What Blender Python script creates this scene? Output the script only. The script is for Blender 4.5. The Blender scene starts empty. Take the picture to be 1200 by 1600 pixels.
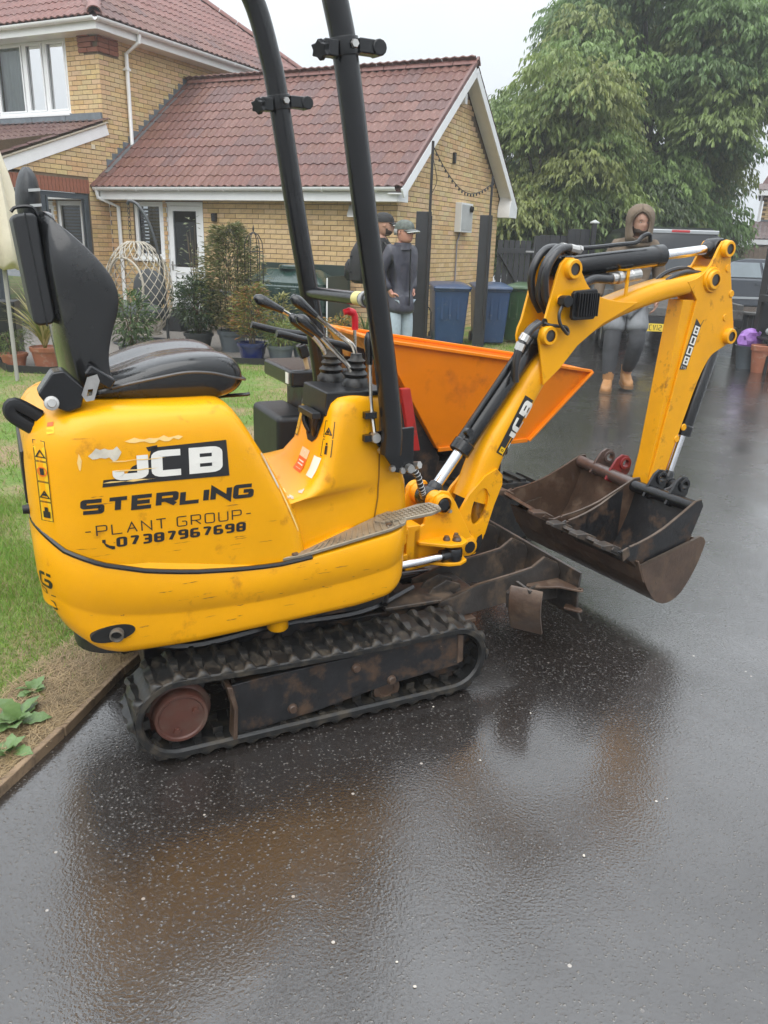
import bpy, math, random
import numpy as np
from mathutils import Vector, Matrix
from mathutils.geometry import tessellate_polygon
from mathutils.bvhtree import BVHTree
random.seed(7); RNG = np.random.default_rng(11)
R = math.radians
S = bpy.context.scene; COL = S.collection
# ------------------------------------------------------------------ camera
cam = bpy.data.cameras.new('camera'); co = bpy.data.objects.new('camera', cam); COL.objects.link(co); S.camera = co
cam.sensor_fit = 'VERTICAL'; cam.sensor_height = 36; cam.lens = 36*1235.6/1600
cam.clip_start = .05; cam.clip_end = 1000
_p, _r = R(18.81), R(1.83)
_f = Vector((0, math.cos(_p), -math.sin(_p))); _u = Vector((0, math.sin(_p), math.cos(_p))); _x = Vector((1, 0, 0))
_rt = math.cos(_r)*_x + math.sin(_r)*_u; _up = -math.sin(_r)*_x + math.cos(_r)*_u
co.matrix_world = Matrix(((_rt.x, _up.x, -_f.x, 0), (_rt.y, _up.y, -_f.y, 0), (_rt.z, _up.z, -_f.z, 1.5), (0, 0, 0, 1)))
# ------------------------------------------------------------------ sky, sun, exposure
SUN_EL, SUN_ROT = R(58), R(200)
w = bpy.data.worlds.new('World'); S.world = w; w.use_nodes = True
nt = w.node_tree; nt.nodes.clear()
sky = nt.nodes.new('ShaderNodeTexSky'); sky.sky_type = 'NISHITA'; sky.sun_disc = False
sky.sun_elevation = SUN_EL; sky.sun_rotation = SUN_ROT; sky.dust_density = 4; sky.air_density = 1.5
bg1 = nt.nodes.new('ShaderNodeBackground'); bg1.inputs[1].default_value = .05
nt.links.new(sky.outputs[0], bg1.inputs[0])
bg2 = nt.nodes.new('ShaderNodeBackground'); bg2.inputs[0].default_value = (.90, .95, 1.0, 1); bg2.inputs[1].default_value = .86
tc = nt.nodes.new('ShaderNodeTexCoord'); nz = nt.nodes.new('ShaderNodeTexNoise'); nz.inputs['Scale'].default_value = 2.2; nz.inputs['Detail'].default_value = 3
mp = nt.nodes.new('ShaderNodeMapRange'); mp.inputs[1].default_value = .3; mp.inputs[2].default_value = .7; mp.inputs[3].default_value = .93; mp.inputs[4].default_value = 1.06
nt.links.new(tc.outputs['Generated'], nz.inputs['Vector']); nt.links.new(nz.outputs[0], mp.inputs[0]); nt.links.new(mp.outputs[0], bg2.inputs[1])
sx = nt.nodes.new('ShaderNodeSeparateXYZ'); nt.links.new(tc.outputs['Generated'], sx.inputs[0])
ov = nt.nodes.new('ShaderNodeMapRange'); ov.inputs[3].default_value = .56; ov.inputs[4].default_value = 2.05   # overcast sky: zenith three times the horizon
nt.links.new(sx.outputs[2], ov.inputs[0]); ml = nt.nodes.new('ShaderNodeMath'); ml.operation = 'MULTIPLY'; nt.links.new(ov.outputs[0], ml.inputs[0]); nt.links.new(mp.outputs[0], ml.inputs[1]); nt.links.new(ml.outputs[0], bg2.inputs[1])
ad = nt.nodes.new('ShaderNodeMixShader'); ad.inputs[0].default_value = .92
wo = nt.nodes.new('ShaderNodeOutputWorld')
nt.links.new(bg1.outputs[0], ad.inputs[1]); nt.links.new(bg2.outputs[0], ad.inputs[2]); nt.links.new(ad.outputs[0], wo.inputs[0])
sl = bpy.data.lights.new('sun', 'SUN'); sl.energy = 1.5; sl.angle = R(70); sl.color = (1, .97, .93)
so = bpy.data.objects.new('sun', sl); COL.objects.link(so)
so.rotation_euler = (R(32), 0, R(-20)); so.location = (0, 0, 20)
S.view_settings.view_transform = 'Standard'; S.view_settings.look = 'None'; S.view_settings.gamma = 1; S.view_settings.use_curve_mapping = False
S.view_settings.exposure = 0.45
S.render.engine = 'CYCLES'
S.cycles.max_bounces = 6; S.cycles.diffuse_bounces = 3; S.cycles.glossy_bounces = 3; S.cycles.transmission_bounces = 4
S.cycles.transparent_max_bounces = 6; S.cycles.caustics_reflective = False; S.cycles.caustics_refractive = False
S.cycles.use_adaptive_sampling = True; S.cycles.adaptive_threshold = .02
S.cycles.use_denoising = True
# ------------------------------------------------------------------ materials
MATS = {}
def N(nt, t, **k):
    n = nt.nodes.new('ShaderNode'+t)
    for a, b in k.items():
        try: n.inputs[a].default_value = b
        except Exception: setattr(n, a, b)
    return n
def ramp(nt, a, b, c0=(0, 0, 0, 1), c1=(1, 1, 1, 1)):
    n = nt.nodes.new('ShaderNodeValToRGB'); e = n.color_ramp.elements
    e[0].position, e[1].position = a, b; e[0].color, e[1].color = c0, c1
    return n
def mixc(nt, fac, a, b, mode='MIX'):
    n = nt.nodes.new('ShaderNodeMix'); n.data_type = 'RGBA'; n.blend_type = mode
    for s, v in ((0, fac), (6, a), (7, b)):
        if hasattr(v, 'links'): nt.links.new(v, n.inputs[s])
        elif isinstance(v, tuple): n.inputs[s].default_value = v if len(v) == 4 else v+(1,)
        else: n.inputs[s].default_value = v
    return n.outputs[2]
def M(name, col, rough=.5, metal=0, var=.12, vs=6, bump=0, bs=60, coat=0, dirt=None, attr=None, drops=0, spec=.5, trans=0, stretch=None, clearcoat_rough=.08, wear=None):
    """procedural principled material: value noise, dirt patches, fine relief, raindrops"""
    if name in MATS: return MATS[name]
    m = bpy.data.materials.new(name); m.use_nodes = True; nt = m.node_tree
    b = nt.nodes['Principled BSDF']; L = nt.links
    tc = N(nt, 'TexCoord'); vec = tc.outputs['Object']
    if stretch:
        mpn = N(nt, 'Mapping'); mpn.inputs['Scale'].default_value = stretch; L.new(vec, mpn.inputs[0]); vec = mpn.outputs[0]
    n1 = N(nt, 'TexNoise', Scale=vs, Detail=6.0, Roughness=.6); L.new(vec, n1.inputs['Vector'])
    r1 = ramp(nt, .25, .75, (1-var, 1-var, 1-var, 1), (1+var, 1+var, 1+var, 1)); L.new(n1.outputs[0], r1.inputs[0])
    base = col+(1,) if len(col) == 3 else col
    if attr:
        at = N(nt, 'Attribute'); at.attribute_name = attr; base = at.outputs['Color']
    c = mixc(nt, 1.0, base, r1.outputs[0], 'MULTIPLY')
    rv = rough
    if dirt:
        dc, amt, ds = dirt
        n2 = N(nt, 'TexNoise', Scale=ds, Detail=8.0, Roughness=.65); L.new(vec, n2.inputs['Vector'])
        r2 = ramp(nt, .62-.3*amt, .74-.2*amt); L.new(n2.outputs[0], r2.inputs[0])
        c = mixc(nt, r2.outputs[0], c, dc)
        mr = N(nt, 'MapRange'); L.new(r2.outputs[0], mr.inputs[0]); mr.inputs[3].default_value = rough; mr.inputs[4].default_value = min(1, rough+.35)
        L.new(mr.outputs[0], b.inputs['Roughness'])
    else:
        mr = N(nt, 'MapRange'); L.new(n1.outputs[0], mr.inputs[0]); mr.inputs[3].default_value = max(.02, rough*.8); mr.inputs[4].default_value = min(1, rough*1.2)
        L.new(mr.outputs[0], b.inputs['Roughness'])
    if wear:
        wc, amt, ws = wear
        n3 = N(nt, 'TexNoise', Scale=ws, Detail=10.0, Roughness=.75, Distortion=.6); L.new(vec, n3.inputs['Vector'])
        r3 = ramp(nt, .70-amt*.1, .73-amt*.1); L.new(n3.outputs[0], r3.inputs[0])
        c = mixc(nt, r3.outputs[0], c, wc)
    L.new(c, b.inputs['Base Color'])
    b.inputs['Metallic'].default_value = metal; b.inputs['Specular IOR Level'].default_value = spec
    if coat: b.inputs['Coat Weight'].default_value = coat; b.inputs['Coat Roughness'].default_value = clearcoat_rough
    last = None
    if bump:
        n4 = N(nt, 'TexNoise', Scale=bs, Detail=5.0, Roughness=.6); L.new(vec, n4.inputs['Vector'])
        bp = N(nt, 'Bump', Strength=1.0, Distance=bump); L.new(n4.outputs[0], bp.inputs['Height']); last = bp
    if drops:
        v = N(nt, 'TexVoronoi', Scale=drops); L.new(tc.outputs['Object'], v.inputs['Vector'])
        r5 = ramp(nt, .08, .28, (1, 1, 1, 1), (0, 0, 0, 1)); r5.color_ramp.interpolation = 'EASE'; L.new(v.outputs['Distance'], r5.inputs[0])
        wn = N(nt, 'TexWhiteNoise'); L.new(v.outputs['Position'], wn.inputs['Vector'])
        g = N(nt, 'Math', operation='GREATER_THAN'); L.new(wn.outputs['Value'], g.inputs[0]); g.inputs[1].default_value = .62
        mu = N(nt, 'Math', operation='MULTIPLY'); L.new(r5.outputs[0], mu.inputs[0]); L.new(g.outputs[0], mu.inputs[1])
        bp2 = N(nt, 'Bump', Strength=.5, Distance=.0008); L.new(mu.outputs[0], bp2.inputs['Height'])
        if last: L.new(last.outputs[0], bp2.inputs['Normal'])
        last = bp2
    if last:
        L.new(last.outputs[0], b.inputs['Normal'])
        if coat: L.new(last.outputs[0], b.inputs['Coat Normal'])
    if trans:
        tr = N(nt, 'BsdfTranslucent'); L.new(c, tr.inputs[0]); mx = N(nt, 'MixShader'); mx.inputs[0].default_value = trans
        L.new(b.outputs[0], mx.inputs[1]); L.new(tr.outputs[0], mx.inputs[2]); L.new(mx.outputs[0], nt.nodes['Material Output'].inputs[0])
    MATS[name] = m; return m
def glass(name, col, rough=.03, alpha=1):
    return M(name, col, rough, var=.25, vs=1.2, spec=.9, coat=.6)
# ------------------------------------------------------------------ mesh builder
def frame_of(d):
    d = d.normalized(); a = Vector((0, 0, 1)) if abs(d.z) < .95 else Vector((1, 0, 0))
    x = d.cross(a).normalized(); return x, d.cross(x).normalized()
class MB:
    def __init__(s, xf=None): s.v = []; s.f = []; s.mi = []; s.xf = xf; s.m = 0
    def add(s, vs, fs):
        o = len(s.v)
        for p in vs:
            p = Vector(p); s.v.append(s.xf @ p if s.xf else p)
        for f in fs: s.f.append(tuple(i+o for i in f)); s.mi.append(s.m)
        return s
    def box(s, c, d, rot=None):
        x, y, z = [k/2 for k in d]; c = Vector(c)
        vs = [Vector(p) for p in ((-x,-y,-z),(x,-y,-z),(x,y,-z),(-x,y,-z),(-x,-y,z),(x,-y,z),(x,y,z),(-x,y,z))]
        if rot is not None: vs = [rot @ p for p in vs]
        return s.add([p+c for p in vs], [(0,3,2,1),(4,5,6,7),(0,1,5,4),(1,2,6,5),(2,3,7,6),(3,0,4,7)])
    def bx(s, x0, x1, y0, y1, z0, z1): return s.box(((x0+x1)/2,(y0+y1)/2,(z0+z1)/2), (abs(x1-x0),abs(y1-y0),abs(z1-z0)))
    def bar(s, a, b, wd, hg, up=(0,0,1)):
        a, b = Vector(a), Vector(b); d = (b-a).normalized(); u = Vector(up); x = d.cross(u)
        x = x.normalized() if x.length > 1e-5 else frame_of(d)[0]; u = x.cross(d)
        vs = [p+x*i*wd/2+u*j*hg/2 for p in (a, b) for i, j in ((-1,-1),(1,-1),(1,1),(-1,1))]
        return s.add(vs, [(0,1,2,3),(7,6,5,4),(0,4,5,1),(1,5,6,2),(2,6,7,3),(3,7,4,0)])
    def rings(s, rg, cap=True, closed=True):
        n = len(rg[0]); vs = [p for r in rg for p in r]; fs = []
        for i in range(len(rg)-1):
            for j in range(n if closed else n-1):
                k = (j+1) % n; fs.append((i*n+j, i*n+k, (i+1)*n+k, (i+1)*n+j))
        if cap: fs.append(tuple(range(n))[::-1]); fs.append(tuple((len(rg)-1)*n+j for j in range(n)))
        return s.add(vs, fs)
    def tube(s, pts, r, n=8, cap=True, sy=1.0, loop=False):
        pts = [Vector(p) for p in pts]; rr = r if isinstance(r, (list, tuple)) else [r]*len(pts)
        rg = []; x = None; m = len(pts)
        for i, p in enumerate(pts):
            if loop: d = pts[(i+1) % m]-pts[i-1]
            else: d = pts[min(i+1, m-1)]-pts[max(i-1, 0)]
            d.normalize()
            x = frame_of(d)[0] if x is None else (x-d*x.dot(d)).normalized()
            y = d.cross(x); rg.append([p+(x*math.cos(t)+y*math.sin(t)*sy)*rr[i] for t in [2*math.pi*k/n for k in range(n)]])
        if loop: rg.append(rg[0]); cap = False
        return s.rings(rg, cap)
    def cyl(s, a, b, r, n=16, r2=None): return s.tube([a, b], [r, r if r2 is None else r2], n)
    def lathe(s, prof, o=(0,0,0), ax=(0,0,1), n=20, cap=False):
        o, ax = Vector(o), Vector(ax).normalized(); x, y = frame_of(ax)
        return s.rings([[o+ax*z+(x*math.cos(t)+y*math.sin(t))*r for t in [2*math.pi*k/n for k in range(n)]] for r, z in prof], cap)
    def ball(s, c, r, n=12, m=7, sc=(1,1,1)):
        c = Vector(c); return s.rings([[c+Vector((r*sc[0]*math.sin(a)*math.cos(t), r*sc[1]*math.sin(a)*math.sin(t), r*sc[2]*math.cos(a))) for t in [2*math.pi*k/n for k in range(n)]] for a in [math.pi*(.02+.96*i/m) for i in range(m+1)]])
    def prism(s, pts, a, b, fn, holes=()):
        """pts 2-D outline extruded between a and b; fn(x,y,t)->3-D"""
        n = len(pts)
        if not holes:
            vs = [fn(x, y, a) for x, y in pts]+[fn(x, y, b) for x, y in pts]
            return s.add(vs, [tuple(range(n))[::-1], tuple(range(n, 2*n))]+[(i, (i+1) % n, n+(i+1) % n, n+i) for i in range(n)])
        loops = [pts]+list(holes); flat = [p for l in loops for p in l]; k = len(flat)
        tr = tessellate_polygon([[Vector((x, y, 0)) for x, y in l] for l in loops])
        vs = [fn(x, y, a) for x, y in flat]+[fn(x, y, b) for x, y in flat]
        fs = [tuple(t) for t in tr]+[tuple(i+k for i in t[::-1]) for t in tr]; o = 0
        for l in loops:
            m = len(l); fs += [(o+i, o+(i+1) % m, k+o+(i+1) % m, k+o+i) for i in range(m)]; o += m
        return s.add(vs, fs)
    def build(s, name, mat, parent=None, bevel=0, seg=2, smooth=40, kind=None, off=None, sub=0, label=None):
        me = bpy.data.meshes.new(name)
        vs = [p-off for p in s.v] if off is not None else s.v
        me.from_pydata([tuple(p) for p in vs], [], s.f)
        for m in (mat if isinstance(mat, (list, tuple)) else [mat]): me.materials.append(m)
        if any(s.mi): me.polygons.foreach_set('material_index', s.mi)
        fixn(me)
        return link(name, me, parent, bevel, seg, smooth, kind, sub, label)
def fixn(me):
    import bmesh
    bm = bmesh.new(); bm.from_mesh(me); bmesh.ops.recalc_face_normals(bm, faces=bm.faces); bm.to_mesh(me); bm.free()
def link(name, me, parent=None, bevel=0, seg=2, smooth=40, kind=None, sub=0, label=None):
    if not smooth: me.shade_flat()
    if smooth:
        me.shade_smooth()
        if smooth < 170: me.set_sharp_from_angle(angle=R(smooth))
    o = bpy.data.objects.new(name, me); COL.objects.link(o); o.parent = parent
    if kind: o['kind'] = kind
    if label: o['label'] = label
    if bevel:
        b = o.modifiers.new('bevel', 'BEVEL'); b.width = bevel; b.segments = seg; b.limit_method = 'ANGLE'; b.angle_limit = R(38); b.harden_normals = True
    if sub: d = o.modifiers.new('sub', 'SUBSURF'); d.levels = sub; d.render_levels = sub
    return o
def thing(name, label, cat, loc=(0,0,0), rz=0, group=None):
    o = bpy.data.objects.new(name, None); COL.objects.link(o); o.location = loc; o.rotation_euler = (0, 0, rz); o.empty_display_size = .2
    return tag(o, label, cat, group)
def tag(o, label, cat, group=None):
    o['label'] = label; o['category'] = cat
    if group: o['group'] = group
    return o
def copy_tree(o, parent=None):
    kids = [c for c in bpy.data.objects if c.parent == o] if o.type == 'EMPTY' or True else []
    c = o.copy(); COL.objects.link(c); c.parent = parent
    for k in kids: copy_tree(k, c)
    return c
def npmesh(name, V, F, C=None):
    V = np.asarray(V, np.float32); F = np.asarray(F, np.int32); k = F.shape[1]
    me = bpy.data.meshes.new(name); me.vertices.add(len(V)); me.vertices.foreach_set('co', V.ravel())
    me.loops.add(F.size); me.loops.foreach_set('vertex_index', F.ravel())
    me.polygons.add(len(F)); me.polygons.foreach_set('loop_start', np.arange(0, F.size, k, dtype=np.int32))
    me.update(calc_edges=True)
    if C is not None:
        a = me.color_attributes.new('Col', 'FLOAT_COLOR', 'POINT'); C = np.asarray(C, np.float32)
        if C.shape[1] == 3: C = np.hstack([C, np.ones((len(C), 1), np.float32)])
        a.data.foreach_set('color', C.ravel())
    return me
# ------------------------------------------------------------------ stroke lettering
def P_(s): return [[tuple(float(q) for q in p.split(',')) for p in l.split()] for l in s.split('|')]
GL = {k: P_(v) for k, v in {
 'J': '1,1 1,0 0,0 0,.35', 'C': '1,1 0,1 0,0 1,0', 'B': '0,0 0,1 1,1 1,0 0,0|0,.5 1,.5', 'S': '1,1 0,1 0,.5 1,.5 1,0 0,0',
 'T': '0,1 1,1|.5,1 .5,0', 'E': '1,1 0,1 0,0 1,0|0,.5 .9,.5', 'R': '0,0 0,1 1,1 1,.45 0,.45|.45,.45 1,0', 'L': '0,1 0,0 1,0',
 'I': '.5,0 .5,1', 'N': '0,0 0,1 1,0 1,1', 'G': '1,1 0,1 0,0 1,0 1,.5 .5,.5', 'P': '0,0 0,1 1,1 1,.45 0,.45', 'A': '0,0 .5,1 1,0|.25,.4 .75,.4',
 'U': '0,1 0,0 1,0 1,1', 'O': '0,0 0,1 1,1 1,0 0,0', '-': '.1,.5 .9,.5', '0': '0,0 0,1 1,1 1,0 0,0', '1': '.2,.85 .6,1 .6,0', '2': '0,1 1,1 1,.5 0,.5 0,0 1,0',
 '3': '0,1 1,1 1,0 0,0|.2,.5 1,.5', '6': '1,1 0,1 0,0 1,0 1,.5 0,.5', '7': '0,1 1,1 .4,0', '8': '0,0 0,1 1,1 1,0 0,0|0,.5 1,.5',
 '9': '0,0 1,0 1,1 0,1 0,.5 1,.5', 'V': '0,1 .5,0 1,1', 'H': '0,0 0,1|1,0 1,1|0,.5 1,.5', 'D': '0,0 0,1 1,.9 1,.1 0,0'}.items()}
def ribbon(pl, wd):
    """mitred outline strips of one polyline -> list of quads"""
    closed = pl[0] == pl[-1]; p = [Vector(q) for q in (pl[:-1] if closed else pl)]; n = len(p); Lp = []; Rp = []
    for i in range(n):
        a = p[i-1] if (i > 0 or closed) else None; b = p[(i+1) % n] if (i < n-1 or closed) else None; q = p[i]
        d1 = (q-a).normalized() if a is not None else None; d2 = (b-q).normalized() if b is not None else None
        if d1 is None: d1 = d2
        if d2 is None: d2 = d1
        n1 = Vector((-d1.y, d1.x)); n2 = Vector((-d2.y, d2.x)); m = n1+n2
        m = n1 if m.length < 1e-4 else m.normalized(); k = min(wd/2/max(.3, m.dot(n1)), wd*1.3)
        Lp.append(q+m*k); Rp.append(q-m*k)
    return [(Rp[i], Rp[(i+1) % n], Lp[(i+1) % n], Lp[i]) for i in range(n if closed else n-1)]
def rounded(pts, r, xmin=None):
    cl = pts[0] == pts[-1]; p = [Vector(q) for q in (pts[:-1] if cl else pts)]; n = len(p); out = []
    for i, q in enumerate(p):
        if not cl and i in (0, n-1): out.append(q); continue
        a, b = p[i-1], p[(i+1) % n]; d1, d2 = a-q, b-q
        if not r or (xmin is not None and q.x < xmin) or abs(d1.normalized().dot(d2.normalized())) > .35: out.append(q); continue
        k = min(r, d1.length*.48, d2.length*.48); s, e = q+d1.normalized()*k, q+d2.normalized()*k
        out += [s*(1-t)**2+q*2*t*(1-t)+e*t*t for t in (0, .25, .5, .75, 1)]
    out = [tuple(v) for v in out]
    return out+[out[0]] if cl else out
def lettering(txt, h, w, st, gap, slant=0, yr=.72, rc=.22):
    """quads (2-D) of a text line starting at 0,0; st stroke weight; returns [(quad, layer)], total width"""
    out = []; x = 0; h = h/yr
    for ch in txt:
        if ch == ' ': x += w*.6; continue
        cw = (st*1.02 if ch == 'I' else w*.45 if ch == '1' else w) if ch != '-' else w*.7
        for k, pl in enumerate(GL[ch]):
            pts = [(x+st/2+a*(cw-st), st/2+b*(h-st)) for a, b in pl]
            rr_ = 0 if ch in 'ELTINVAH-' else rc*h*yr
            for q in ribbon(rounded(pts, rr_, x+cw*.5 if ch in 'BPRD' else None), st): out.append(([Vector((v.x+v.y*yr*slant, v.y*yr)) for v in q], k))
        x += cw+gap
    return out, x-gap
def decal(name, quads, place, tree, dirn, mat, parent, off=.0016, div=.02):
    """lay flat 2-D quads on a surface: place(s,t)->3-D start, cast along dirn on BVH tree"""
    mb = MB(); d = Vector(dirn).normalized()
    for q, k in quads:
        a, b, c, e = q; L = max((b-a).length, (e-c).length); n = max(1, int(L/div)); H = max((e-a).length, (c-b).length); m = max(1, int(H/div)); g = []
        for j in range(m+1):
            for i in range(n+1):
                u, v = i/n, j/m; p = (a*(1-u)+b*u)*(1-v)+(e*(1-u)+c*u)*v
                P = place(p.x, p.y); h = tree.ray_cast(P-d*.4, d) if tree else (None,)
                g.append(h[0]-d*(off+k*.0004) if h[0] is not None else (P-d*(off+k*.0004) if not tree else None))
        fs = [f for f in [(j*(n+1)+i, j*(n+1)+i+1, (j+1)*(n+1)+i+1, (j+1)*(n+1)+i) for j in range(m) for i in range(n)] if all(g[x] is not None for x in f) and max((g[x]-g[f[0]]).length for x in f) < .06+div*2]
        us = sorted({x for f in fs for x in f}); ix = {x: y for y, x in enumerate(us)}; mb.add([g[x] for x in us], [tuple(ix[x] for x in f) for f in fs])
    return mb.build(name, mat, parent, smooth=180)
def rectq(x0, y0, x1, y1, k=0): return ([Vector((x0, y0)), Vector((x1, y0)), Vector((x1, y1)), Vector((x0, y1))], k)
def shift(qs, dx, dy, k=0): return [([v+Vector((dx, dy)) for v in q], l+k) for q, l in qs]
def rrect(x0, x1, y0, y1, rs, n=6):
    """rounded rectangle, radii for corners (x0y0, x1y0, x1y1, x0y1)"""
    out = []
    for (cx, cy, sx, sy, a0), r in zip(((x0, y0, 1, 1, 180), (x1, y0, -1, 1, 270), (x1, y1, -1, -1, 0), (x0, y1, 1, -1, 90)), rs):
        for i in range(n+1):
            t = R(a0+90*i/n); out.append((cx+sx*r+r*math.cos(t), cy+sy*r+r*math.sin(t)))
    return out
def lerp(tab, x):
    if x <= tab[0][0]: return tab[0][1]
    for (a, p), (b, q) in zip(tab, tab[1:]):
        if x <= b: return p+(q-p)*(x-a)/(b-a)
    return tab[-1][1]
def spline(pts, n=8):
    P = [Vector(p) for p in pts]; P = [P[0]*2-P[1]]+P+[P[-1]*2-P[-2]]; out = []
    for i in range(1, len(P)-2):
        for k in range(n):
            t = k/n; a, b, c, d = P[i-1:i+3]
            out.append(.5*((2*b)+(c-a)*t+(2*a-5*b+4*c-d)*t*t+(3*b-a-3*c+d)*t**3))
    return out+[P[-2]]
XZ = lambda x, z, y: (x, y, z)
# ================================================================== colours
YEL = M('yellow_paint', (.86, .385, .001), .34, var=.07, vs=5, coat=.18, spec=.35, dirt=((.50, .19, .004), .10, 9), drops=150, wear=((.30, .15, .04), .12, 24))
YEL2 = M('yellow_paint_worn', (.82, .365, .002), .36, var=.10, vs=7, coat=.18, spec=.35, dirt=((.30, .12, .015), .16, 14), drops=110, wear=((.06, .035, .02), .25, 30))
ORG = M('orange_paint', (.80, .225, .002), .38, var=.10, vs=3, coat=.15, spec=.35, dirt=((.50, .125, .006), .22, 4), wear=((.25, .10, .03), .15, 16), drops=90)
BLK = M('black_plastic', (.011, .0115, .013), .40, var=.3, vs=14, bump=.0006, bs=160, drops=150, spec=.35, coat=.1)
SEATM = M('black_vinyl', (.009, .0095, .0105), .26, var=.25, vs=7, bump=.0003, bs=60, drops=110, spec=.3, coat=.75, clearcoat_rough=.05, dirt=((.022, .022, .022), .15, 6))
BLKP = M('black_paint', (.008, .0085, .010), .24, var=.3, vs=20, bump=.0005, bs=90, drops=150, spec=.35, coat=.3)
RUB = M('track_rubber', (.012, .012, .012), .42, var=.4, vs=18, bump=.0012, bs=70, spec=.4, coat=.15, dirt=((.055, .045, .033), .42, 16))
STEEL = M('dirty_black_steel', (.015, .015, .0165), .38, var=.4, vs=12, bump=.0012, bs=60, spec=.4, coat=.12, dirt=((.085, .05, .03), .42, 10), wear=((.22, .19, .16), .2, 30))
RUST = M('rusty_brown_steel', (.070, .042, .028), .4, var=.45, vs=10, bump=.0015, bs=50, coat=.3, dirt=((.13, .085, .055), .4, 9), wear=((.03, .022, .018), .5, 16))
DKST = M('worn_dark_steel', (.036, .031, .028), .40, var=.4, vs=10, bump=.0015, bs=45, coat=.15, dirt=((.125, .085, .055), .45, 8), wear=((.24, .19, .14), .4, 25))
EDGE = M('scraped_steel_edge', (.12, .092, .072), .4, .6, var=.4, vs=20, bump=.001)
CHR = M('chrome', (.72, .72, .74), .1, 1, var=.08, vs=20, dirt=((.30, .18, .08), .12, 12))
ZINC = M('zinc_bolt', (.50, .49, .47), .35, .9, var=.2, vs=30)
REDP = M('red_oxide_paint', (.095, .036, .026), .42, var=.3, vs=12, bump=.0008, dirt=((.10, .06, .045), .5, 9))
REDK = M('red_plastic', (.72, .015, .03), .3, var=.05)
HOSE = M('hydraulic_hose', (.014, .014, .016), .35, var=.3, vs=30, bump=.0008, bs=120, coat=.4)
ALU = M('worn_tread_plate', (.30, .255, .19), .45, .35, var=.25, vs=14, bump=.0016, bs=45, dirt=((.16, .12, .08), .35, 12))
DEC_K = M('black_print', (.012, .012, .013), .35, var=.15, vs=20, coat=.3, wear=((.75, .33, .01), .16, 16))
DEC_W = M('white_print', (.82, .80, .74), .35, var=.06, vs=20, coat=.3, wear=((.80, .36, .01), .22, 13))
DEC_G = M('scuffed_grey_primer', (.60, .55, .45), .5, var=.3, vs=25, wear=((.12, .12, .13), .7, 18))
DEC_Y = M('warning_yellow', (.86, .52, .01), .4, var=.1)
DEC_C = M('cream_scuff', (.88, .60, .22), .45, var=.15, vs=20, wear=((.6, .55, .5), .6, 14))
DEC_O = M('orange_print', (.85, .13, .02), .4, var=.1)
HOLE = M('dark_opening', (.006, .006, .006), .7, var=.2)  # near-black colour standing in for the shade inside openings
# ================================================================== excavator
MY = R(26.12); EX = Vector((math.cos(MY), math.sin(MY), 0)); EY = Vector((-math.sin(MY), math.cos(MY), 0))
MORG = Vector((-.6076, 1.9896, 0)); MO = Vector((.5, .43, 0))
EXC = thing('mini_excavator', 'yellow tracked mini excavator with black seat and roll bar on the wet driveway', 'excavator', MORG+EX*.5+EY*.43, MY)
def eb(mb, name, mat, parent=None, **k): return mb.build(name, mat, parent or EXC, off=MO, **k)
BA = R(4.6)
BOOMX = Matrix(((math.cos(BA), -math.sin(BA), 0, .95), (math.sin(BA), math.cos(BA), 0, .43), (0, 0, 1, 0), (0, 0, 0, 1)))
# machine coordinates X forward, Y away from the viewer, Z up; boom coordinates u, l, z
def ulz(u, l, z): return BOOMX @ Vector((u, l, z))
# ---- tracks
def track_path(off, n=14):
    c1, c2 = (.030, .150, .132), (.972, .142, .124); pts = []
    r1, r2 = c1[2]+off, c2[2]+off
    for i in range(n+1):
        t = R(88+184*i/n); pts.append((c1[0]+r1*math.cos(t), c1[1]+r1*math.sin(t)))
    for i in range(1, 12): pts.append((pts[n][0]+(c2[0]-pts[n][0])*i/12, pts[n][1]))
    for i in range(n+1):
        t = R(272+176*i/n); pts.append((c2[0]+r2*math.cos(t), c2[1]+r2*math.sin(t)))
    a, b = pts[-1], pts[0]
    for i in range(1, 14): t = i/14; pts.append((a[0]+(b[0]-a[0])*t, a[1]+(b[1]-a[1])*t-.010*math.sin(math.pi*t)))
    return pts
def arcsample(pts, n):
    p = [Vector(q) for q in pts]; p.append(p[0]); L = [0]
    for a, b in zip(p, p[1:]): L.append(L[-1]+(b-a).length)
    out = []
    for k in range(n):
        s = L[-1]*k/n; i = next(j for j in range(len(L)-1) if L[j+1] > s); t = (s-L[i])/(L[i+1]-L[i]); d = (p[i+1]-p[i]).normalized()
        out.append((p[i].lerp(p[i+1], t), d))
    return out
def make_lug():
    mb = MB(); rg = []
    # bar across the belt, tapered fins at both edges; local x along belt, y across, z outward
    for y, wb, wt, h in ((-.0895, .046, .010, .006), (-.080, .044, .012, .015), (-.064, .034, .016, .017), (-.050, .024, .014, .009), (-.034, .030, .016, .010), (-.016, .040, .024, .018), (.016, .040, .024, .018), (.034, .030, .016, .010), (.050, .024, .014, .009), (.064, .034, .016, .017), (.080, .044, .012, .015), (.0895, .046, .010, .006)):
        rg.append([(-wb/2, y, -.003), (wb/2, y, -.003), (wt/2, y, h), (-wt/2, y, h)])
    mb.rings(rg)
    me = mb.build('tread_lug', RUB, None, bevel=0, smooth=50); m = me.data; bpy.data.objects.remove(me); return m
LUG = make_lug()
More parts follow.
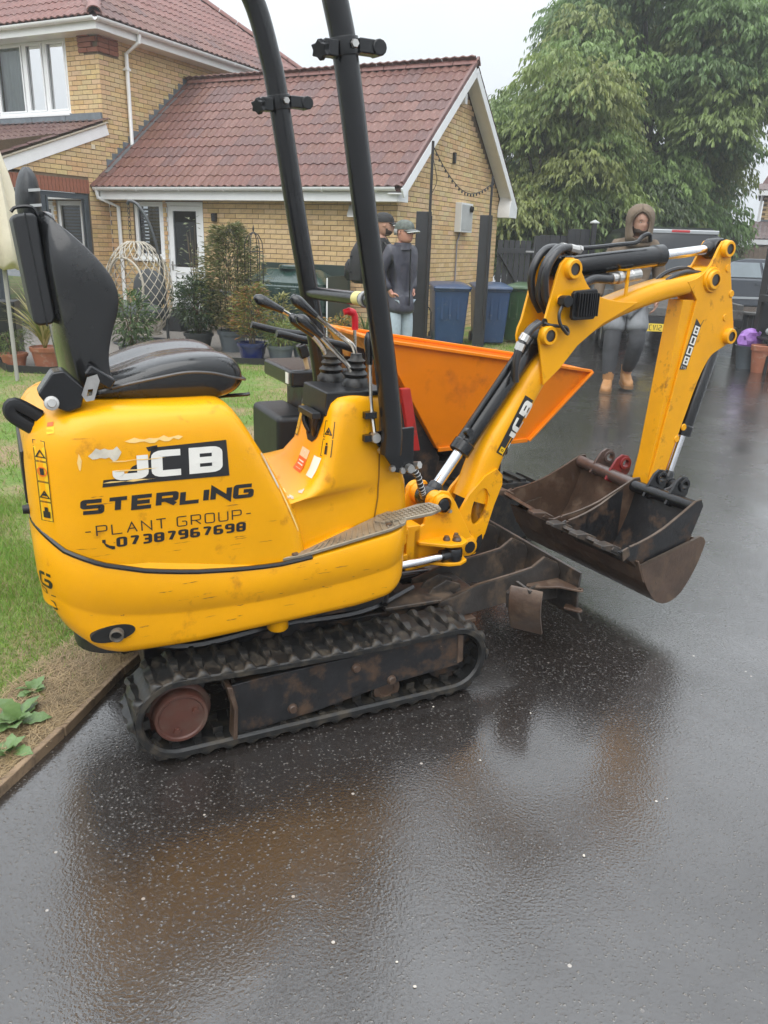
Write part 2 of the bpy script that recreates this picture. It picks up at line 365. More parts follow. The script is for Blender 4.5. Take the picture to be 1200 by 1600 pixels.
def make_track(yc):
    sm = arcsample(track_path(0), 96); mb = MB(); rg = []
    for p, d in sm:
        nx, nz = -d.y, d.x   # inward
        o = Vector((p.x, 0, p.y)); nv = Vector((nx, 0, nz))
        if (Vector((.5, 0, .146))-o).dot(nv) < 0: nv = -nv
        prof = [(-.09, .004), (-.086, .0), (.086, .0), (.09, .004), (.09, .020), (.080, .026), (.060, .022), (-.060, .022), (-.080, .026), (-.09, .020)]
        rg.append([o+nv*b+Vector((0, yc+a, 0)) for a, b in prof])
    rg.append(rg[0]); mb.rings(rg, cap=False)
    belt = eb(mb, 'track_belt', RUB, smooth=35)
    gm = MB()   # inner drive lugs
    for p, d in arcsample(track_path(-.022), 38):
        nv = Vector((-d.y, 0, d.x)); o = Vector((p.x, 0, p.y))
        if (Vector((.5, 0, .146))-o).dot(nv) < 0: nv = -nv
        dv = Vector((d.x, 0, d.y)); m = Matrix((dv, Vector((0, 1, 0)), nv)).transposed()
        for y in (-.036, .036): gm.box(o+nv*.012+Vector((0, yc+y, 0)), (.03, .018, .030), m)
        gm.box(o+nv*.002+Vector((0, yc, 0)), (.022, .15, .010), m)
    eb(gm, 'guide_lugs', RUB, belt, kind='stuff', smooth=20)
    for p, d in arcsample(track_path(.0), 38):
        nv = Vector((d.y, 0, -d.x)); o = Vector((p.x, yc, p.y))
        if (o-Vector((.5, yc, .146))).dot(nv) < 0: nv = -nv
        l = bpy.data.objects.new('tread_lug', LUG); COL.objects.link(l); l.parent = belt
        x = Vector((d.x, 0, d.y)); y = nv.cross(x)
        mm = Matrix((x, y, nv)).transposed().to_4x4(); mm.translation = o-MO; l.matrix_local = mm
    s = -1 if yc < .43 else 1; fy = yc+s*.060
    fr = MB()
    fr.prism([(.19, .215), (.30, .222), (.62, .228), (.985, .236), (1.0, .112), (.715, .094), (.46, .056), (.20, .036)], fy-.008, fy+.008, XZ)
    fr.bx(.22, .98, yc-.05, yc+.05, .10, .19)
    fo = eb(fr, 'track_frame', STEEL, bevel=.003)
    g = MB(); g.prism([(.172, .225), (.190, .220), (.205, .15), (.200, .035), (.186, .036), (.192, .14)], fy-.02*s*s-.01, fy+.022, XZ); eb(g, 'frame_guard', RUST, fo, bevel=.003)
    g = MB(); g.prism([(.985, .232), (1.008, .226), (1.012, .125), (.99, .118)], fy-.012, fy+.012, XZ); eb(g, 'tension_block', RUST, fo, bevel=.003)
    for bx_, bz in ((.604, .186), (.385, .088), (.735, .112)):
        g = MB(); g.lathe([(0, .012), (.012, .012), (.016, .006), (.017, 0)], (bx_, fy+s*.008, bz), (0, s, 0), 10); eb(g, 'bolt', RUST, fo)
    hb = MB(); ax = (0, s, 0)
    hb.lathe([(.0, .040), (.066, .041), (.070, .046), (.078, .046), (.082, .040), (.084, .012), (.094, .006), (.098, .0), (.06, -.09), (0, -.09)], (.040, yc+s*.015, .135), ax, 32)
    hub = eb(hb, 'drive_hub', REDP, smooth=30)
    b = MB()
    for a in (20, 250): b.lathe([(0, .009), (.010, .009), (.012, 0)], (.040+.045*math.cos(R(a)), yc+s*.055, .135+.045*math.sin(R(a))), ax, 6); eb(b, 'hub_plug', REDP, hub); b = MB()
    sp = MB(); rg = []
    pts = []
    for i in range(44):
        r = .108 if i % 4 in (0, 1) else .094; t = 2*math.pi*i/44; pts.append((.032+r*math.cos(t), .150+r*math.sin(t)))
    sp.prism(pts, yc-.012, yc+.012, XZ); eb(sp, 'sprocket', STEEL)
    for rx, rz, rr in ((.375, .066, .046), (.727, .070, .048)):
        g = MB(); g.lathe([(0, .048), (rr*.55, .048), (rr*.6, .054), (rr, .052), (rr, .04), (rr*.8, .03), (rr*.8, -.03), (rr, -.04), (rr, -.052), (0, -.052)], (rx, yc, rz), ax, 24); eb(g, 'track_roller', RUST, smooth=30)
    g = MB(); g.lathe([(0, .03), (.05, .03), (.055, .035), (.095, .032), (.095, -.032), (0, -.032)], (.972, yc, .142), ax, 28); eb(g, 'idler_wheel', STEEL, smooth=30)
    return belt
make_track(.09); make_track(.77)
# ---- undercarriage centre and slew ring
u = MB(); u.bx(.12, .98, .24, .62, .10, .25); u.bx(.2, .35, .16, .70, .12, .2); u.bx(.75, .9, .16, .70, .12, .2)
u.bx(-.02, .2, .30, .56, .16, .30)
eb(u, 'undercarriage_frame', STEEL, bevel=.006)
u = MB(); u.lathe([(.0, .25), (.26, .25), (.26, .30), (.24, .30), (.24, .36), (0, .36)], (.42, .43, 0), (0, 0, 1), 40); eb(u, 'slew_ring', STEEL)
u = MB(); u.prism(rrect(-.22, .80, .13, .73, (.12,)*4), .335, .375, lambda x, y, z: (x, y, z)); eb(u, 'belly_plate', STEEL, bevel=.004)
u = MB()
for k in range(7):
    a = [(-.05+.14*k, .2, .30), (-.02+.14*k, .25, .33+.01*(k % 2)), (.03+.14*k, .3, .29)]; u.tube(spline(a, 5), .011, 6)
u.tube(spline([(-.1, .22, .34), (.1, .18, .29), (.4, .19, .30), (.7, .2, .29), (.95, .3, .30)], 6), .012, 6)
eb(u, 'hose_bundle', HOSE)
# ---- counterweight skirt
ZT = [(-.31, .752), (-.298, .742), (-.233, .683), (-.138, .640), (-.02, .603), (.105, .581), (.238, .568), (.357, .563), (.46, .572), (.60, .592), (.83, .628)]
ZB = [(-.30, .40), (-.20, .365), (-.12, .352), (.095, .348), (.375, .360), (.64, .372), (.75, .39), (.83, .425)]
def skirt_ring(t, ins, tail, fr=0):
    out = []
    for x, y in rrect(-.302+tail, .832-fr-ins*.4, .074+ins, .786-ins, (.17, .11, .11, .17), 10):
        out.append((x, y))
    # add points along long sides for a smooth top line
    dense = []
    for a, b in zip(out, out[1:]+out[:1]):
        n = max(1, int(math.dist(a, b)/.05))
        for i in range(n): dense.append((a[0]+(b[0]-a[0])*i/n, a[1]+(b[1]-a[1])*i/n))
    return [(x, y, lerp(ZB, x)+(lerp(ZT, x)-lerp(ZB, x))*t) for x, y in dense]
base_n = None; rg = []
for t, ins, tail, fr in ((0, .030, .115, .035), (.015, .014, .092, .016), (.045, .005, .070, .006), (.12, .001, .044, .002), (.28, .001, .018, 0), (.44, .001, .004, 0), (.49, .001, .002, 0), (.52, -.004, 0, 0), (.75, -.004, -.001, 0), (.96, -.004, 0, 0), (.99, -.001, .003, .003), (1.0, .012, .016, .012)):
    r = skirt_ring(t, 0, 0); out = []
    for (x, y, z) in r:
        # inset towards the centre line
        cx, cy = .265, .43
        fx = (x-cx)/.567; sx = tail if fx < 0 else fr
        nx = x-(abs(fx)**3)*(1 if fx > 0 else -1)*sx; ny = y-((y-cy)/.356)*ins
        out.append((nx, ny, z))
    rg.append(out)
sk = MB(); sk.rings(rg); SK = eb(sk, 'counterweight_skirt', YEL, smooth=50)
SKT = BVHTree.FromPolygons([tuple(p) for p in sk.v], sk.f)
# black tube standing in for the shadow gap above the skirt
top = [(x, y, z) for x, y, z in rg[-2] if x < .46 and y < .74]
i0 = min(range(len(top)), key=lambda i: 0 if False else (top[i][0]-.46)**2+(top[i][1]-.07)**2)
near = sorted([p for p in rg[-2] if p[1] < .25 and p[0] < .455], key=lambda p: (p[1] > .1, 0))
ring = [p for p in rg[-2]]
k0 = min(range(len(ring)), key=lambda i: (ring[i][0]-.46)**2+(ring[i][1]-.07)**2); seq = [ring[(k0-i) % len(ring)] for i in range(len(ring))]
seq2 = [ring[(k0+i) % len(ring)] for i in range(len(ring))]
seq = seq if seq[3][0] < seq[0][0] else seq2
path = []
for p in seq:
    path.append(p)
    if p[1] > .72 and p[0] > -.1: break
g = MB(); g.tube([(x, y+(.001 if y < .4 else 0), z+.004) for x, y, z in path], .0075, 6); eb(g, 'shadow_gap_line', BLKP, SK)
# exhaust
g = MB(); g.prism([(-.128+.060*math.cos(t)+.010*math.sin(t), .430+.025*math.sin(t)) for t in [2*math.pi*k/28 for k in range(28)]], .0715, .10, XZ); eb(g, 'exhaust_recess', HOLE, SK)
g = MB(); g.lathe([(.014, -.05), (.018, -.05), (.020, .014), (.016, .015), (.014, .010), (.013, -.05)], (-.118, .072, .428), (-.25, -1, -.15), 16); eb(g, 'exhaust_pipe', M('sooty_pipe', (.20, .18, .15), .45, .5, var=.4, vs=30), SK)
g = MB(); g.lathe([(0, -.05), (.030, -.05), (.034, -.045), (.034, .03), (0, .03)], (.375, .13, .372), (0, 0, 1), 20); eb(g, 'drain_boss', YEL, SK)
# ---- engine cover
CT = [(.50, -.294, .470, .090), (.58, -.298, .466, .088), (.66, -.300, .450, .087), (.74, -.303, .422, .086), (.82, -.303, .382, .086), (.90, -.302, .338, .087), (.97, -.297, .297, .090), (1.01, -.285, .272, .096), (1.035, -.268, .255, .107), (1.052, -.245, .240, .125), (1.062, -.215, .222, .150), (1.066, -.18, .20, .185)]
rg = []
for z, xr, xf, yn in CT:
    rr = .15; rf = .045; r = rrect(xr, xf, yn, .86-yn, (rr, rf, rf, rr), 10); d = []
    for a, b in zip(r, r[1:]+r[:1]):
        n = max(1, int(math.dist(a, b)/.06)) if math.dist(a, b) > .08 else 1
        d += [(a[0]+(b[0]-a[0])*i/n, a[1]+(b[1]-a[1])*i/n) for i in range(n)]
    # slight crown of the side wall
    rg.append([(x, y, z) for x, y in d])
m = min(len(r) for r in rg)
def resamp(loop, n):
    P = [Vector(p) for p in loop]; P.append(P[0]); L = [0]
    for a, b in zip(P, P[1:]): L.append(L[-1]+(b-a).length)
    out = []; j = 0
    for k in range(n):
        s = L[-1]*k/n
        while L[j+1] < s: j += 1
        out.append(P[j].lerp(P[j+1], (s-L[j])/max(1e-9, L[j+1]-L[j])))
    return out
fine = []
for a, b in zip(CT, CT[1:]):
    for t in (0, .5): fine.append([p+(q-p)*t for p, q in zip(a, b)])
fine.append(CT[-1]); rg = []
for z, xr, xf, yn in fine: rg.append([(p.x, p.y, z) for p in resamp([(x, y, 0) for x, y in rrect(xr, xf, yn, .86-yn, (.15, .045, .045, .15), 8)], 96)])
cv = MB(); cv.rings(rg); CV = eb(cv, 'engine_cover', YEL, smooth=50)
CVT = BVHTree.FromPolygons([tuple(p) for p in cv.v], cv.f)
# ---- decals on the cover (X along, Z up on the near side)
side = lambda X, Z: (lambda s, t: Vector((X+s, .08, Z+t)))
dn = (0, 1, 0)
def d_side(name, q, X, Z, mat, off=.0016): return decal(name, q, side(X, Z), CVT, dn, mat, CV_OFF, off)
class _O: pass
def eb_decal(name, q, place, tree, d, mat, parent, off=.0016, div=.02):
    o = decal(name, q, place, tree, d, mat, parent, off, div); o.data.transform(Matrix.Translation(-MO)); return o
def cover_decal(name, q, X, Z, mat, off=.0016): return eb_decal(name, q, side(X, Z), CVT, dn, mat, CV, off)
def irregular(x0, y0, x1, y1, n=9, j=.3, seed=1):
    """torn-edged patch as a strip of quads"""
    rs = random.Random(seed); h = y1-y0; lo = [y0+rs.random()*h*j for _ in range(n+1)]; hi = [y1-rs.random()*h*j for _ in range(n+1)]
    lo[0] = hi[0] = (y0+y1)/2; lo[n] = hi[n] = (y0+y1)/2+h*.1
    return [([Vector((x0+(x1-x0)*i/n, lo[i])), Vector((x0+(x1-x0)*(i+1)/n, lo[i+1])), Vector((x0+(x1-x0)*(i+1)/n, hi[i+1])), Vector((x0+(x1-x0)*i/n, hi[i]))], 0) for i in range(n)]
# logo plate: black box with white letters, rear half scraped away
jb = [([Vector((.105, .002)), Vector((.345, .0)), Vector((.340, .104)), Vector((.135, .098))], 0), ([Vector((.0, .0)), Vector((.105, .002)), Vector((.112, .022)), Vector((.004, .020))], 0), ([Vector((.055, .02)), Vector((.108, .02)), Vector((.128, .07)), Vector((.080, .05))], 0), ([Vector((.126, .088)), Vector((.150, .092)), Vector((.15, .104)), Vector((.12, .100))], 0)]
cover_decal('logo_plate', jb, -.121, .858, DEC_K)
ql, wl = lettering('JCB', .074, .094, .030, .008, .02, .60)
cover_decal('logo_letters', shift(ql, .028, .015), -.121, .858, DEC_W, .0026)
cover_decal('paint_scuff', irregular(.0, .0, .155, .020, 12, .5, 3), -.055, .968, DEC_C)
cover_decal('paint_scuff', irregular(.0, .0, .085, .042, 8, .35, 5), -.150, .925, DEC_G)
cover_decal('paint_scuff', irregular(.0, .0, .012, .05, 4, .3, 9), -.178, .905, DEC_C)
for k, (x, y, a, b) in enumerate(((.0, .0, .14, .008), (.03, .03, .12, .006), (.02, .058, .15, .005))): cover_decal('paint_scuff', irregular(x, y, x+a, y+b, 7, .5, 20+k), -.12, .866, DEC_C, .0036)
q, wd = lettering('STERLING', .042, .060, .0155, .0042, .12, .70, .10); k = .476/wd
cover_decal('company_name', q if abs(k-1) < .02 else [([Vector((v.x*k, v.y)) for v in a], l) for a, l in q], -.184, .786, DEC_K)
q, wd = lettering('-PLANT GROUP-', .031, .034, .0042, .011, 0); k = .465/wd
cover_decal('company_name', [([Vector((v.x*k, v.y)) for v in a], l) for a, l in q], -.178, .7215, DEC_K)
q, wd = lettering('07387967698', .029, .028, .0098, .0048, .04, .60); k = .365/wd
q = [([Vector((v.x*k, v.y)) for v in a], l) for a, l in q]
cover_decal('phone_number', q, -.098, .6835, DEC_K)
ph = [Vector((.0, .022)), Vector((.006, .010)), Vector((.016, .003)), Vector((.026, .000))]
cover_decal('phone_symbol', [(z, 0) for z in [[a-Vector((0, .004)), b-Vector((0, .004)), b+Vector((0, .005)), a+Vector((0, .005))] for a, b in zip(ph, ph[1:])]]+[rectq(-.003, .018, .006, .027, 1), rectq(.020, -.004, .029, .005, 1)], -.131, .683, DEC_K)
# pictogram strip
def frame_q(x0, y0, x1, y1, t, k=1): return [rectq(x0, y0, x1, y0+t, k), rectq(x0, y1-t, x1, y1, k), rectq(x0, y0+t, x0+t, y1-t, k), rectq(x1-t, y0+t, x1, y1-t, k)]
cover_decal('warning_sticker', [rectq(0, 0, .028, .222)], -.277, .762, DEC_Y)
wq = []
for i in range(4): wq += frame_q(0, .002+.055*i, .028, .056+.055*i, .0016)
def tri_q(x, y, s, st): return [(q_, 2) for q_ in ribbon([(x, y), (x+s/2, y+s*.9), (x+s, y), (x, y)], st)]
wq += tri_q(.004, .178, .020, .003)+tri_q(.004, .068, .020, .003)+[rectq(.009, .074, .019, .080, 3), rectq(.006, .012, .022, .03, 2), rectq(.010, .03, .018, .042, 2)]
cover_decal('warning_pictogram', wq, -.277, .762, DEC_K, .0024)
cover_decal('warning_pictogram', [(q_, 2) for q_ in ribbon([(.014+.010*math.cos(t), .140+.012*math.sin(t)) for t in [2*math.pi*i/12 for i in range(13)]][:-1]+[(.024, .140)], .0026)], -.277, .762, DEC_O, .003)
cover_decal('warning_pictogram', [rectq(.009, .131, .018, .149, 3)], -.277, .762, DEC_K, .0024)
# scuffed front edge of the cover
eb_decal('worn_edge', [([Vector((.288, .985)), Vector((.372, .80)), Vector((.376, .806)), Vector((.302, .975))], 0)], lambda s, t: Vector((s, .08, t)), CVT, dn, DEC_G, CV)
eb_decal('worn_edge', [([Vector((.376, .80)), Vector((.434, .655)), Vector((.438, .66)), Vector((.379, .805))], 0)], lambda s, t: Vector((s, .08, t)), CVT, dn, DEC_C, CV)
# text wrapping the rear corner of the skirt
rear = lambda s, t: Vector((-.40, .60-s, t)); q, wd = lettering('STERLING', .046, .062, .0125, .006, .12)
q = [a for a in q if sum(v.x for v in a[0])/4 > wd*.87]
eb_decal('company_name', q, lambda s, t: Vector((-.36, .12+wd-.0-s+.02, .560+t)), SKT, (1, 0, 0), DEC_K, SK)
q2, wd2 = lettering('PLANT GROUP-', .03, .036, .0045, .012, 0)
q2 = [a for a in q2 if sum(v.x for v in a[0])/4 > wd2*.72]
eb_decal('company_name', q2, lambda s, t: Vector((-.36, .135+wd2-s, .524+t)), SKT, (1, 0, 0), DEC_K, SK)
q2, wd2 = lettering('07387967698', .03, .030, .0085, .006, 0)
q2 = [a for a in q2 if sum(v.x for v in a[0])/4 > wd2*.80]
eb_decal('phone_number', q2, lambda s, t: Vector((-.36, .15+wd2-s, .490+t)), SKT, (1, 0, 0), DEC_K, SK)
# scratches and chips
rsx = random.Random(77); SCR = M('scratched_paint', (.34, .15, .02), .6, var=.4, vs=60)
for k in range(26):
    x0 = rsx.uniform(-.22, .36); L_ = rsx.uniform(.012, .06); z0 = rsx.uniform(.62, 1.0)
    if x0+L_ > .44-.55*max(0, z0-.66): continue
    cover_decal('scratch', irregular(0, 0, L_, rsx.uniform(.0015, .004), 5, .6, 100+k), x0, z0, SCR, .0012)
for k in range(34):
    x0 = rsx.uniform(-.24, .72); eb_decal('scratch', irregular(0, 0, rsx.uniform(.008, .05), rsx.uniform(.0015, .005), 5, .6, 200+k), side(x0, rsx.uniform(.40, .555)), SKT, dn, SCR, SK, .0012)
# rear grille and tail details
g = MB(); g.bx(-.309, -.29, .26, .60, .78, .93); eb(g, 'rear_grille', BLK, CV, bevel=.004)
g = MB(); g.lathe([(0, .02), (.012, .02), (.014, 0)], (-.30, .24, .77), (-1, 0, 0), 10); eb(g, 'rear_latch', BLK, CV)
for y in (.20,):
    g = MB(); g.tube(spline([(-.265, y, 1.000), (-.318, y, 1.045), (-.308, y, 1.072), (-.250, y, 1.035)], 5), .013, 8, sy=1.4); eb(g, 'rear_handle', BLK, CV)
eb_decal('red_yellow_sticker', [rectq(0, .02, .022, .040)], lambda s, t: Vector((-.262+s, .08, 1.0+t)), CVT, (.35, 1, -.35), DEC_Y, CV)
eb_decal('red_yellow_sticker', [rectq(0, .042, .018, .054)], lambda s, t: Vector((-.262+s, .08, 1.0+t)), CVT, (.35, 1, -.35), DEC_O, CV)
# ---- seat
def seat_back():
    zs = [1.07, 1.12, 1.18, 1.24, 1.29, 1.345, 1.40, 1.45, 1.50, 1.53, 1.546]
    xf = [-.03, -.050, -.056, -.042, -.022, -.010, -.030, -.072, -.125, -.165, -.185]
    xb = [-.170, -.176, -.184, -.191, -.196, -.201, -.206, -.209, -.211, -.210, -.203]
    rg = []
    for z, a, b in zip(zs, xf, xb):
        hw = .215 if z < 1.4 else .215-.06*((z-1.4)/.15)**2
        c = a-.075 if z < 1.42 else a-.075*(1.56-z)/.14
        c = max(c, b+.035); pr = []
        for s in (-1, -.93, -.8, -.6, -.3, 0, .3, .6, .8, .93, 1):
            k = abs(s); x = c+(a-c)*(k**3 if k < .9 else 1-(k-.9)*1.5); pr.append((x, .43+s*hw, z))
        for s in (1, .9, .5, 0, -.5, -.9, -1): pr.append((b+(.02 if abs(s) > .85 else 0)+.03*(abs(s) == 1), .43+s*hw*.985, z))
        rg.append(pr)
    last = rg[-1]; rg.append([(x*.6+(-.195)*.4, .43+(y-.43)*.6, 1.552) for x, y, z in last])
    return MB().rings(rg)
SB = eb(seat_back(), 'seat_back', SEATM, sub=2, smooth=180)
def seat_cushion():
    rg = []
    for x, zt, zb, hw in ((-.13, 1.085, 1.062, .19), (-.10, 1.115, 1.058, .205), (-.03, 1.128, 1.054, .222), (.05, 1.160, 1.048, .232), (.13, 1.176, 1.044, .236), (.21, 1.180, 1.045, .236), (.27, 1.172, 1.052, .226), (.305, 1.150, 1.068, .205), (.325, 1.115, 1.085, .17)):
        pr = []
        for s in (-1, -.96, -.85, -.6, -.3, 0, .3, .6, .85, .96, 1):
            k = abs(s); lobe = -.012*math.exp(-(s/.16)**2)+.010*math.exp(-((k-.55)/.3)**2)
            z = zt+lobe*(1 if x > -.05 else .3)-(.010 if k > .9 else 0)-(.025 if k == 1 else 0); pr.append((x, .43+s*hw, z))
        for s in (1, .9, .4, 0, -.4, -.9, -1): pr.append((x, .43+s*hw*(.99 if abs(s) == 1 else .9), zb+(.022 if abs(s) == 1 else 0)))
        rg.append(pr)
    return MB().rings(rg)
SC = eb(seat_cushion(), 'seat_cushion', SEATM, sub=2, smooth=180)
def seam():
    P = [(-.06, 1.098), (-.02, 1.110), (.06, 1.126), (.14, 1.138), (.21, 1.134), (.27, 1.118), (.30, 1.11)]
    hw = [.212, .226, .236, .239, .239, .229, .212]
    return MB().tube(spline([(x, .43-h*1.0, z) for (x, z), h in zip(P, hw)]+[(.327, .43-.16, 1.10), (.331, .43, 1.10), (.327, .59, 1.10)], 6), .0045, 6)
eb(seam(), 'seat_piping', M('grey_piping', (.05, .05, .052), .35, coat=.5), SC)
g = MB(); g.bx(-.10, .22, .27, .59, 1.045, 1.07); eb(g, 'seat_plate', BLKP, SC, bevel=.01)
g = MB(); g.tube([(.25, .3, 1.045), (.335, .28, 1.05), (.345, .28, 1.052)], .006, 6); eb(g, 'seat_lever', BLKP, SC)
# document case behind the seat
def case():
    prof = [(-.262, 1.530), (-.252, 1.540), (-.212, 1.545), (-.204, 1.535), (-.182, 1.285), (-.190, 1.268), (-.226, 1.262), (-.238, 1.272)]
    return MB().prism(prof, .27, .56, XZ)
DC = eb(case(), 'document_case', M('black_case_plastic', (.018, .019, .021), .5, var=.2, vs=10, bump=.0008, bs=300), None, bevel=.012, seg=3)
g = MB(); g.prism([(-.2325, 1.545), (-.2290, 1.545), (-.2040, 1.262), (-.2075, 1.262)], .2688, .5612, XZ); eb(g, 'case_seam', BLKP, DC)
g = MB(); g.tube(spline([(-.262, .30, 1.545), (-.25, .30, 1.556), (-.22, .30, 1.560), (-.205, .30, 1.552), (-.196, .30, 1.525)], 5), .005, 6); eb(g, 'case_latch', BLKP, DC)
# belt reel box
g = MB(); rot = Matrix.Rotation(R(-22), 3, 'X') @ Matrix.Rotation(R(28), 3, 'Y')
g.prism([(-.055, -.03), (-.045, .035), (-.02, .052), (.045, .030), (.055, -.02), (.03, -.045), (-.03, -.045)], -.04, .04, lambda x, y, t: Matrix.Rotation(R(28), 3, 'Y') @ Vector((x, t, y))+Vector((-.190, .175, 1.108)))
RL = eb(g, 'belt_reel', BLKP, None, bevel=.006)
g = MB(); g.lathe([(0, .016), (.010, .016), (.012, .008), (.018, .007), (.019, 0)], (-.222, .134, 1.082), (0, -1, .2), 20); eb(g, 'key_lock', ZINC, RL, smooth=30)
g = MB(); g.prism([(-.13, 1.145), (-.105, 1.152), (-.10, 1.135), (-.118, 1.085), (-.138, 1.082), (-.148, 1.10)], .128, .133, XZ, holes=[[(-.136, 1.096), (-.122, 1.098), (-.118, 1.115), (-.131, 1.114)]]); eb(g, 'buckle_tongue', ZINC, RL)
g = MB(); g.box((-.095, .175, 1.140), (.075, .05, .03), Matrix.Rotation(R(35), 3, 'Y')); eb(g, 'buckle_housing', BLKP, RL, bevel=.006)
# ---- floor and console moulding
def yn(x): return .092+max(0, x-.46)*.33
MT = [(.50, .30, .895, 0), (.56, .30, .893, 0), (.70, .30, .878, 0), (.735, .305, .874, .0), (.748, .40, .870, .004), (.756, .445, .868, .006), (.775, .480, .863, .006), (.81, .508, .855, .006), (.87, .532, .838, .006), (.94, .550, .818, .006), (1.0, .563, .798, .008), (1.025, .572, .788, .012), (1.042, .588, .775, .022), (1.050, .61, .755, .04)]
rg = []
for z, xr, xf, ins in MT:
    far = .74 if z < .73 else max(.47, .74-(z-.73)*2.6)
    r0 = .03 if z < .74 else .075
    # quadrilateral with slanted near side, rounded corners
    P = [Vector((xr, yn(xr)+ins)), Vector((xf, yn(xf)+ins)), Vector((xf, far-ins-.04)), Vector((xr, far-ins))]; o = []
    for i in range(4):
        a, b, c = P[i-1], P[i], P[(i+1) % 4]; r = (r0, .035, .035, r0)[i]; d1 = (a-b).normalized(); d2 = (c-b).normalized()
        for k in range(9):
            t = k/8; o.append(b+d1*r*(1-t)**2+d2*r*t**2)
    rg.append([(p.x, p.y, z) for p in resamp([(q.x, q.y, 0) for q in o], 90)])
fl = MB(); fl.rings(rg); FL = eb(fl, 'floor_console', YEL, smooth=48)
FLT = BVHTree.FromPolygons([tuple(p) for p in fl.v], fl.f)
def con_decal(name, q, place, d, mat, off=.0016): return eb_decal(name, q, place, FLT, d, mat, FL, off)
nside = lambda s, t: Vector((s, .08, t))
con_decal('panel_gap', [([Vector((.742, 1.04)), Vector((.748, 1.04)), Vector((.752, .70)), Vector((.746, .70))], 0), ([Vector((.746, .70)), Vector((.752, .70)), Vector((.735, .60)), Vector((.729, .60))], 0)], nside, (0, 1, 0), M('panel_shadow_line', (.28, .11, .004), .5))
rside = lambda s, t: Vector((.40, s, t))
# flat near-black patch painted for the shaded recess in the console's rear face
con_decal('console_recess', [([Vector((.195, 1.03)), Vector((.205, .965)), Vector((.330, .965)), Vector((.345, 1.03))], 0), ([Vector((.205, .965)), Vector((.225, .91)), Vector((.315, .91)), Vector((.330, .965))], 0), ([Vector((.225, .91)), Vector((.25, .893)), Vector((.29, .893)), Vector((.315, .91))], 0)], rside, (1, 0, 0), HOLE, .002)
g = MB(); g.prism([(.562, 1.060), (.556, .985), (.58, .98), (.70, 1.040), (.775, 1.046), (.775, 1.058)], .190, .400, XZ)
CP = eb(g, 'control_panel', BLK, FL, bevel=.008)
g = MB(); g.tube(spline([(.545, .215, .99), (.535, .225, .95), (.545, .25, .915)], 4), .010, 6); g.box((.535, .27, .985), (.03, .13, .02)); g.tube(spline([(.545, .325, .99), (.535, .315, .95), (.545, .29, .915)], 4), .010, 6); g.box((.548, .27, .935), (.01, .10, .06)); eb(g, 'cup_holder', BLK, FL, bevel=.003)
for y0, z0, zz in ((.155, .925, .050), (.155, .868, .052)):
    con_decal('warning_sticker', [rectq(0, 0, .034, zz)], lambda s, t, y0=y0, z0=z0: Vector((.545+s*.5, y0+.034-s-.012, z0+t)), (.8, .6, 0), DEC_Y)
    q = frame_q(0, 0, .034, zz, .002)+(tri_q(.006, .010, .022, .0035)+[rectq(.014, .014, .020, .022, 3)] if z0 > .9 else [rectq(.013, .008, .021, .034, 2), rectq(.014, .036, .020, .043, 2)])
    con_decal('warning_pictogram', q, lambda s, t, y0=y0, z0=z0: Vector((.545+s*.5, y0+.034-s-.012, z0+t)), (.8, .6, 0), DEC_K, .0026)
con_decal('warning_sticker', [rectq(0, 0, .06, .15)], lambda s, t: Vector((.40, .44-s, .885+t)), (1, 0, 0), DEC_Y)
q = frame_q(0, 0, .06, .15, .003)+tri_q(.014, .09, .034, .005)+frame_q(.014, .02, .046, .075, .002); con_decal('warning_pictogram', q, lambda s, t: Vector((.40, .44-s, .885+t)), (1, 0, 0), DEC_K, .0026)
con_decal('notice_sticker', [rectq(0, 0, .066, .042)], lambda s, t: Vector((.38, .315-s, .795+t)), (1, 0, 0), DEC_O)
con_decal('notice_sticker', [rectq(0, .042, .066, .070)], lambda s, t: Vector((.38, .315-s, .795+t)), (1, 0, 0), M('pale_print', (.85, .62, .40), .45))
con_decal('notice_print', [rectq(.012, .008+.010*k, .054, .0125+.010*k) for k in range(3)]+[(q_, 1) for q_ in ribbon([(.033+.008*math.cos(t), .056+.008*math.sin(t)) for t in [2*math.pi*i/10 for i in range(11)]], .002)], lambda s, t: Vector((.38, .315-s, .795+t)), (1, 0, 0), DEC_W, .0026)
con_decal('white_sticker', [rectq(0, 0, .044, .062)], lambda s, t: Vector((.38, .205-s, .800+t)), (1, 0, 0), DEC_W)
con_decal('floor_scuff', irregular(.0, .0, .05, .12, 8, .55, 41), lambda s, t: Vector((.385+s, .16+t, 1.1)), (0, 0, -1), DEC_C)
con_decal('floor_scuff', irregular(.0, .0, .030, .06, 6, .5, 42), lambda s, t: Vector((.405+s, .105+t, 1.1)), (0, 0, -1), DEC_G, .0022)
con_decal('floor_scuff', irregular(.0, .0, .02, .03, 6, .5, 43), lambda s, t: Vector((.455+s, .135+t, 1.1)), (0, 0, -1), DEC_G, .0022)
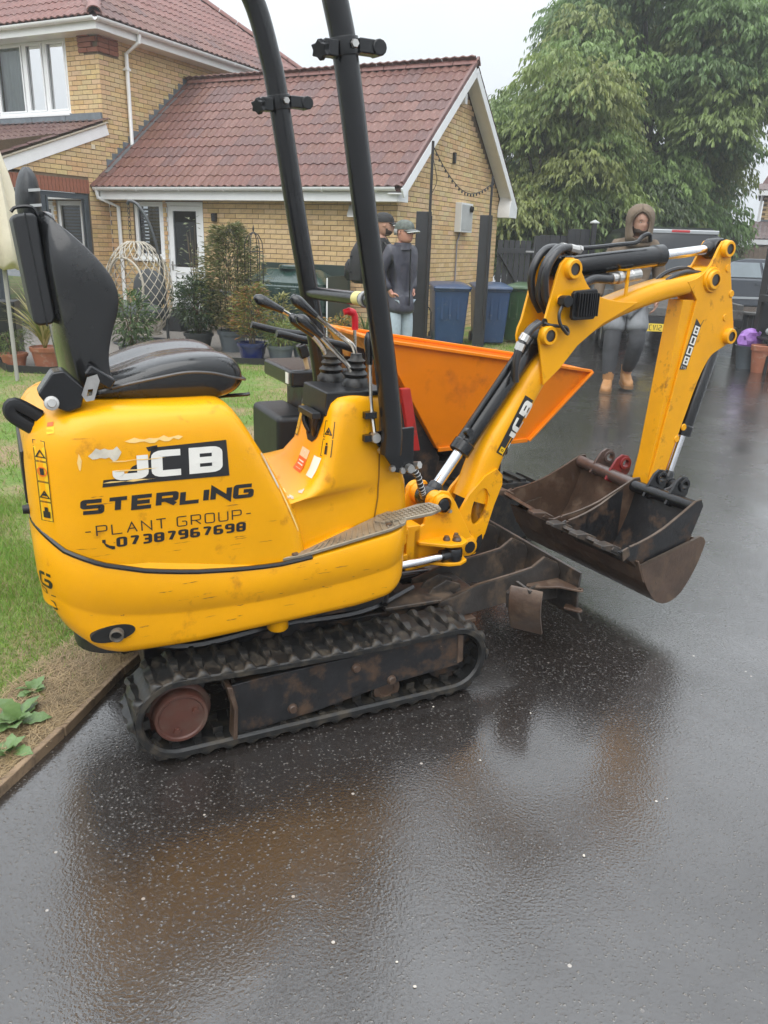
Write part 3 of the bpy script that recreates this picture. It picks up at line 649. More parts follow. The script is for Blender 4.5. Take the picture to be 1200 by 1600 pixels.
# footboard and pedal
def foot_board():
    P = [(.375, .090), (.43, .074), (.74, .073), (.80, .090), (.825, .125), (.828, .175), (.79, .215), (.70, .185), (.46, .105)]
    return MB().prism(P, .0, .012, lambda x, y, t: (x, y, .566+(x-.375)*.155+t))
FB = eb(foot_board(), 'footboard', ALU, None, bevel=.003)
g = MB()
for k in range(15):
    x = .47+.022*k; g.bar((x, .080, .5805+(x-.375)*.155), (x+.03, .100+max(0, x-.46)*.29, .5805+(x+.03-.375)*.155), .004, .003)
eb(g, 'tread_rib', ALU, FB, kind='stuff')
for x, y in ((.42, .088), (.745, .10)):
    g = MB(); g.lathe([(0, .006), (.009, .006), (.011, 0)], (x, y, .579+(x-.375)*.155), (0, 0, 1), 8); eb(g, 'bolt', RUST, FB)
def pedal():
    mb = MB(); P = [(.715, .150), (.735, .118), (.90, .098), (.945, .112), (.955, .150), (.94, .19), (.90, .20), (.80, .185), (.74, .19)]
    return mb.prism(P, 0, .012, lambda x, y, t: (x, y, .628+(x-.715)*.11+t))
PD = eb(pedal(), 'foot_pedal', ALU, None, bevel=.003)
g = MB()
for i in range(13):
    for j in range(4):
        x = .745+.0155*i; y = .115+.018*j
        g.box((x, y, .641+(x-.715)*.11), (.009, .010, .005))
eb(g, 'tread_stud', ALU, PD, kind='stuff')
# ---- levers
CHRL = M('lever_rod', (.55, .52, .47), .22, 1, var=.2, vs=20, dirt=((.25, .17, .09), .25, 12))
def boot(x, y):
    return MB().lathe([(0, .10), (.018, .10), (.020, .085), (.030, .078), (.022, .068), (.034, .058), (.027, .048), (.040, .036), (.034, .024), (.046, .010), (.046, -.01), (0, -.01)], (x, y, 1.062), (0, 0, 1), 24)
for x, y in ((.660, .40), (.700, .285)): eb(boot(x, y), 'lever_boot', RUB, CP, smooth=50)
def lever(pts, knob_r=.019, nm='control_lever', kn=None, rr=.0075):
    p = spline(pts, 6); o = eb(MB().tube(p[2:], rr, 8), nm, CHRL)
    d = (Vector(pts[0])-Vector(p[3])).normalized(); g = MB()
    g.lathe([(0, .030), (knob_r*.55, .027), (knob_r*.95, .012), (knob_r, -.004), (knob_r*.8, -.028), (.0115, -.058), (.010, -.072), (0, -.072)], Vector(pts[0])-d*.015, d, 14); eb(g, 'lever_knob', kn or SEATM, o, smooth=60)
    return o
lever([(.432, .46, 1.318), (.50, .44, 1.285), (.60, .42, 1.225), (.648, .405, 1.175), (.660, .40, 1.13)])
lever([(.520, .36, 1.325), (.58, .345, 1.278), (.66, .32, 1.213), (.694, .295, 1.180), (.700, .285, 1.12)])
lever([(.535, .42, 1.262), (.58, .41, 1.222), (.63, .40, 1.165), (.65, .40, 1.11), (.653, .40, 1.07)])
lever([(.517, .30, 1.272), (.57, .292, 1.226), (.64, .28, 1.155), (.672, .275, 1.120), (.680, .275, 1.085)])
lever([(.708, .205, 1.225), (.707, .198, 1.15), (.711, .19, 1.02), (.714, .165, .93)], .017, 'blade_lever', BLKP, .0075)
g = MB(); g.lathe([(0, .012), (.015, .012), (.017, .004), (.017, -.012), (0, -.012)], (.714, .155, .915), (0, -1, 0), 12); eb(g, 'lever_pivot', ZINC)
g = MB(); g.bx(.675, .72, .150, .182, .905, .925); eb(g, 'pivot_arm', BLKP)
g = MB(); g.bx(.675, .715, .150, .180, .978, .998); eb(g, 'lever_guide', BLKP)
g = MB(); g.tube([(.748, .40, 1.06), (.738, .39, 1.26)], .006, 8); rl = eb(g, 'throttle_lever', CHRL)
g = MB(); g.tube(spline([(.741, .392, 1.225), (.739, .390, 1.262), (.732, .390, 1.278), (.715, .39, 1.284), (.700, .392, 1.280)], 4), [.011]*8+[.013]*5+[.010]*4, 10); eb(g, 'red_handle', REDK, rl, smooth=60)
# ---- roll bar
def ropsp(y): return spline([(.762, y, .862), (.764, y, .93), (.752, y, 1.03), (.731, y, 1.160), (.693, y, 1.372), (.654, y, 1.583), (.595, y, 1.93), (.566, y, 2.06), (.515, y, 2.21), (.43, y, 2.32), (.32, y, 2.36)], 6)
RP = []
for y in (.14, .72):
    RP.append(eb(MB().tube(ropsp(y), .0345, 20), 'roll_bar_post', BLKP, smooth=60))
eb(MB().tube([(.32, .12, 2.36), (.32, .74, 2.36)], .0345, 16), 'roll_bar_top', BLKP)
RC = eb(MB().tube([(.700, .165, 1.335), (.700, .70, 1.322)], .0215, 16), 'roll_bar_brace', BLKP, smooth=60)
g = MB(); g.tube([(.700, .240, 1.3335), (.700, .290, 1.332)], .0222, 16, cap=False); eb(g, 'yellow_label', M('pale_yellow_label', (.78, .70, .28), .4), RC, smooth=60)
g = MB(); g.tube([(.700, .205, 1.334), (.700, .228, 1.3335)], .026, 12); g.tube(spline([(.70, .216, 1.33), (.712, .19, 1.28), (.735, .165, 1.20), (.742, .185, 1.10)], 6), .006, 6); eb(g, 'cable_clip', M('clear_clip', (.35, .35, .34), .2), RC, smooth=40)
for y, z in ((.14, 1.985), (.72, 1.925)):
    i = min(ropsp(y), key=lambda p: abs(p.z-z)); d = Vector((-.17, 0, .985))
    o = i-d*(i.z-z)
    k = MB(); k.lathe([(.0345, -.022), (.040, -.022), (.042, 0), (.040, .022), (.0345, .022)], o, d, 20); cl = eb(k, 'fold_clamp', BLKP, RP[0 if y < .4 else 1], bevel=.002)
    k = MB(); k.box(o+Vector((.06, -.012, .004)), (.06, .042, .036)); k.lathe([(0, .026), (.019, .026), (.021, -.026), (0, -.026)], o+Vector((.088, -.012, .004)), (0, 1, 0), 12); k2_ = MB(); k2_.box(o+Vector((-.05, -.02, -.012)), (.04, .038, .04)); eb(k2_, 'clamp_block', BLKP, RP[0 if y < .4 else 1], bevel=.004); eb(k, 'fold_hinge', BLKP, RP[0 if y < .4 else 1], bevel=.004)
    k = MB(); st = []
    for q in range(12):
        r = .026 if q % 2 else .018; st.append((r*math.cos(R(30*q)), r*math.sin(R(30*q))))
    ax = Vector((-.75, -.6, -.25)).normalized(); fx, fy = frame_of(ax); cc = o+Vector((-.078, -.032, -.02))
    k.prism(st, -.012, .012, lambda x, yy, t: cc+fx*x+fy*yy+ax*t); k.tube([cc, o], .008, 8); eb(k, 'star_knob', BLK, RP[0 if y < .4 else 1], bevel=.004)
    k = MB(); k.lathe([(0, .008), (.010, .008), (.012, 0)], o+Vector((.01, -.046, .002)), (0, -1, 0), 6); eb(k, 'bolt', ZINC, RP[0 if y < .4 else 1])
# mounting bracket at the foot of each post
for y, s in ((.14, -1), (.72, 1)):
    k = MB(); k.prism([(.700, .928), (.862, .936), (.866, .775), (.800, .787), (.772, .828)], y+.032*1, y+.044, XZ); br = eb(k, 'roll_bar_bracket', BLKP, None, bevel=.004)
    for bx_, bz in ((.722, .905), (.785, .803), (.822, .792), (.742, .868)):
        k = MB(); k.lathe([(0, .011), (.009, .011), (.0125, .003), (.0125, 0)], (bx_, y+.032, bz), (0, -1, 0), 8); eb(k, 'bolt', ZINC, br)
# ---- swing post
def bm(): return MB(BOOMX)
CLP = [(.322, .56, 0), (.393, .742, 0), (.500, .905, 0), (.602, 1.055, 0), (.755, 1.188, 0), (.943, 1.275, 0), (1.18, 1.340, 0), (1.36, 1.372, 0), (1.45, 1.388, 0)]
k = bm()
for l in (-.085, .073):
    k.prism([(.015, .345), (.245, .352), (.285, .372), (.300, .415), (.272, .452), (.195, .590), (.165, .632), (.128, .640), (.092, .622), (.075, .585), (.060, .52), (.015, .50)], l, l+.014, lambda x, z, t: (x, t, z))
k.bx(-.015, .045, -.085, .087, .345, .520); k.bx(.045, .10, -.05, .05, .345, .40)
KP = eb(k, 'swing_post', YEL, None, bevel=.004)
k = bm(); k.bx(-.075, -.01, -.09, .09, .39, .415); k.bx(-.075, -.01, -.09, .09, .49, .515); k.bx(-.10, -.05, -.10, .10, .37, .53); eb(k, 'swing_bracket', YEL, KP, bevel=.005)
k = bm(); k.lathe([(.03, -.11), (.038, -.105), (.040, .105), (.03, .11), (0, .11)], (.128, 0, .592), (0, 1, 0), 20)
eb(k, 'pin_boss', YEL, KP, smooth=40)
k = bm(); k.lathe([(0, .012), (.020, .012), (.024, .008), (.024, 0)], (.128, -.098, .592), (0, -1, 0), 16); k.prism([(.106, .605), (.128, .617), (.152, .60), (.168, .565), (.158, .553), (.145, .556), (.108, .575)], -.100, -.091, lambda x, z, t: (x, t, z)); pn = eb(k, 'pivot_pin', BLKP, KP, bevel=.002)
k = bm(); k.lathe([(0, .010), (.007, .010), (.0085, 0)], (.158, -.100, .563), (0, -1, 0), 6); eb(k, 'bolt', ZINC, pn)
# lugs for the swing ram
k = bm()
for z in (.445, .372):
    k.prism([(.03, -.08), (.20, -.08), (.215, -.11), (.205, -.165), (.165, -.185), (.12, -.175), (.03, -.10)], z, z+.014, lambda x, y, t: (x, y, t))
LG = eb(k, 'ram_lug', YEL, KP, bevel=.004)
for x, y, r in ((.168, -.145, .014), (.135, -.125, .011), (.185, -.115, .009)):
    k = bm(); k.lathe([(0, .016), (r*.9, .016), (r, .010), (r*1.3, .006), (r*1.3, 0)], (x, y, .459), (0, 0, 1), 10); eb(k, 'bolt', RUST, LG)
k = MB(); P = ulz(.155, -.145, .408); a = Vector((.55, .24, .400)); k.tube([a, P], .0155, 14); SR = eb(k, 'swing_ram_rod', CHR)
k = MB(); k.lathe([(0, .026), (.030, .026), (.034, .018), (.034, -.018), (.030, -.026), (0, -.026)], P, (0, 0, 1), 20); k.tube([P-(P-a).normalized()*.055, P], .024, 12); eb(k, 'ram_eye', BLKP, SR)
# ---- boom
def profile_tube(cl, wd, hg, n=20):
    """rounded-section beam along (u,z) centre line"""
    rg = []; m = len(cl)
    for i, p in enumerate(cl):
        a = cl[max(0, i-1)]; b = cl[min(m-1, i+1)]; d = Vector((b[0]-a[0], b[1]-a[1])).normalized(); nx = (-d.y, d.x); h = hg[i]/2; ww = wd/2
        ring = []
        for k in range(n):
            t = 2*math.pi*k/n; c, s = math.cos(t), math.sin(t); e = .62
            ring.append((p[0]+nx[0]*h*math.copysign(abs(c)**e, c), ww*math.copysign(abs(s)**e, s), p[1]+nx[1]*h*math.copysign(abs(c)**e, c)))
        rg.append(ring)
    return rg
CL = [(p.x, p.y) for p in spline(CLP, 5)]
HG = [.122-.036*min(1, i/(len(CL)*.62)) for i in range(len(CL))]
k = bm(); k.rings(profile_tube(CL, .118, HG)); BO = eb(k, 'boom', YEL, smooth=50)
# forked foot with an oval opening each side
oval = [(.325+.036*math.cos(t)+.014*math.sin(t), .545+.072*math.sin(t)) for t in [2*math.pi*i/22 for i in range(22)]]
k = bm()
for l in (-.066, .052):
    k.prism([(.215, .425), (.225, .385), (.262, .352), (.318, .350), (.345, .385), (.372, .470), (.395, .540), (.428, .622), (.425, .66), (.395, .69), (.340, .665), (.272, .600), (.222, .52)], l, l+.014, lambda x, z, t: (x, t, z), holes=[oval])
k.prism([(.352, .40), (.372, .42), (.42, .58), (.41, .60), (.39, .57)], -.052, .052, lambda x, z, t: (x, t, z))
eb(k, 'boom_foot', YEL2, BO, bevel=.004)
k = bm(); k.lathe([(.022, -.092), (.036, -.088), (.044, -.07), (.046, .07), (.036, .088), (.022, .092)], (.272, 0, .395), (0, 1, 0), 22); eb(k, 'foot_boss', YEL2, BO, smooth=40)
k = bm(); k.lathe([(0, .002), (.024, .002), (.026, -.01)], (.272, -.091, .395), (0, -1, 0), 14); k.prism([(.300, .35), (.33, .362), (.352, .395), (.345, .43), (.325, .42), (.315, .385)], -.0668, -.066, lambda x, z, t: (x, t, z)); eb(k, 'boss_hole_patch', HOLE, BO)  # near-black disc and patch painted as the dark hole in the boss
k = bm()
for i in range(5):
    l = -.03+.015*i; k.tube(spline([(.20, l, .36), (.262+.01*i, l, .47), (.315+.01*i, l, .55), (.37, l*.6, .66)], 6), .0095, 8)
eb(k, 'hose', HOSE, BO)
# gusset plates at the bend
GP = [(p.x, p.y) for p in spline([(.585, 1.000, 0), (.566, 1.075, 0), (.548, 1.150, 0)], 3)]+[(.541, 1.175), (.546, 1.205), (.560, 1.235), (.603, 1.415), (.615, 1.447), (.640, 1.468), (.675, 1.468), (.706, 1.448)]+[(p.x, p.y) for p in spline([(.722, 1.418, 0), (.765, 1.365, 0), (.83, 1.328, 0), (.93, 1.310, 0), (1.04, 1.305, 0)], 4)]+[(1.0, 1.285), (.86, 1.225), (.74, 1.145), (.66, 1.06)]
k = bm()
for l in (-.071, .059): k.prism(GP, l, l+.012, lambda x, z, t: (x, t, z))
GU = eb(k, 'boom_gusset', YEL, BO, bevel=.003)
def boss(u, z, l0, r, nm='pin_boss', mat=YEL, par=None, h=.022):
    g = bm(); g.lathe([(r*.62, h), (r*.92, h), (r, h-.004), (r*1.04, 0), (r*1.1, -.004)], (u, l0, z), (0, -1, 0), 22)
    o = eb(g, nm, mat, par, smooth=35)
    g = bm(); g.lathe([(0, h-.005), (r*.62, h-.005), (r*.63, h-.016)], (u, l0, z), (0, -1, 0), 18); eb(g, 'pin', M('greased_pin', (.07, .065, .06), .35, .6, var=.3, vs=40), o, smooth=30) if par and par.parent == EXC else eb(g, 'pin', M('greased_pin', (.07, .065, .06), .35, .6, var=.3, vs=40), par, smooth=30)
    return o
for u_, z_, r_ in ((.668, 1.428, .036), (.579, 1.189, .036)): boss(u_, z_, -.071, r_, par=BO)
for u_, z_ in ((.628, 1.318),):
    g = bm(); g.lathe([(0, .004), (.017, .004), (.019, 0)], (u_, -.071, z_), (0, -1, 0), 14); eb(g, 'weld_plug', YEL, BO)
g = bm(); g.lathe([(0, .07), (.049, .07), (.053, .062), (.053, -.062), (.049, -.07), (0, -.07)], (1.474, 0, 1.393), (0, 1, 0), 28)
eb(g, 'boom_nose', YEL, BO, smooth=35); boss(1.474, 1.393, -.068, .040, par=BO, h=.014)
# logo on the boom
BOT = BVHTree.FromPolygons([tuple(p) for p in k.v], k.f)
bdir = Vector((.572-.386, 0, .924-.755)); bl = bdir.length; 
def bplace(s, t):
    a = Vector((.457, 0, .722)); d = Vector((.114, 0, .200)).normalized(); nn = Vector((-d.z, 0, d.x)); p = a+d*s+nn*t; return ulz(p.x, -.10, p.z)
kb = bm(); kb.rings(profile_tube(CL, .118, HG)); BTT = BVHTree.FromPolygons([tuple(p) for p in kb.v], kb.f); bdn = BOOMX.to_3x3() @ Vector((0, 1, 0))
def boom_decal(nm, q, mat, off=.0016): return eb_decal(nm, q, bplace, BTT, bdn, mat, BO, off)
boom_decal('logo_plate', [rectq(-.006, .004, .238, .074)], DEC_K)
q, wl = lettering('JCB', .050, .060, .0195, .006, 0, .62); boom_decal('logo_letters', shift(q, .034, .013), DEC_W, .0028)
boom_decal('yellow_emblem', [rectq(.0, .040, .024, .066)], DEC_Y, .0028)
boom_decal('emblem_print', frame_q(.008, .046, .016, .060, .002), DEC_K, .0036)
# ---- rams
def ram(a, b, l0, r, rr, nm, frac=.62, l=0, hose=True):
    A, B = Vector((a[0], l, a[1])), Vector((b[0], l, b[1])); d = (B-A).normalized(); Ln = (B-A).length; E = A+d*Ln*frac
    g = bm(); g.lathe([(0, 0), (r*.75, 0), (r, .012), (r, Ln*frac-.05), (r*1.12, Ln*frac-.045), (r*1.12, Ln*frac-.004), (r*.95, Ln*frac), (rr, Ln*frac)], A+d*.02, d, 24)
    g.lathe([(0, .045), (r*.9, .045), (r*1.0, .03), (r*1.0, -.03), (r*.9, -.045), (0, -.045)], A, (0, 1, 0), 18)
    o = eb(g, nm+'_cylinder', BLKP, smooth=40)
    g = bm(); g.tube([E, B-d*.03], rr, 16); ro = eb(g, nm+'_rod', CHR, o, smooth=60)
    g = bm(); g.lathe([(0, .036), (rr*1.9, .036), (rr*2.1, .028), (rr*2.1, -.028), (rr*1.9, -.036), (0, -.036)], B, (0, 1, 0), 18); g.tube([B-d*.065, B-d*.055, B], [rr*1.1, rr*1.5, rr*1.5], 12); eb(g, 'rod_eye', BLKP, o, smooth=40)
    return o, A, B, d
o, A, B, d = ram((.594, 1.178), (.128, .592), 0, .038, .021, 'boom_ram', .70)
nn = Vector((-d.z, 0, d.x)); nn = nn if nn.x < 0 else -nn
g = bm(); g.tube(spline([A+d*.05+nn*.05-Vector((0, .02, 0)), A+d*.2+nn*.048-Vector((0, .02, 0)), A+d*.40+nn*.046-Vector((0, .02, 0)), A+d*.46+nn*.042-Vector((0, .02, 0))], 4), .0085, 8); g.lathe([(0, .02), (.016, .02), (.018, 0), (0, -.02)], A+d*.47+nn*.042-Vector((0, .03, 0)), (0, -1, .2), 10); eb(g, 'ram_pipe', BLKP, o)
o2, A2, B2, d2 = ram((.655, 1.425), (1.535, 1.518), 0, .040, .021, 'dipper_ram', .615)
g = bm(); g.tube(spline([(.66, -.02, 1.492), (.70, -.02, 1.500), (.80, -.02, 1.505), (.95, -.02, 1.520), (1.04, -.02, 1.530), (1.075, -.02, 1.556), (1.11, -.02, 1.562), (1.12, -.02, 1.535)], 5), .0085, 8); eb(g, 'ram_pipe', BLKP, o2)
g = bm(); g.tube([(.965, -.02, 1.425), (1.19, -.02, 1.452)], .007, 6); eb(g, 'ram_guard', YEL2, o2)
o3, A3, B3, d3 = ram((1.638, 1.156), (1.445, .480), 0, .036, .019, 'bucket_ram', .64)
# ---- hoses at the boom elbow
g = bm()
for l, r0 in ((-.045, 0), (-.01, .012), (.025, -.006)):
    g.tube(spline([(.705, l, 1.488), (.66, l, 1.502), (.608+r0, l-.01, 1.488), (.568+r0, l-.015, 1.445), (.558+r0, l-.01, 1.39), (.578, l, 1.325), (.62, l, 1.27)], 7), .015, 10)
eb(g, 'hose_loop', HOSE, BO, smooth=60)
g = bm()
for l, dz in ((-.045, .0), (.0, .012)):
    g.tube([(.672, l, 1.500+dz*.3), (.712, l, 1.494+dz*.3)], .0175, 10); g.tube([(.715, l, 1.4995+dz*.3), (.728, l, 1.495+dz*.3)], .016, 6)
eb(g, 'hose_fitting', ZINC, BO, smooth=30)
g = bm(); 
for l, k_ in ((-.065, 0), (-.035, .018)):
    g.tube(spline([(.545+k_, l, 1.235), (.50+k_, l, 1.205), (.462+k_, l, 1.150), (.448+k_, l, 1.09), (.452+k_, l, 1.02)], 6), .0125, 10)
eb(g, 'lift_hose', HOSE, BO, smooth=60)
g = bm()
for l, k_ in ((-.065, 0), (-.035, .018)): g.tube([(.487+k_, l, 1.190), (.472+k_, l, 1.168)], .0165, 8); g.tube([(.467+k_, l, 1.160), (.456+k_, l, 1.135)], .0155, 6)
eb(g, 'hose_fitting', ZINC, BO, smooth=30)
# coupling lying along the top of the boom
g = bm(); g.tube(spline([(.72, -.05, 1.36), (.80, -.05, 1.392), (.87, -.05, 1.392), (.90, -.05, 1.394)], 5), .018, 10); g.tube(spline([(.74, -.02, 1.36), (.82, -.02, 1.388), (.90, -.02, 1.40)], 5), .014, 8); eb(g, 'boom_hose', HOSE, BO, smooth=60)
g = bm(); g.lathe([(.016, 0), (.021, .002), (.021, .02), (.017, .022), (.017, .03), (.024, .032), (.024, .055), (.018, .058), (.018, .068), (.023, .07), (.023, .10), (.020, .102), (.023, .106), (.023, .15), (.018, .152), (0, .152)], (.895, -.05, 1.393), (1, 0, .12), 14); eb(g, 'hose_coupling', ZINC, BO, smooth=25)
g = bm(); g.bx(.955, .967, -.078, -.07, 1.33, 1.40); g.bx(.955, .967, -.078, -.025, 1.424, 1.43); g.bx(.955, .967, -.078, -.072, 1.39, 1.428); eb(g, 'hose_bracket', YEL, BO)
g = bm()
for l, z_ in ((-.03, 0), (.01, .012)): g.tube(spline([(1.19, l, 1.355), (1.25, l, 1.395+z_), (1.33, l, 1.42+z_), (1.40, l, 1.42+z_), (1.46, l, 1.41), (1.50, l, 1.36)], 6), .010, 8)
eb(g, 'nose_hose', HOSE, BO, smooth=60)
# ---- work light
g = bm(); g.prism([(.665, 1.352), (.768, 1.360), (.776, 1.350), (.776, 1.258), (.768, 1.248), (.668, 1.245), (.658, 1.255), (.655, 1.342)], -.112, -.094, lambda x, z, t: (x, t, z))
WL = eb(g, 'work_light', BLK, BO, bevel=.004)
g = bm()
for i in range(9): x = .671+.012*i; g.prism([(x, 1.345), (x+.0045, 1.345), (x+.0045, 1.260), (x, 1.260)], -.134+.006*abs(i-4)/4, -.111, lambda a, z, t: (a, t, z))
eb(g, 'cooling_fin', BLK, WL, bevel=.001)
g = bm(); g.box((.628, -.098, 1.315), (.05, .03, .024)); g.lathe([(0, .02), (.02, .02), (.022, -.02), (0, -.02)], (.625, -.10, 1.315), (0, 1, 0), 12); g.bar((.628, -.09, 1.315), (.66, -.09, 1.30), .02, .012); eb(g, 'light_bracket', BLK, WL, bevel=.002)
g = bm(); g.tube(spline([(.615, -.10, 1.30), (.598, -.105, 1.27), (.603, -.11, 1.235), (.632, -.11, 1.205), (.655, -.10, 1.195), (.66, -.095, 1.205), (.645, -.095, 1.220), (.60, -.09, 1.225), (.575, -.08, 1.228), (.560, -.07, 1.235)], 6), .0065, 8); eb(g, 'light_cable', HOSE, WL, smooth=60)
g = bm(); g.lathe([(0, .002), (.014, .002), (.016, 0)], (.560, -.071, 1.236), (0, -1, 0), 14); eb(g, 'cable_hole', HOLE, WL)
# ---- dipper arm
DP = [(p.x, p.y) for p in spline([(1.325, 1.385, 0), (1.395, 1.405, 0), (1.452, 1.452, 0), (1.488, 1.520, 0)], 4)]+[(1.508, 1.548), (1.530, 1.553), (1.553, 1.545), (1.568, 1.520), (1.582, 1.45), (1.672, 1.185), (1.676, 1.155), (1.662, 1.126), (1.640, 1.115)]+[(p.x, p.y) for p in spline([(1.600, 1.098, 0), (1.548, 1.070, 0), (1.505, 1.005, 0), (1.472, .920, 0)], 3)]+[(1.335, .475), (1.320, .462), (1.272, .462), (1.262, .478), (1.400, 1.31)]
k = bm()
for l in (-.060, .030): k.prism(DP, l, l+.012, lambda x, z, t: (x, t, z))
DA = eb(k, 'dipper_arm', YEL2, bevel=.003)
k = bm(); k.prism([(1.33, 1.31), (1.400, 1.31), (1.42, 1.25), (1.275, .50), (1.264, .50)], -.0485, .0305, lambda x, z, t: (x, t, z)); k.prism([(1.60, 1.09), (1.57, 1.10), (1.49, 1.0), (1.32, .48), (1.335, .48), (1.47, .91), (1.51, 1.0), (1.55, 1.065)], -.0485, .0305, lambda x, z, t: (x, t, z)); eb(k, 'dipper_box', YEL2, DA, bevel=.003)
for u_, z_, r_ in ((1.535, 1.518, .034), (1.640, 1.154, .034)): boss(u_, z_, -.060, r_, par=DA)
for u_, z_ in ((1.565, 1.44), (1.615, 1.335), (1.60, 1.235), (1.44, .76), (1.405, .71)):
    g = bm(); g.lathe([(0, .004), (.014, .004), (.016, 0)], (u_, -.060, z_), (0, -1, 0), 14); eb(g, 'weld_plug', YEL, DA)
# model number down the arm
def dplace(s, t):
    a = Vector((1.362, 0, 1.042)); d = Vector((.058, 0, .205)).normalized(); nn = Vector((-d.z, 0, d.x)); p = a+d*s-nn*t; return ulz(p.x, -.0615, p.z)
k2 = bm(); k2.prism(DP, -.060, -.048, lambda x, z, t: (x, t, z)); DTT = BVHTree.FromPolygons([tuple(p) for p in k2.v], k2.f)
def dip_decal(nm, q, mat, off=.0014): return eb_decal(nm, q, lambda s, t: dplace(s, t), DTT, bdn, mat, DA, off)
dip_decal('number_plate', [([Vector((-.022, -.002)), Vector((-.012, .040)), Vector((.178, .040)), Vector((.200, -.002))], 0), ([Vector((.178, .036)), Vector((.205, .044)), Vector((.205, .047)), Vector((.178, .040))], 0)], DEC_K)
q = []
for i, ch in enumerate('8008'):
    for pl in GL[ch]:
        # upright digits stacked along the arm
        for q_ in ribbon([(.0085+.0235*a, (.007+.044*i+.030*b)/.6) for a, b in pl], .0095): q.append(([Vector((v.y*.6, v.x)) for v in q_], 0))
dip_decal('number_letters', [([a for a in qq[0]], i*0) for i, qq in enumerate(q)], DEC_W, .0026)
q, wl = lettering('CTS', .010, .009, .0018, .002, 0); dip_decal('number_letters', [([Vector((v.y-.014, v.x+.003)) for v in a], l) for a, l in q], DEC_W, .0026)
dip_decal('weld_seam', [rectq(-.50, -.020, -.02, -.0175)], M('dark_seam', (.10, .05, .01), .6))
# ---- buckets
def bucket(mb_side, prof, w, th=.008):
    """open bucket: shell following prof (u,z) across width w with two side plates"""
    return mb_side
def arc(p0, p1, p2, n=8):
    return [((1-t)**2*p0[0]+2*t*(1-t)*p1[0]+t*t*p2[0], (1-t)**2*p0[1]+2*t*(1-t)*p1[1]+t*t*p2[1]) for t in [i/n for i in range(n+1)]]
def shell(mb, prof, hw, th, lc=0):
    # thickness towards the inside
    P = [Vector(p) for p in prof]; c = sum(P, Vector((0, 0)))/len(P); ins = []
    for i, p in enumerate(P):
        d = (P[min(i+1, len(P)-1)]-P[max(i-1, 0)]).normalized(); n = Vector((-d.y, d.x)); n = n if n.dot(c-p) > 0 else -n; ins.append(p+n*th)
    loop = [tuple(p) for p in P]+[tuple(p) for p in ins[::-1]]
    return mb.prism(loop, lc-hw, lc+hw, lambda x, z, t: (x, t, z))
# wide ditching bucket fixed to the arm (part of the excavator)
dprof = arc((.885, .320), (.925, .215), (1.00, .145), 5)[:-1]+arc((1.00, .145), (1.075, .09), (1.155, .150), 6)[:-1]+arc((1.155, .150), (1.235, .235), (1.262, .360), 6)
g = bm(); shell(g, dprof, .392, .010); DB = eb(g, 'ditching_bucket', RUST, bevel=.002, smooth=50)
for l in (-.400, .390):
    g = bm(); g.prism(dprof+[(1.245, .382), (1.225, .388)], l, l+.010, lambda x, z, t: (x, t, z)); BSD = eb(g, 'bucket_side', RUST, DB, bevel=.002)
    g = bm(); g.bar((.89, l+.005, .3205), (1.226, l+.005, .3885), .0108, .004); eb(g, 'worn_edge', EDGE, BSD)
g = bm(); g.prism([(.868, .338), (.876, .342), (.925, .245), (.917, .240)], -.398, .398, lambda x, z, t: (x, t, z)); eb(g, 'cutting_edge', RUST, DB, bevel=.002)
g = bm()
for l in (-.075, .063): g.prism([(1.20, .30), (1.27, .33), (1.33, .41), (1.335, .46), (1.30, .52), (1.26, .525), (1.225, .48)], l, l+.012, lambda x, z, t: (x, t, z)); g.prism([(1.30, .40), (1.40, .42), (1.47, .46), (1.475, .50), (1.44, .52), (1.40, .49), (1.31, .47)], l, l+.012, lambda x, z, t: (x, t, z))
g.lathe([(.0, -.085), (.024, -.085), (.024, .085), (0, .085)], (1.287, 0, .487), (0, 1, 0), 14); g.lathe([(.0, -.085), (.022, -.085), (.022, .085), (0, .085)], (1.447, 0, .487), (0, 1, 0), 14)
eb(g, 'bucket_hanger', STEEL, DB, bevel=.002)
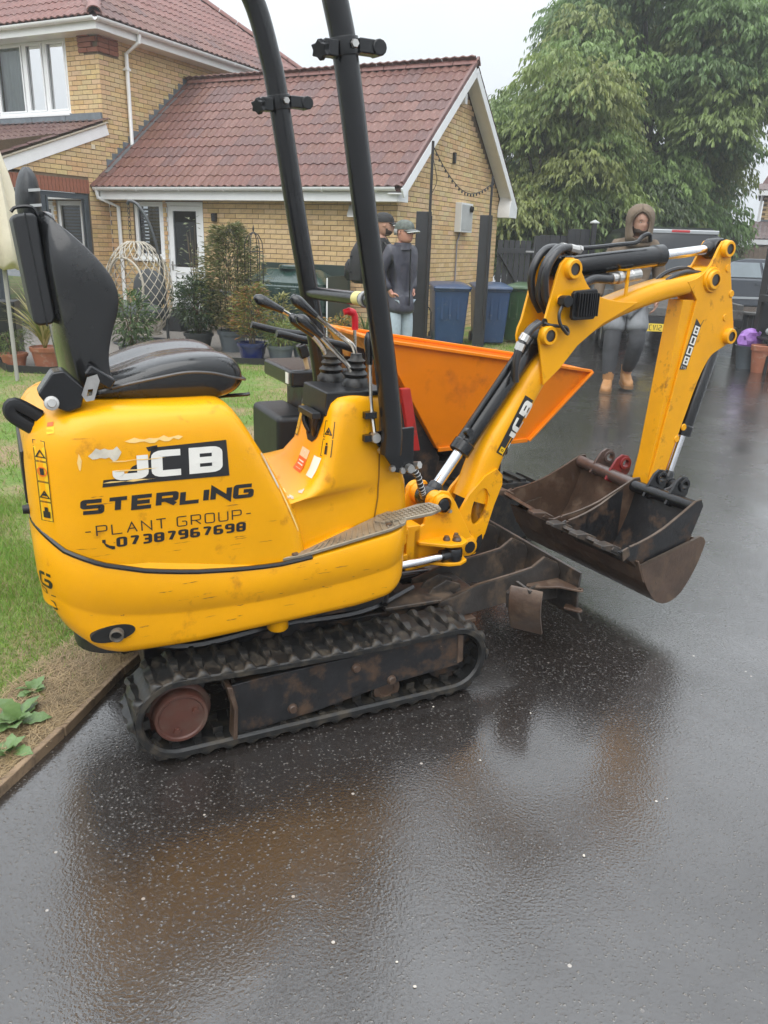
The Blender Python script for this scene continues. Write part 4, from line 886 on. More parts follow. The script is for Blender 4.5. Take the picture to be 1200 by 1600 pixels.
# loose digging buckets resting in it: things of their own
def dig_bucket(name, label, mat, inmat, lipmat, lc, hw, du, dz, rz, earmat):
    T = thing(name, label, 'bucket', MORG+EX*0+EY*0, MY, 'digging buckets resting in the wide bucket')
    base = BOOMX.to_3x3() @ Vector((1.05+du, lc, 0))+Vector((.95, .43, 0)); wbase = MORG+EX*base.x+EY*base.y; wbase.z = .14; T.location = wbase; T.rotation_euler = (0, 0, MY+BA+rz)
    off = Vector((1.05, 0, .14-dz))
    pr = arc((.775, .402), (.87, .345), (.945, .265), 5)[:-1]+arc((.945, .265), (1.03, .125), (1.11, .215), 6)[:-1]+arc((1.11, .215), (1.19, .31), (1.225, .50), 6)
    B_ = lambda m, nm, mt, par=None, **k: m.build(nm, mt, par or T, off=off, **k)
    m = MB(); shell(m, pr, hw-.004, .009); B_(m, 'bucket_shell', mat, bevel=.002, smooth=50)
    for s in (-1, 1):
        m = MB(); top = arc((.80, .40), (.92, .41), (1.03, .455), 5)+arc((1.03, .455), (1.12, .50), (1.20, .545), 5)+[(1.232, .548), (1.248, .52), (1.235, .485)]
        m.prism(pr[::-1][2:]+top, s*hw-.005, s*hw+.005, lambda x, z, t: (x, t, z)); BS = B_(m, 'bucket_side', mat, bevel=.0025); m = MB()
        for a_, b_ in zip(top[1:-3], top[2:-2]): m.bar((a_[0], s*hw, a_[1]+.001), (b_[0], s*hw, b_[1]+.001), .0108, .004)
        B_(m, 'worn_edge', EDGE, BS)
        m = MB(); m.prism([(.80, .398), (.835, .41), (.85, .372), (.815, .352)], s*(hw+.004)-.004, s*(hw+.004)+.004, lambda x, z, t: (x, t, z)); B_(m, 'side_cutter', lipmat, bevel=.002)
    m = MB(); m.prism([(.752, .410), (.763, .420), (.855, .362), (.845, .350)], -hw, hw, lambda x, z, t: (x, t, z)); B_(m, 'cutting_edge', lipmat, bevel=.002)
    nt_ = max(2, int(hw*2/.15)+1)
    for i in range(nt_):
        l = -hw+.035+(2*hw-.07)*i/(nt_-1)
        if du > 0 and i == 1: continue
        m = MB(); m.rings([[(.80, l-.030, .372), (.80, l+.030, .372), (.812, l+.030, .405), (.812, l-.030, .405)], [(.755, l-.028, .395), (.755, l+.028, .395), (.770, l+.028, .425), (.770, l-.028, .425)], [(.705, l-.024, .418), (.705, l+.024, .418), (.709, l+.024, .430), (.709, l-.024, .430)]]); B_(m, 'bucket_tooth', lipmat, bevel=.003)
    m = MB(); m.tube([(1.205, -hw, .520), (1.205, hw, .520)], .027, 16); B_(m, 'back_tube', earmat)
    for l in (-.045, .075):
        m = MB(); ear = [(1.17, .50), (1.20, .485), (1.26, .49), (1.30, .53), (1.305, .575), (1.285, .605), (1.25, .612), (1.222, .595), (1.19, .545)]
        m.prism(ear, l-.006, l+.006, lambda x, z, t: (x, t, z), holes=[[(1.268+.017*math.cos(t), .572+.017*math.sin(t)) for t in [2*math.pi*i/14 for i in range(14)]]]); m.lathe([(.018, -.014), (.030, -.014), (.032, 0), (.030, .014), (.018, .014), (.018, -.014)], (1.268, l, .572), (0, 1, 0), 16)
        B_(m, 'hanger_ear', earmat if not (du > 0 and l < 0) else M('red_bucket_paint', (.22, .025, .03), .4, var=.3, vs=14, dirt=((.08, .04, .03), .4, 14)), bevel=.002)
    return T
INB = DKST
dig_bucket('digging_bucket', 'black digging bucket with rounded teeth, the one nearer the viewer inside the wide ditching bucket', STEEL, INB, DKST, -.205, .172, -.015, -.005, 0, BLKP)
dig_bucket('digging_bucket', 'rusty brown digging bucket with one red hanger ear, farther one inside the wide ditching bucket', RUST, INB, RUST, .185, .205, .02, .0, R(-9), M('brown_steel_tube', (.085, .058, .05), .35, var=.3, vs=12, coat=.4, bump=.001, bs=40))
# ---- dozer blade
def blade_prof(t): # height 0..1 -> (x offset, z)
    return [(-.013, .338), (-.016, .30), (-.018, .26), (-.016, .22), (-.008, .175), (.014, .128)][t]
BP = [blade_prof(i) for i in range(6)]
g = MB(); pp = spline([(1.575+x, z, 0) for x, z in BP], 4)
g.prism([(p.x, p.y) for p in pp]+[(p.x+.010, p.y+.002) for p in pp[::-1]], .100, .765, XZ)
BL = eb(g, 'dozer_blade', DKST, bevel=.002, smooth=50)
for y in (.215, .432, .65):
    g = MB(); tp = [(1.02, .2645), (1.18, .3075), (1.33, .3245), (1.42, .3375), (1.475, .3725), (1.538, .3405)]
    for a_, b_ in zip(tp, tp[1:]): g.bar((a_[0], y, a_[1]), (b_[0], y, b_[1]), .0115, .004)
    ED = g
    eb(ED, 'worn_arm_edge', EDGE, BL)
    g = MB(); g.prism([(1.02, .262), (1.18, .305), (1.33, .322), (1.42, .335), (1.475, .37), (1.54, .338), (1.556, .30), (1.543, .24), (1.555, .19), (1.45, .19), (1.30, .21), (1.10, .19), (1.0, .17)], y-.006, y+.006, XZ); eb(g, 'blade_arm', DKST, BL, bevel=.0025)
g = MB()
for y0, y1 in ((.221, .426), (.438, .644)):
    g.prism([(1.545, y0), (1.545, y1), (1.50, y1), (1.43, (y0+y1)/2), (1.50-.08, y0)], .222, .232, lambda x, y, z: (x, y, z))
g.bx(1.0, 1.16, .18, .69, .175, .19); eb(g, 'blade_web', RUST, BL, bevel=.002)
g = MB(); g.bx(1.12, 1.20, .222, .64, .20, .275); eb(g, 'cross_tube', DKST, BL, bevel=.02)
for y in (.28, .34):
    g = MB(); g.prism([(.98, .22), (1.02, .29), (1.08, .315), (1.14, .29), (1.16, .22)], y-.006, y+.006, XZ); eb(g, 'pivot_ear', DKST, BL, bevel=.002)
g = MB(); g.bar((.80, .30, .27), (1.10, .30, .262), .17, .014, (0, 0, 1)); eb(g, 'guard_plate', DKST, BL, bevel=.004)
g = MB(); g.tube([(.85, .50, .25), (1.25, .50, .235)], .028, 14); eb(g, 'blade_ram', BLKP, BL)
# wing bracket and folded extension at the near end
for z in (.270, .185):
    g = MB(); W = [(1.545, .209), (1.40, .208), (1.385, .195), (1.42, .165), (1.50, .135), (1.548, .075), (1.562, .072), (1.575, .090), (1.560, .12)]
    if z < .25: W = [(1.55, .15), (1.52, .125), (1.552, .070), (1.570, .072), (1.578, .09), (1.565, .13)]
    g.prism(W, z, z+.008, lambda x, y, t: (x, y, t), holes=[[(1.556+.008*math.cos(t), .088+.008*math.sin(t)) for t in [2*math.pi*i/10 for i in range(10)]]] if z > .25 else ()); eb(g, 'wing_bracket', RUST, BL, bevel=.002)
WXF = Matrix.Translation((1.30, .065, 0)) @ Matrix.Rotation(R(38), 4, 'Z') @ Matrix.Translation((-1.30, -.065, 0))
g = MB(WXF); g.prism([(1.275, .345), (1.268, .335), (1.262, .29), (1.272, .24), (1.300, .19), (1.325, .150), (1.333, .157), (1.308, .197), (1.281, .245), (1.272, .29), (1.277, .333)], .005, .125, XZ); FW = eb(g, 'folded_wing', RUST, BL, bevel=.002)
g = MB(); g.bar((1.285, .118, .262), (1.45, .195, .255), .012, .045); g.bar((1.285, .03, .335), (1.285, .12, .338), .012, .012); g.prism([(1.255, .335), (1.235, .31), (1.24, .25), (1.262, .245)], .10, .112, XZ); eb(g, 'wing_rail', DKST, FW, bevel=.002)
g = MB(); g.tube(spline([(.868, .215, .795), (.90, .21, .76), (.93, .23, .70), (.955, .26, .66)], 6), .011, 8); eb(g, 'spiral_hose', HOSE)
g = MB()
for i in range(9):
    p = spline([(.868, .215, .795), (.90, .21, .76), (.93, .23, .70), (.955, .26, .66)], 4)[i+2]; g.lathe([(.0115, -.002), (.0128, 0), (.0115, .002)], p, (.5, .2, -.8), 10)
eb(g, 'spiral_wrap', ZINC, None, kind='stuff')
g = MB(); g.lathe([(0, .02), (.014, .02), (.016, 0), (0, 0)], (.845, .17, .80), (0, -1, 0), 8); g.lathe([(0, .03), (.013, .03), (.014, 0), (0, 0)], (.872, .19, .80), (.4, -1, .3), 6); eb(g, 'hose_fitting', ZINC)
# black cover with pale strips tucked behind the seat
def cover_():
    rg = []
    for z, x0, x1, y0, y1 in ((1.40, -.212, -.188, .36, .43), (1.50, -.222, -.186, .34, .46), (1.545, -.248, -.184, .33, .48), (1.59, -.246, -.180, .32, .49), (1.63, -.238, -.184, .33, .48), (1.655, -.224, -.196, .36, .45), (1.660, -.214, -.206, .39, .42)):
        rg.append([(x0+(x1-x0)*(.5+.5*math.cos(t))*(1+.05*math.sin(7*t+z*40)), y0+(y1-y0)*(.5+.5*math.sin(t)), z+.004*math.sin(5*t+z*90)) for t in [2*math.pi*i/18 for i in range(18)]])
    return MB().rings(rg)
FC = eb(cover_(), 'fabric_cover', M('black_nylon', (.020, .022, .024), .45, var=.3, vs=18, bump=.004, bs=22), None, sub=1, smooth=180)
for z in (1.600, 1.563):
    g = MB(); g.prism([(-.214, z-.004), (-.186, z-.001), (-.186, z+.006), (-.214, z+.003)], .317, .330, XZ); eb(g, 'pale_strip', M('pale_reflective', (.45, .46, .45), .4), FC)
# ================================================================== tracked dumper beside the excavator
DM = thing('tracked_dumper', 'orange skipped tracked dumper with black control box, standing behind the yellow excavator', 'dumper', MORG+EX*1.6+EY*1.65, MY)
DO = Vector((1.6, 1.65, 0))
def db(mb, name, mat, parent=None, **k): return mb.build(name, mat, parent or DM, off=DO, **k)
SKP = [(1.262, 1.072), (2.530, .880), (2.175, .520), (1.628, .512)]
g = MB(); t = .012
def skp(y, ins=0): # side outline leaning out at the top
    return [Vector((x, y+(.05 if y > 1.6 else -.05)*((z-.51)/.55), z)) for x, z in SKP]
n, f = skp(1.345), skp(1.93); c = Vector((1.9, 1.64, .85))
inn = [[p+(c-p)*.03 for p in a] for a in (n, f)]
g.add(n+[p+Vector((0, t, 0)) for p in n], [(0,1,2,3),(7,6,5,4),(0,4,5,1),(1,5,6,2),(2,6,7,3),(3,7,4,0)])
g.add(f+[p-Vector((0, t, 0)) for p in f], [(0,1,2,3),(7,6,5,4),(0,4,5,1),(1,5,6,2),(2,6,7,3),(3,7,4,0)])
for a, b in ((3, 0), (2, 3), (1, 2)):
    q = [n[a], n[b], f[b], f[a]]; nn = (q[1]-q[0]).cross(q[2]-q[0]).normalized()*t; 
    if nn.dot(c-q[0]) < 0: nn = -nn
    g.add(q+[p+nn for p in q], [(0,1,2,3),(7,6,5,4),(0,4,5,1),(1,5,6,2),(2,6,7,3),(3,7,4,0)])
SKO = db(g, 'skip', ORG, bevel=.004)
g = MB()
for a in (n, f): g.bar(a[0], a[1], .034, .016)
g.bar(n[0], f[0], .034, .016); g.bar(n[2]-Vector((0, .004, 0)), n[1]-Vector((0, .004, 0)), .012, .05, (0, 1, 0)); g.bar(n[3]-Vector((0, .006, 0)), n[2]-Vector((0, .006, 0)), .012, .022)
db(g, 'skip_rim', ORG, SKO, bevel=.003)
g = MB(); g.bx(1.2, 2.05, 1.38, 1.90, .26, .44); g.prism([(1.32, .92), (1.36, .92), (1.66, .46), (1.62, .30), (1.28, .30)], 1.37, 1.41, XZ); g.prism([(1.32, .92), (1.36, .92), (1.66, .46), (1.62, .30), (1.28, .30)], 1.86, 1.90, XZ); g.bx(1.75, 2.1, 1.40, 1.88, .43, .50)
db(g, 'chassis', STEEL, bevel=.006)
g = MB(); g.prism([(1.335, .86), (1.385, .86), (1.452, .555), (1.402, .555)], 1.205, 1.235, XZ); g.bar((1.36, 1.22, .80), (1.36, 1.40, .80), .03, .03); db(g, 'red_frame_bar', M('red_paint', (.42, .02, .018), .35, var=.15, coat=.3, dirt=((.1, .04, .03), .25, 12)), bevel=.004)
for yc in (1.32, 1.96):
    pts = []
    for i in range(13): t_ = R(90+180*i/12); pts.append((1.18+.16*math.cos(t_), .17+.165*math.sin(t_)))
    for i in range(13): t_ = R(270+180*i/12); pts.append((2.10+.15*math.cos(t_), .165+.16*math.sin(t_)))
    g = MB(); g.prism(pts, yc-.09, yc+.09, XZ); tb = db(g, 'track_belt', RUB, bevel=.006)
    g = MB()
    for p, d in arcsample(pts, 34):
        m_ = Matrix((Vector((d.x, 0, d.y)), Vector((0, 1, 0)), Vector((-d.y, 0, d.x)))).transposed(); g.box((p.x, yc, p.y), (.035, .17, .03), m_)
    db(g, 'tread_lugs', RUB, tb, kind='stuff')
g = MB(); g.bx(.86, 1.22, 1.38, 1.80, .855, .935); CB = db(g, 'control_box', BLKP, bevel=.015)
g = MB(); g.bx(.80, .98, 1.40, 1.82, .47, .72); g.bx(.84, 1.3, 1.44, 1.80, .28, .50); EB = db(g, 'engine_cover', BLK, bevel=.03, seg=3)
g = MB(); g.bx(.98, 1.26, 1.45, 1.80, .5, .86); db(g, 'engine_block', STEEL, EB, bevel=.01)
g = MB(); g.tube(spline([(1.24, 1.44, 1.0), (1.10, 1.42, 1.045), (.95, 1.41, 1.065), (.83, 1.40, 1.095), (.80, 1.40, 1.10)], 5), .018, 10); g.tube([(1.24, 1.44, 1.0), (1.25, 1.46, .85)], .018, 10); db(g, 'handlebar', BLKP)
g = MB(); g.tube(spline([(1.24, 1.74, 1.0), (1.10, 1.76, 1.045), (.95, 1.78, 1.065), (.80, 1.79, 1.10)], 5), .018, 10); g.tube([(1.24, 1.74, 1.0), (1.25, 1.72, .85)], .018, 10); db(g, 'handlebar', BLKP)
g = MB(); g.tube([(.955, 1.42, .93), (.935, 1.41, 1.0)], .011, 8); l_ = db(g, 'cream_lever', M('cream_rod', (.55, .42, .25), .4)); g = MB(); g.box((.925, 1.405, 1.02), (.045, .045, .065), Matrix.Rotation(R(-20), 3, 'Y')); db(g, 'lever_knob', BLKP, l_, bevel=.01)
g = MB(); g.tube([(1.02, 1.5, .93), (1.015, 1.5, .99)], .006, 6); l_ = db(g, 'lever', CHRL); g = MB(); g.ball((1.015, 1.5, 1.005), .016); db(g, 'lever_knob', BLKP, l_)
g = MB(); g.box((.857, 1.43, .895), (.004, .035, .05)); db(g, 'sticker', DEC_W, CB)
# ================================================================== the house
HY = R(-25.94); HC = Vector((.05025, 12.50773, 0)); D1 = Vector((math.cos(HY), math.sin(HY), 0)); D2 = Vector((-math.sin(HY), math.cos(HY), 0))
def hw(u, v, z=0): return HC+D1*u+D2*v+Vector((0, 0, z))
HS = thing('brick_house', 'yellow brick house with red tiled roofs and a single storey gabled wing', 'house', HC, HY)
def hb_(mb, name, mat, parent=None, **k): return mb.build(name, mat, parent or HS, **k)
BRK = M('yellow_brick', (.5, .4, .2), .75, var=.16, vs=26, bump=.001, bs=120, attr='Col')
MOR = M('brown_mortar', (.17, .12, .075), .9, var=.2, vs=40, bump=.002, bs=200)
RBR = M('red_brick', (.27, .095, .055), .7, var=.25, vs=20, bump=.001, bs=100)
UPV = M('white_upvc', (.86, .87, .87), .3, var=.04, coat=.3)
TILE = M('red_roof_tile', (.25, .10, .085), .55, var=.25, vs=14, bump=.0012, bs=90, attr='Col', coat=.06, spec=.35, dirt=((.34, .28, .23), .10, 30))
LEAD = M('grey_lead', (.17, .19, .21), .4, .3, var=.25, vs=10, bump=.002, bs=20)
ANT = M('anthracite_frame', (.055, .068, .082), .35, var=.1)
def pane_mat(name, tint):
    m = bpy.data.materials.new(name); m.use_nodes = True; nt = m.node_tree; nt.nodes.clear(); o = N(nt, 'OutputMaterial'); mx = N(nt, 'MixShader'); f = N(nt, 'Fresnel', IOR=1.9); t = N(nt, 'BsdfTransparent'); t.inputs[0].default_value = tint+(1,); g_ = N(nt, 'BsdfGlossy', Roughness=.02); nz_ = N(nt, 'TexNoise', Scale=1.5); bp = N(nt, 'Bump', Strength=.25, Distance=.004); nt.links.new(nz_.outputs[0], bp.inputs['Height']); nt.links.new(bp.outputs[0], g_.inputs['Normal'])
    nt.links.new(f.outputs[0], mx.inputs[0]); nt.links.new(t.outputs[0], mx.inputs[1]); nt.links.new(g_.outputs[0], mx.inputs[2]); nt.links.new(mx.outputs[0], o.inputs[0]); return m
WGL = pane_mat('window_glass', (.75, .8, .8)); DGL = pane_mat('dark_glass', (.45, .48, .5))
YC = [(.62, .435, .225), (.60, .42, .21), (.65, .47, .26), (.56, .385, .185), (.61, .43, .24), (.66, .47, .235)]
def colmesh(me, cols):
    a = me.color_attributes.new('Col', 'FLOAT_COLOR', 'POINT'); a.data.foreach_set('color', np.asarray(cols, np.float32).ravel())
BME = []
for c_ in YC:
    m_ = MB().box((0, 0, 0), (.215, .024, .065)); o_ = m_.build('brick', BRK); me = o_.data; bpy.data.objects.remove(o_); colmesh(me, [c_+(1,)]*8); BME.append(me)
NB = [0]
def brickwork(wall, plane, a0, a1, z0, z1, holes=(), ztop=None, zbot=None, pick=None, a_origin=0):
    """running-bond bricks standing 6 mm proud of a mortar slab. plane 'v' (faces -v) or 'u' (faces +u)"""
    pl, pos = plane; V, F, C = [], [], []; k0 = int(math.floor(z0/.075)); nz_ = int(math.ceil((z1-z0)/.075))
    rs = random.Random(int(abs(a0*100))+3)
    for k in range(nz_):
        z = (k0+k)*.075+.005; off = .1125 if (k0+k) % 2 else 0
        i0 = int(math.floor((a0-off)/.225))-1; i1 = int(math.ceil((a1-off)/.225))+1
        for i in range(i0, i1):
            s = max(a0, i*.225+off+.005); e = min(a1, i*.225+off+.220)
            if e-s < .03: continue
            segs = [(s, e)]
            for (h0, h1, hz0, hz1) in holes:
                if z+.065 > hz0 and z < hz1:
                    ns = []
                    for p, q in segs:
                        if q <= h0 or p >= h1: ns.append((p, q)); continue
                        if h0-p > .03: ns.append((p, h0-.004))
                        if q-h1 > .03: ns.append((h1+.004, q))
                    segs = ns
            for p, q in segs:
                zz0, zz1 = max(z, z0), min(z+.065, z1); mid = (p+q)/2
                if ztop and zz1 > ztop(mid): continue
                if zbot and zz0 < zbot(mid): continue
                full = abs(q-p-.215) < .002 and zz1-zz0 > .06
                jx = rs.uniform(-.0015, .0015)
                if full and pick and NB[0] < 300 and pick(mid, z):
                    o = bpy.data.objects.new('brick', BME[rs.randrange(6)]); COL.objects.link(o); o.parent = wall; NB[0] += 1
                    if pl == 'v': o.location = (mid, pos+.006+jx, (zz0+zz1)/2)
                    else: o.location = (pos-.006+jx, mid, (zz0+zz1)/2); o.rotation_euler = (0, 0, R(90))
                    continue
                b = len(V); w_ = .012
                if pl == 'v': c8 = [(x, y, zq) for zq in (zz0, zz1) for x, y in ((p, pos-.006+jx), (q, pos-.006+jx), (q, pos+w_), (p, pos+w_))]
                else: c8 = [(y, x, zq) for zq in (zz0, zz1) for x, y in ((p, pos+.006+jx), (q, pos+.006+jx), (q, pos-w_), (p, pos-w_))]
                V += c8; F += [(b, b+1, b+5, b+4), (b+1, b+2, b+6, b+5), (b+3, b, b+4, b+7), (b+4, b+5, b+6, b+7), (b, b+3, b+2, b+1)]
                cc = rs.choice(YC); cc = [x*rs.uniform(.93, 1.05) for x in cc]; C += [cc]*8
    me = npmesh('brickwork', V, F, C); me.materials.append(BRK); fixn(me)
    return link('brickwork', me, wall, smooth=0, kind='stuff')
EZ, RZ, RV = 2.25, 4.25, 2.27     # wing eaves, ridge height, ridge v
roofz = lambda v: RZ-(RZ-EZ)*abs(v-RV)/(RV+.37)
# front wall of the wing
g = MB(); 
g.bx(-5.66, -5.11, .004, .25, 0, 2.2); g.bx(-5.11, -4.46, .004, .25, 0, 1.10); g.bx(-5.11, -3.60, .004, .25, 2.045, 2.2); g.bx(-3.60, 0, .004, .25, 0, 2.2)
g.bx(-5.6, -.2, .9, 1.0, 0, 2.2)
WF = hb_(g, 'front_wall', MOR)
brickwork(WF, ('v', 0), -5.655, .004, 0, 2.13, [(-4.37, -3.59, -1, 2.05), (-5.12, -4.45, 1.10, 2.06)], pick=lambda a, z: a > -3.35 and z > .85)
g = MB(); g.prism([(.10, 0), (4.44, 0), (4.44, roofz(4.44)-.08), (RV, RZ-.10), (.10, roofz(.10)-.08)], -.25, -.006, lambda y, z, t: (t, y, z))
WG = hb_(g, 'gable_wall', MOR)
brickwork(WG, ('u', 0), .0, 4.54, 0, 4.2, ztop=lambda v: roofz(v)-.16, pick=lambda a, z: a < 3.2 and z > 1.0)
# main house: side wall (faces the wing) and upper front wall
def leanz(v): return 3.28+(v-.08)*.344
g = MB(); g.prism([(-4.2, 2.36), (-.45, 2.36), (-.45, 0), (0, 0), (0, 2.2), (7.2, 2.2), (7.2, 4.72), (.0, 4.72), (0, 3.2), (-4.2, leanz(-4.2)-.05)], -6.0, -5.666, lambda y, z, t: (t, y, z))
WM = hb_(g, 'side_wall', MOR)
brickwork(WM, ('u', -5.66), -4.1, -.0, 0, 3.3, [(-4.2, -.45, -1, 2.365)], ztop=lambda v: leanz(v)-.08)
brickwork(WM, ('u', -5.66), .0, 7.0, 2.2, 4.74, [(-.1, .46, 4.38, 4.9)], zbot=lambda v: roofz(v)-.02 if v < RV else 4.2)
g = MB(); g.bx(-9.8, -8.22, .004, .3, 3.1, 4.75); g.bx(-6.39, -5.68, .004, .3, 3.1, 4.75); g.bx(-8.22, -6.39, .004, .3, 3.1, 3.47); g.bx(-8.22, -6.39, .004, .3, 4.66, 4.75); g.bx(-9.8, -5.9, 1.2, 1.3, 3.1, 4.75)
WU = hb_(g, 'upper_front_wall', MOR)
brickwork(WU, ('v', 0), -9.8, -5.655, 3.2, 4.74, [(-8.22, -6.39, 3.47, 4.75), (-5.98, -5.6, 4.38, 4.9)])
# red brick corbel at the corner, red soldier course, dark eaves course
def red_bricks(wall, items, nm='brick'):
    me0 = None
    for c, d in items:
        m_ = MB(); m_.box((0, 0, 0), d); o = m_.build(nm, RBR, wall, smooth=0); o.location = c
for k in range(5):
    z = 4.385+.075*k; x0 = -5.98+.05*(4-k)-.02*k
    red_bricks(WU, [((-5.645-.10-.015*k-.12*(k % 2), -.012-.012*k, z+.033), (.225, .05, .065)), ((-5.645-.06-.27, -.010-.010*k, z+.033), (.20-.01*k, .05, .065))])
    red_bricks(WM, [((-5.655+.008, .11+.0*k, z+.033), (.05, .215, .065)), ((-5.655+.008, .335, z+.033), (.05, .215, .065))])
g = MB(); g.bx(-5.70, -5.662, -3.3, -.42, 2.135, 2.362); SO = hb_(g, 'soldier_course', MOR)
for k in range(38): red_bricks(SO, [((-5.667, -.4585-.075*k, 2.248), (.024, .065, .215))])
# ---- roof tiles
def tile_mesh():
    V = []; n_ = 12; L = .36
    for j, (y, dz) in enumerate(((0, 0), (0, .020), (L, .020-.004), (L, -.004))):
        for i in range(n_+1):
            t = i/n_; wz = .024*(.5-.5*math.cos(4*math.pi*t))**1.2
            V.append((t*.300-.150, y, dz+wz))
    m = n_+1; F = []
    for j in range(3):
        for i in range(n_): F.append((j*m+i, j*m+i+1, (j+1)*m+i+1, (j+1)*m+i))
    return V, F
TV, TF = tile_mesh(); TMS = []
for c_ in ((.150, .068, .055), (.132, .060, .050), (.168, .082, .066), (.120, .062, .056), (.142, .066, .050)):
    me = npmesh('roof_tile', TV, TF, [c_]*len(TV)); me.materials.append(TILE); me.shade_smooth(); me.set_sharp_from_angle(angle=R(50)); TMS.append(me)
NT = [0]
def tile_slope(parent, o, ax, up, ncol, nrow, gauge, keep=lambda a, b: True, pick=lambda a, b: True, cols=None):
    """o eaves start, ax along eaves, up up-slope unit vectors"""
    o, ax, up = Vector(o), Vector(ax), Vector(up); nn = ax.cross(up); V, F, C = [], [], []; rs = random.Random(ncol*7+nrow)
    mat = Matrix((ax, up, nn)).transposed().to_4x4(); tv = np.array(TV); tf = np.array(TF)
    tilt = Matrix.Rotation(R(-1.6), 4, 'X')
    for r in range(nrow):
        for c in range(ncol):
            a, b = (c+.5)*.300, r*gauge
            if not keep(a, b+.15): continue
            p = o+ax*a+up*b+nn*(.012+rs.uniform(-.002, .002)); mm = mat.copy(); mm.translation = p; mm = mm @ tilt @ Matrix.Rotation(R(rs.uniform(-.5, .5)), 4, 'Z')
            if NT[0] < 300 and pick(a, b):
                ob = bpy.data.objects.new('roof_tile', TMS[rs.randrange(5)]); COL.objects.link(ob); ob.parent = parent; ob.matrix_local = mm; NT[0] += 1
            else:
                q = np.hstack([tv, np.ones((len(tv), 1))]) @ np.array(mm).T; F.append(tf+len(V)*len(tv)); V.append(q[:, :3]); cc = rs.choice(cols or [(.150, .068, .055), (.132, .060, .050), (.168, .082, .066), (.120, .062, .056)]); C.append(np.tile(cc, (len(tv), 1)))
    if V:
        me = npmesh('roof_tiles', np.vstack(V), np.vstack(F), np.vstack(C)); me.materials.append(TILE); me.shade_smooth(); me.set_sharp_from_angle(angle=R(50)); link('roof_tiles', me, parent, smooth=0, kind='stuff')
sl_ = Vector((0, RV+.37, RZ-EZ)); SLn = sl_.length; upF = sl_.normalized(); upB = Vector((0, -upF.y, upF.z))
RFB = M('roof_underlay', (.10, .05, .045), .8)
g = MB(); th_ = .05
g.prism([(-.37, EZ), (RV, RZ), (2*RV+.37, EZ), (2*RV+.37, EZ-.06), (RV, RZ-.07), (-.37, EZ-.06)], -5.66, .24, lambda y, z, t: (t, y, z))
RW = hb_(g, 'wing_roof', RFB)
nC = 20; x0 = .27-nC*.300
tile_slope(RW, (x0, -.37-upF.y*.04, EZ+.008-upF.z*.04), (1, 0, 0), upF, nC, 12, SLn/11.7, pick=lambda a, b: True)
tile_slope(RW, (.27, 2*RV+.37, EZ+.008), (-1, 0, 0), upB, nC, 12, SLn/11.7, pick=lambda a, b: False)
RDG = M('ridge_tile', (.22, .10, .085), .5, var=.25, vs=12, bump=.001, bs=80, dirt=((.35, .3, .25), .1, 30))
def ridge(parent, a, b, r=.10, step=.44):
    a, b = Vector(a), Vector(b); L = (b-a).length; d = (b-a)/L; n = int(L/step)+1; x, y = frame_of(d)
    if abs(x.z) > abs(y.z): x, y = y, x
    if y.z < 0: y = -y
    for i in range(n):
        m_ = MB(); p, q = a+d*(L*i/n+.006), a+d*(L*(i+1)/n-.006); rg = []
        for e in (p, q): rg.append([e+x*r*math.cos(t)+y*r*.85*math.sin(t) for t in [math.pi*k/8 for k in range(9)]]+[e+x*r*.84*math.cos(t)+y*r*.7*math.sin(t) for t in [math.pi*k/8 for k in range(8, -1, -1)]])
        m_.rings(rg); hb_(m_, 'ridge_tile', RDG, parent, smooth=30)
ridge(RW, (-5.6, RV, RZ+.01), (.29, RV, RZ+.01))
# verge tiles turned down the gable edge
for r in range(12):
    m_ = MB(); b = r*SLn/11.7; o_ = Vector((.27, -.37, EZ+.03))+upF*b
    m_.bar(o_+Vector((-.03, 0, .012)), o_+upF*.33+Vector((-.03, 0, .016)), .05, .075, (0, 0, 1)); hb_(m_, 'verge_tile', M('verge_tile', (.16, .085, .075), .5, var=.3, vs=14), RW, bevel=.012)
# fascia, gutter, bargeboards of the wing
g = MB(); g.bx(-5.64, .16, -.30, -.275, EZ-.19, EZ-.02); g.bx(-5.64, .14, -.276, .0, EZ-.19, EZ-.178); g.prism([(-.30, EZ-.19), (-.30, EZ-.02), (.02, EZ+.14), (.02, EZ-.19)], .135, .165, lambda y, z, t: (t, y, z)); hb_(g, 'fascia', UPV, bevel=.004)
def gutter(mb, a, b, r=.056):
    a, b = Vector(a), Vector(b); d = (b-a).normalized(); x = d.cross(Vector((0, 0, 1))).normalized(); rg = []
    for e in (a, b): rg.append([e+x*r*math.cos(t)+Vector((0, 0, r*math.sin(t))) for t in [math.pi+math.pi*k/10 for k in range(11)]]+[e+x*r*.88*math.cos(t)+Vector((0, 0, r*.88*math.sin(t))) for t in [2*math.pi-math.pi*k/10 for k in range(11)]])
    mb.rings(rg); L = (b-a).length
    for i in range(int(L/.9)+1):
        p = a+d*min(L-.02, .05+i*.9); mb.rings([[q+x*r*1.12*math.cos(t)+Vector((0, 0, r*1.12*math.sin(t))) for t in [math.pi+math.pi*k/8 for k in range(9)]]+[q+x*r*.9*math.cos(t)+Vector((0, 0, r*.9*math.sin(t))) for t in [2*math.pi-math.pi*k/8 for k in range(9)]] for q in (p-d*.015, p+d*.015)])
    return mb
GT = hb_(gutter(MB(), (-5.62, -.362, EZ+.0), (.15, -.362, EZ+.0)), 'gutter', UPV, smooth=40)
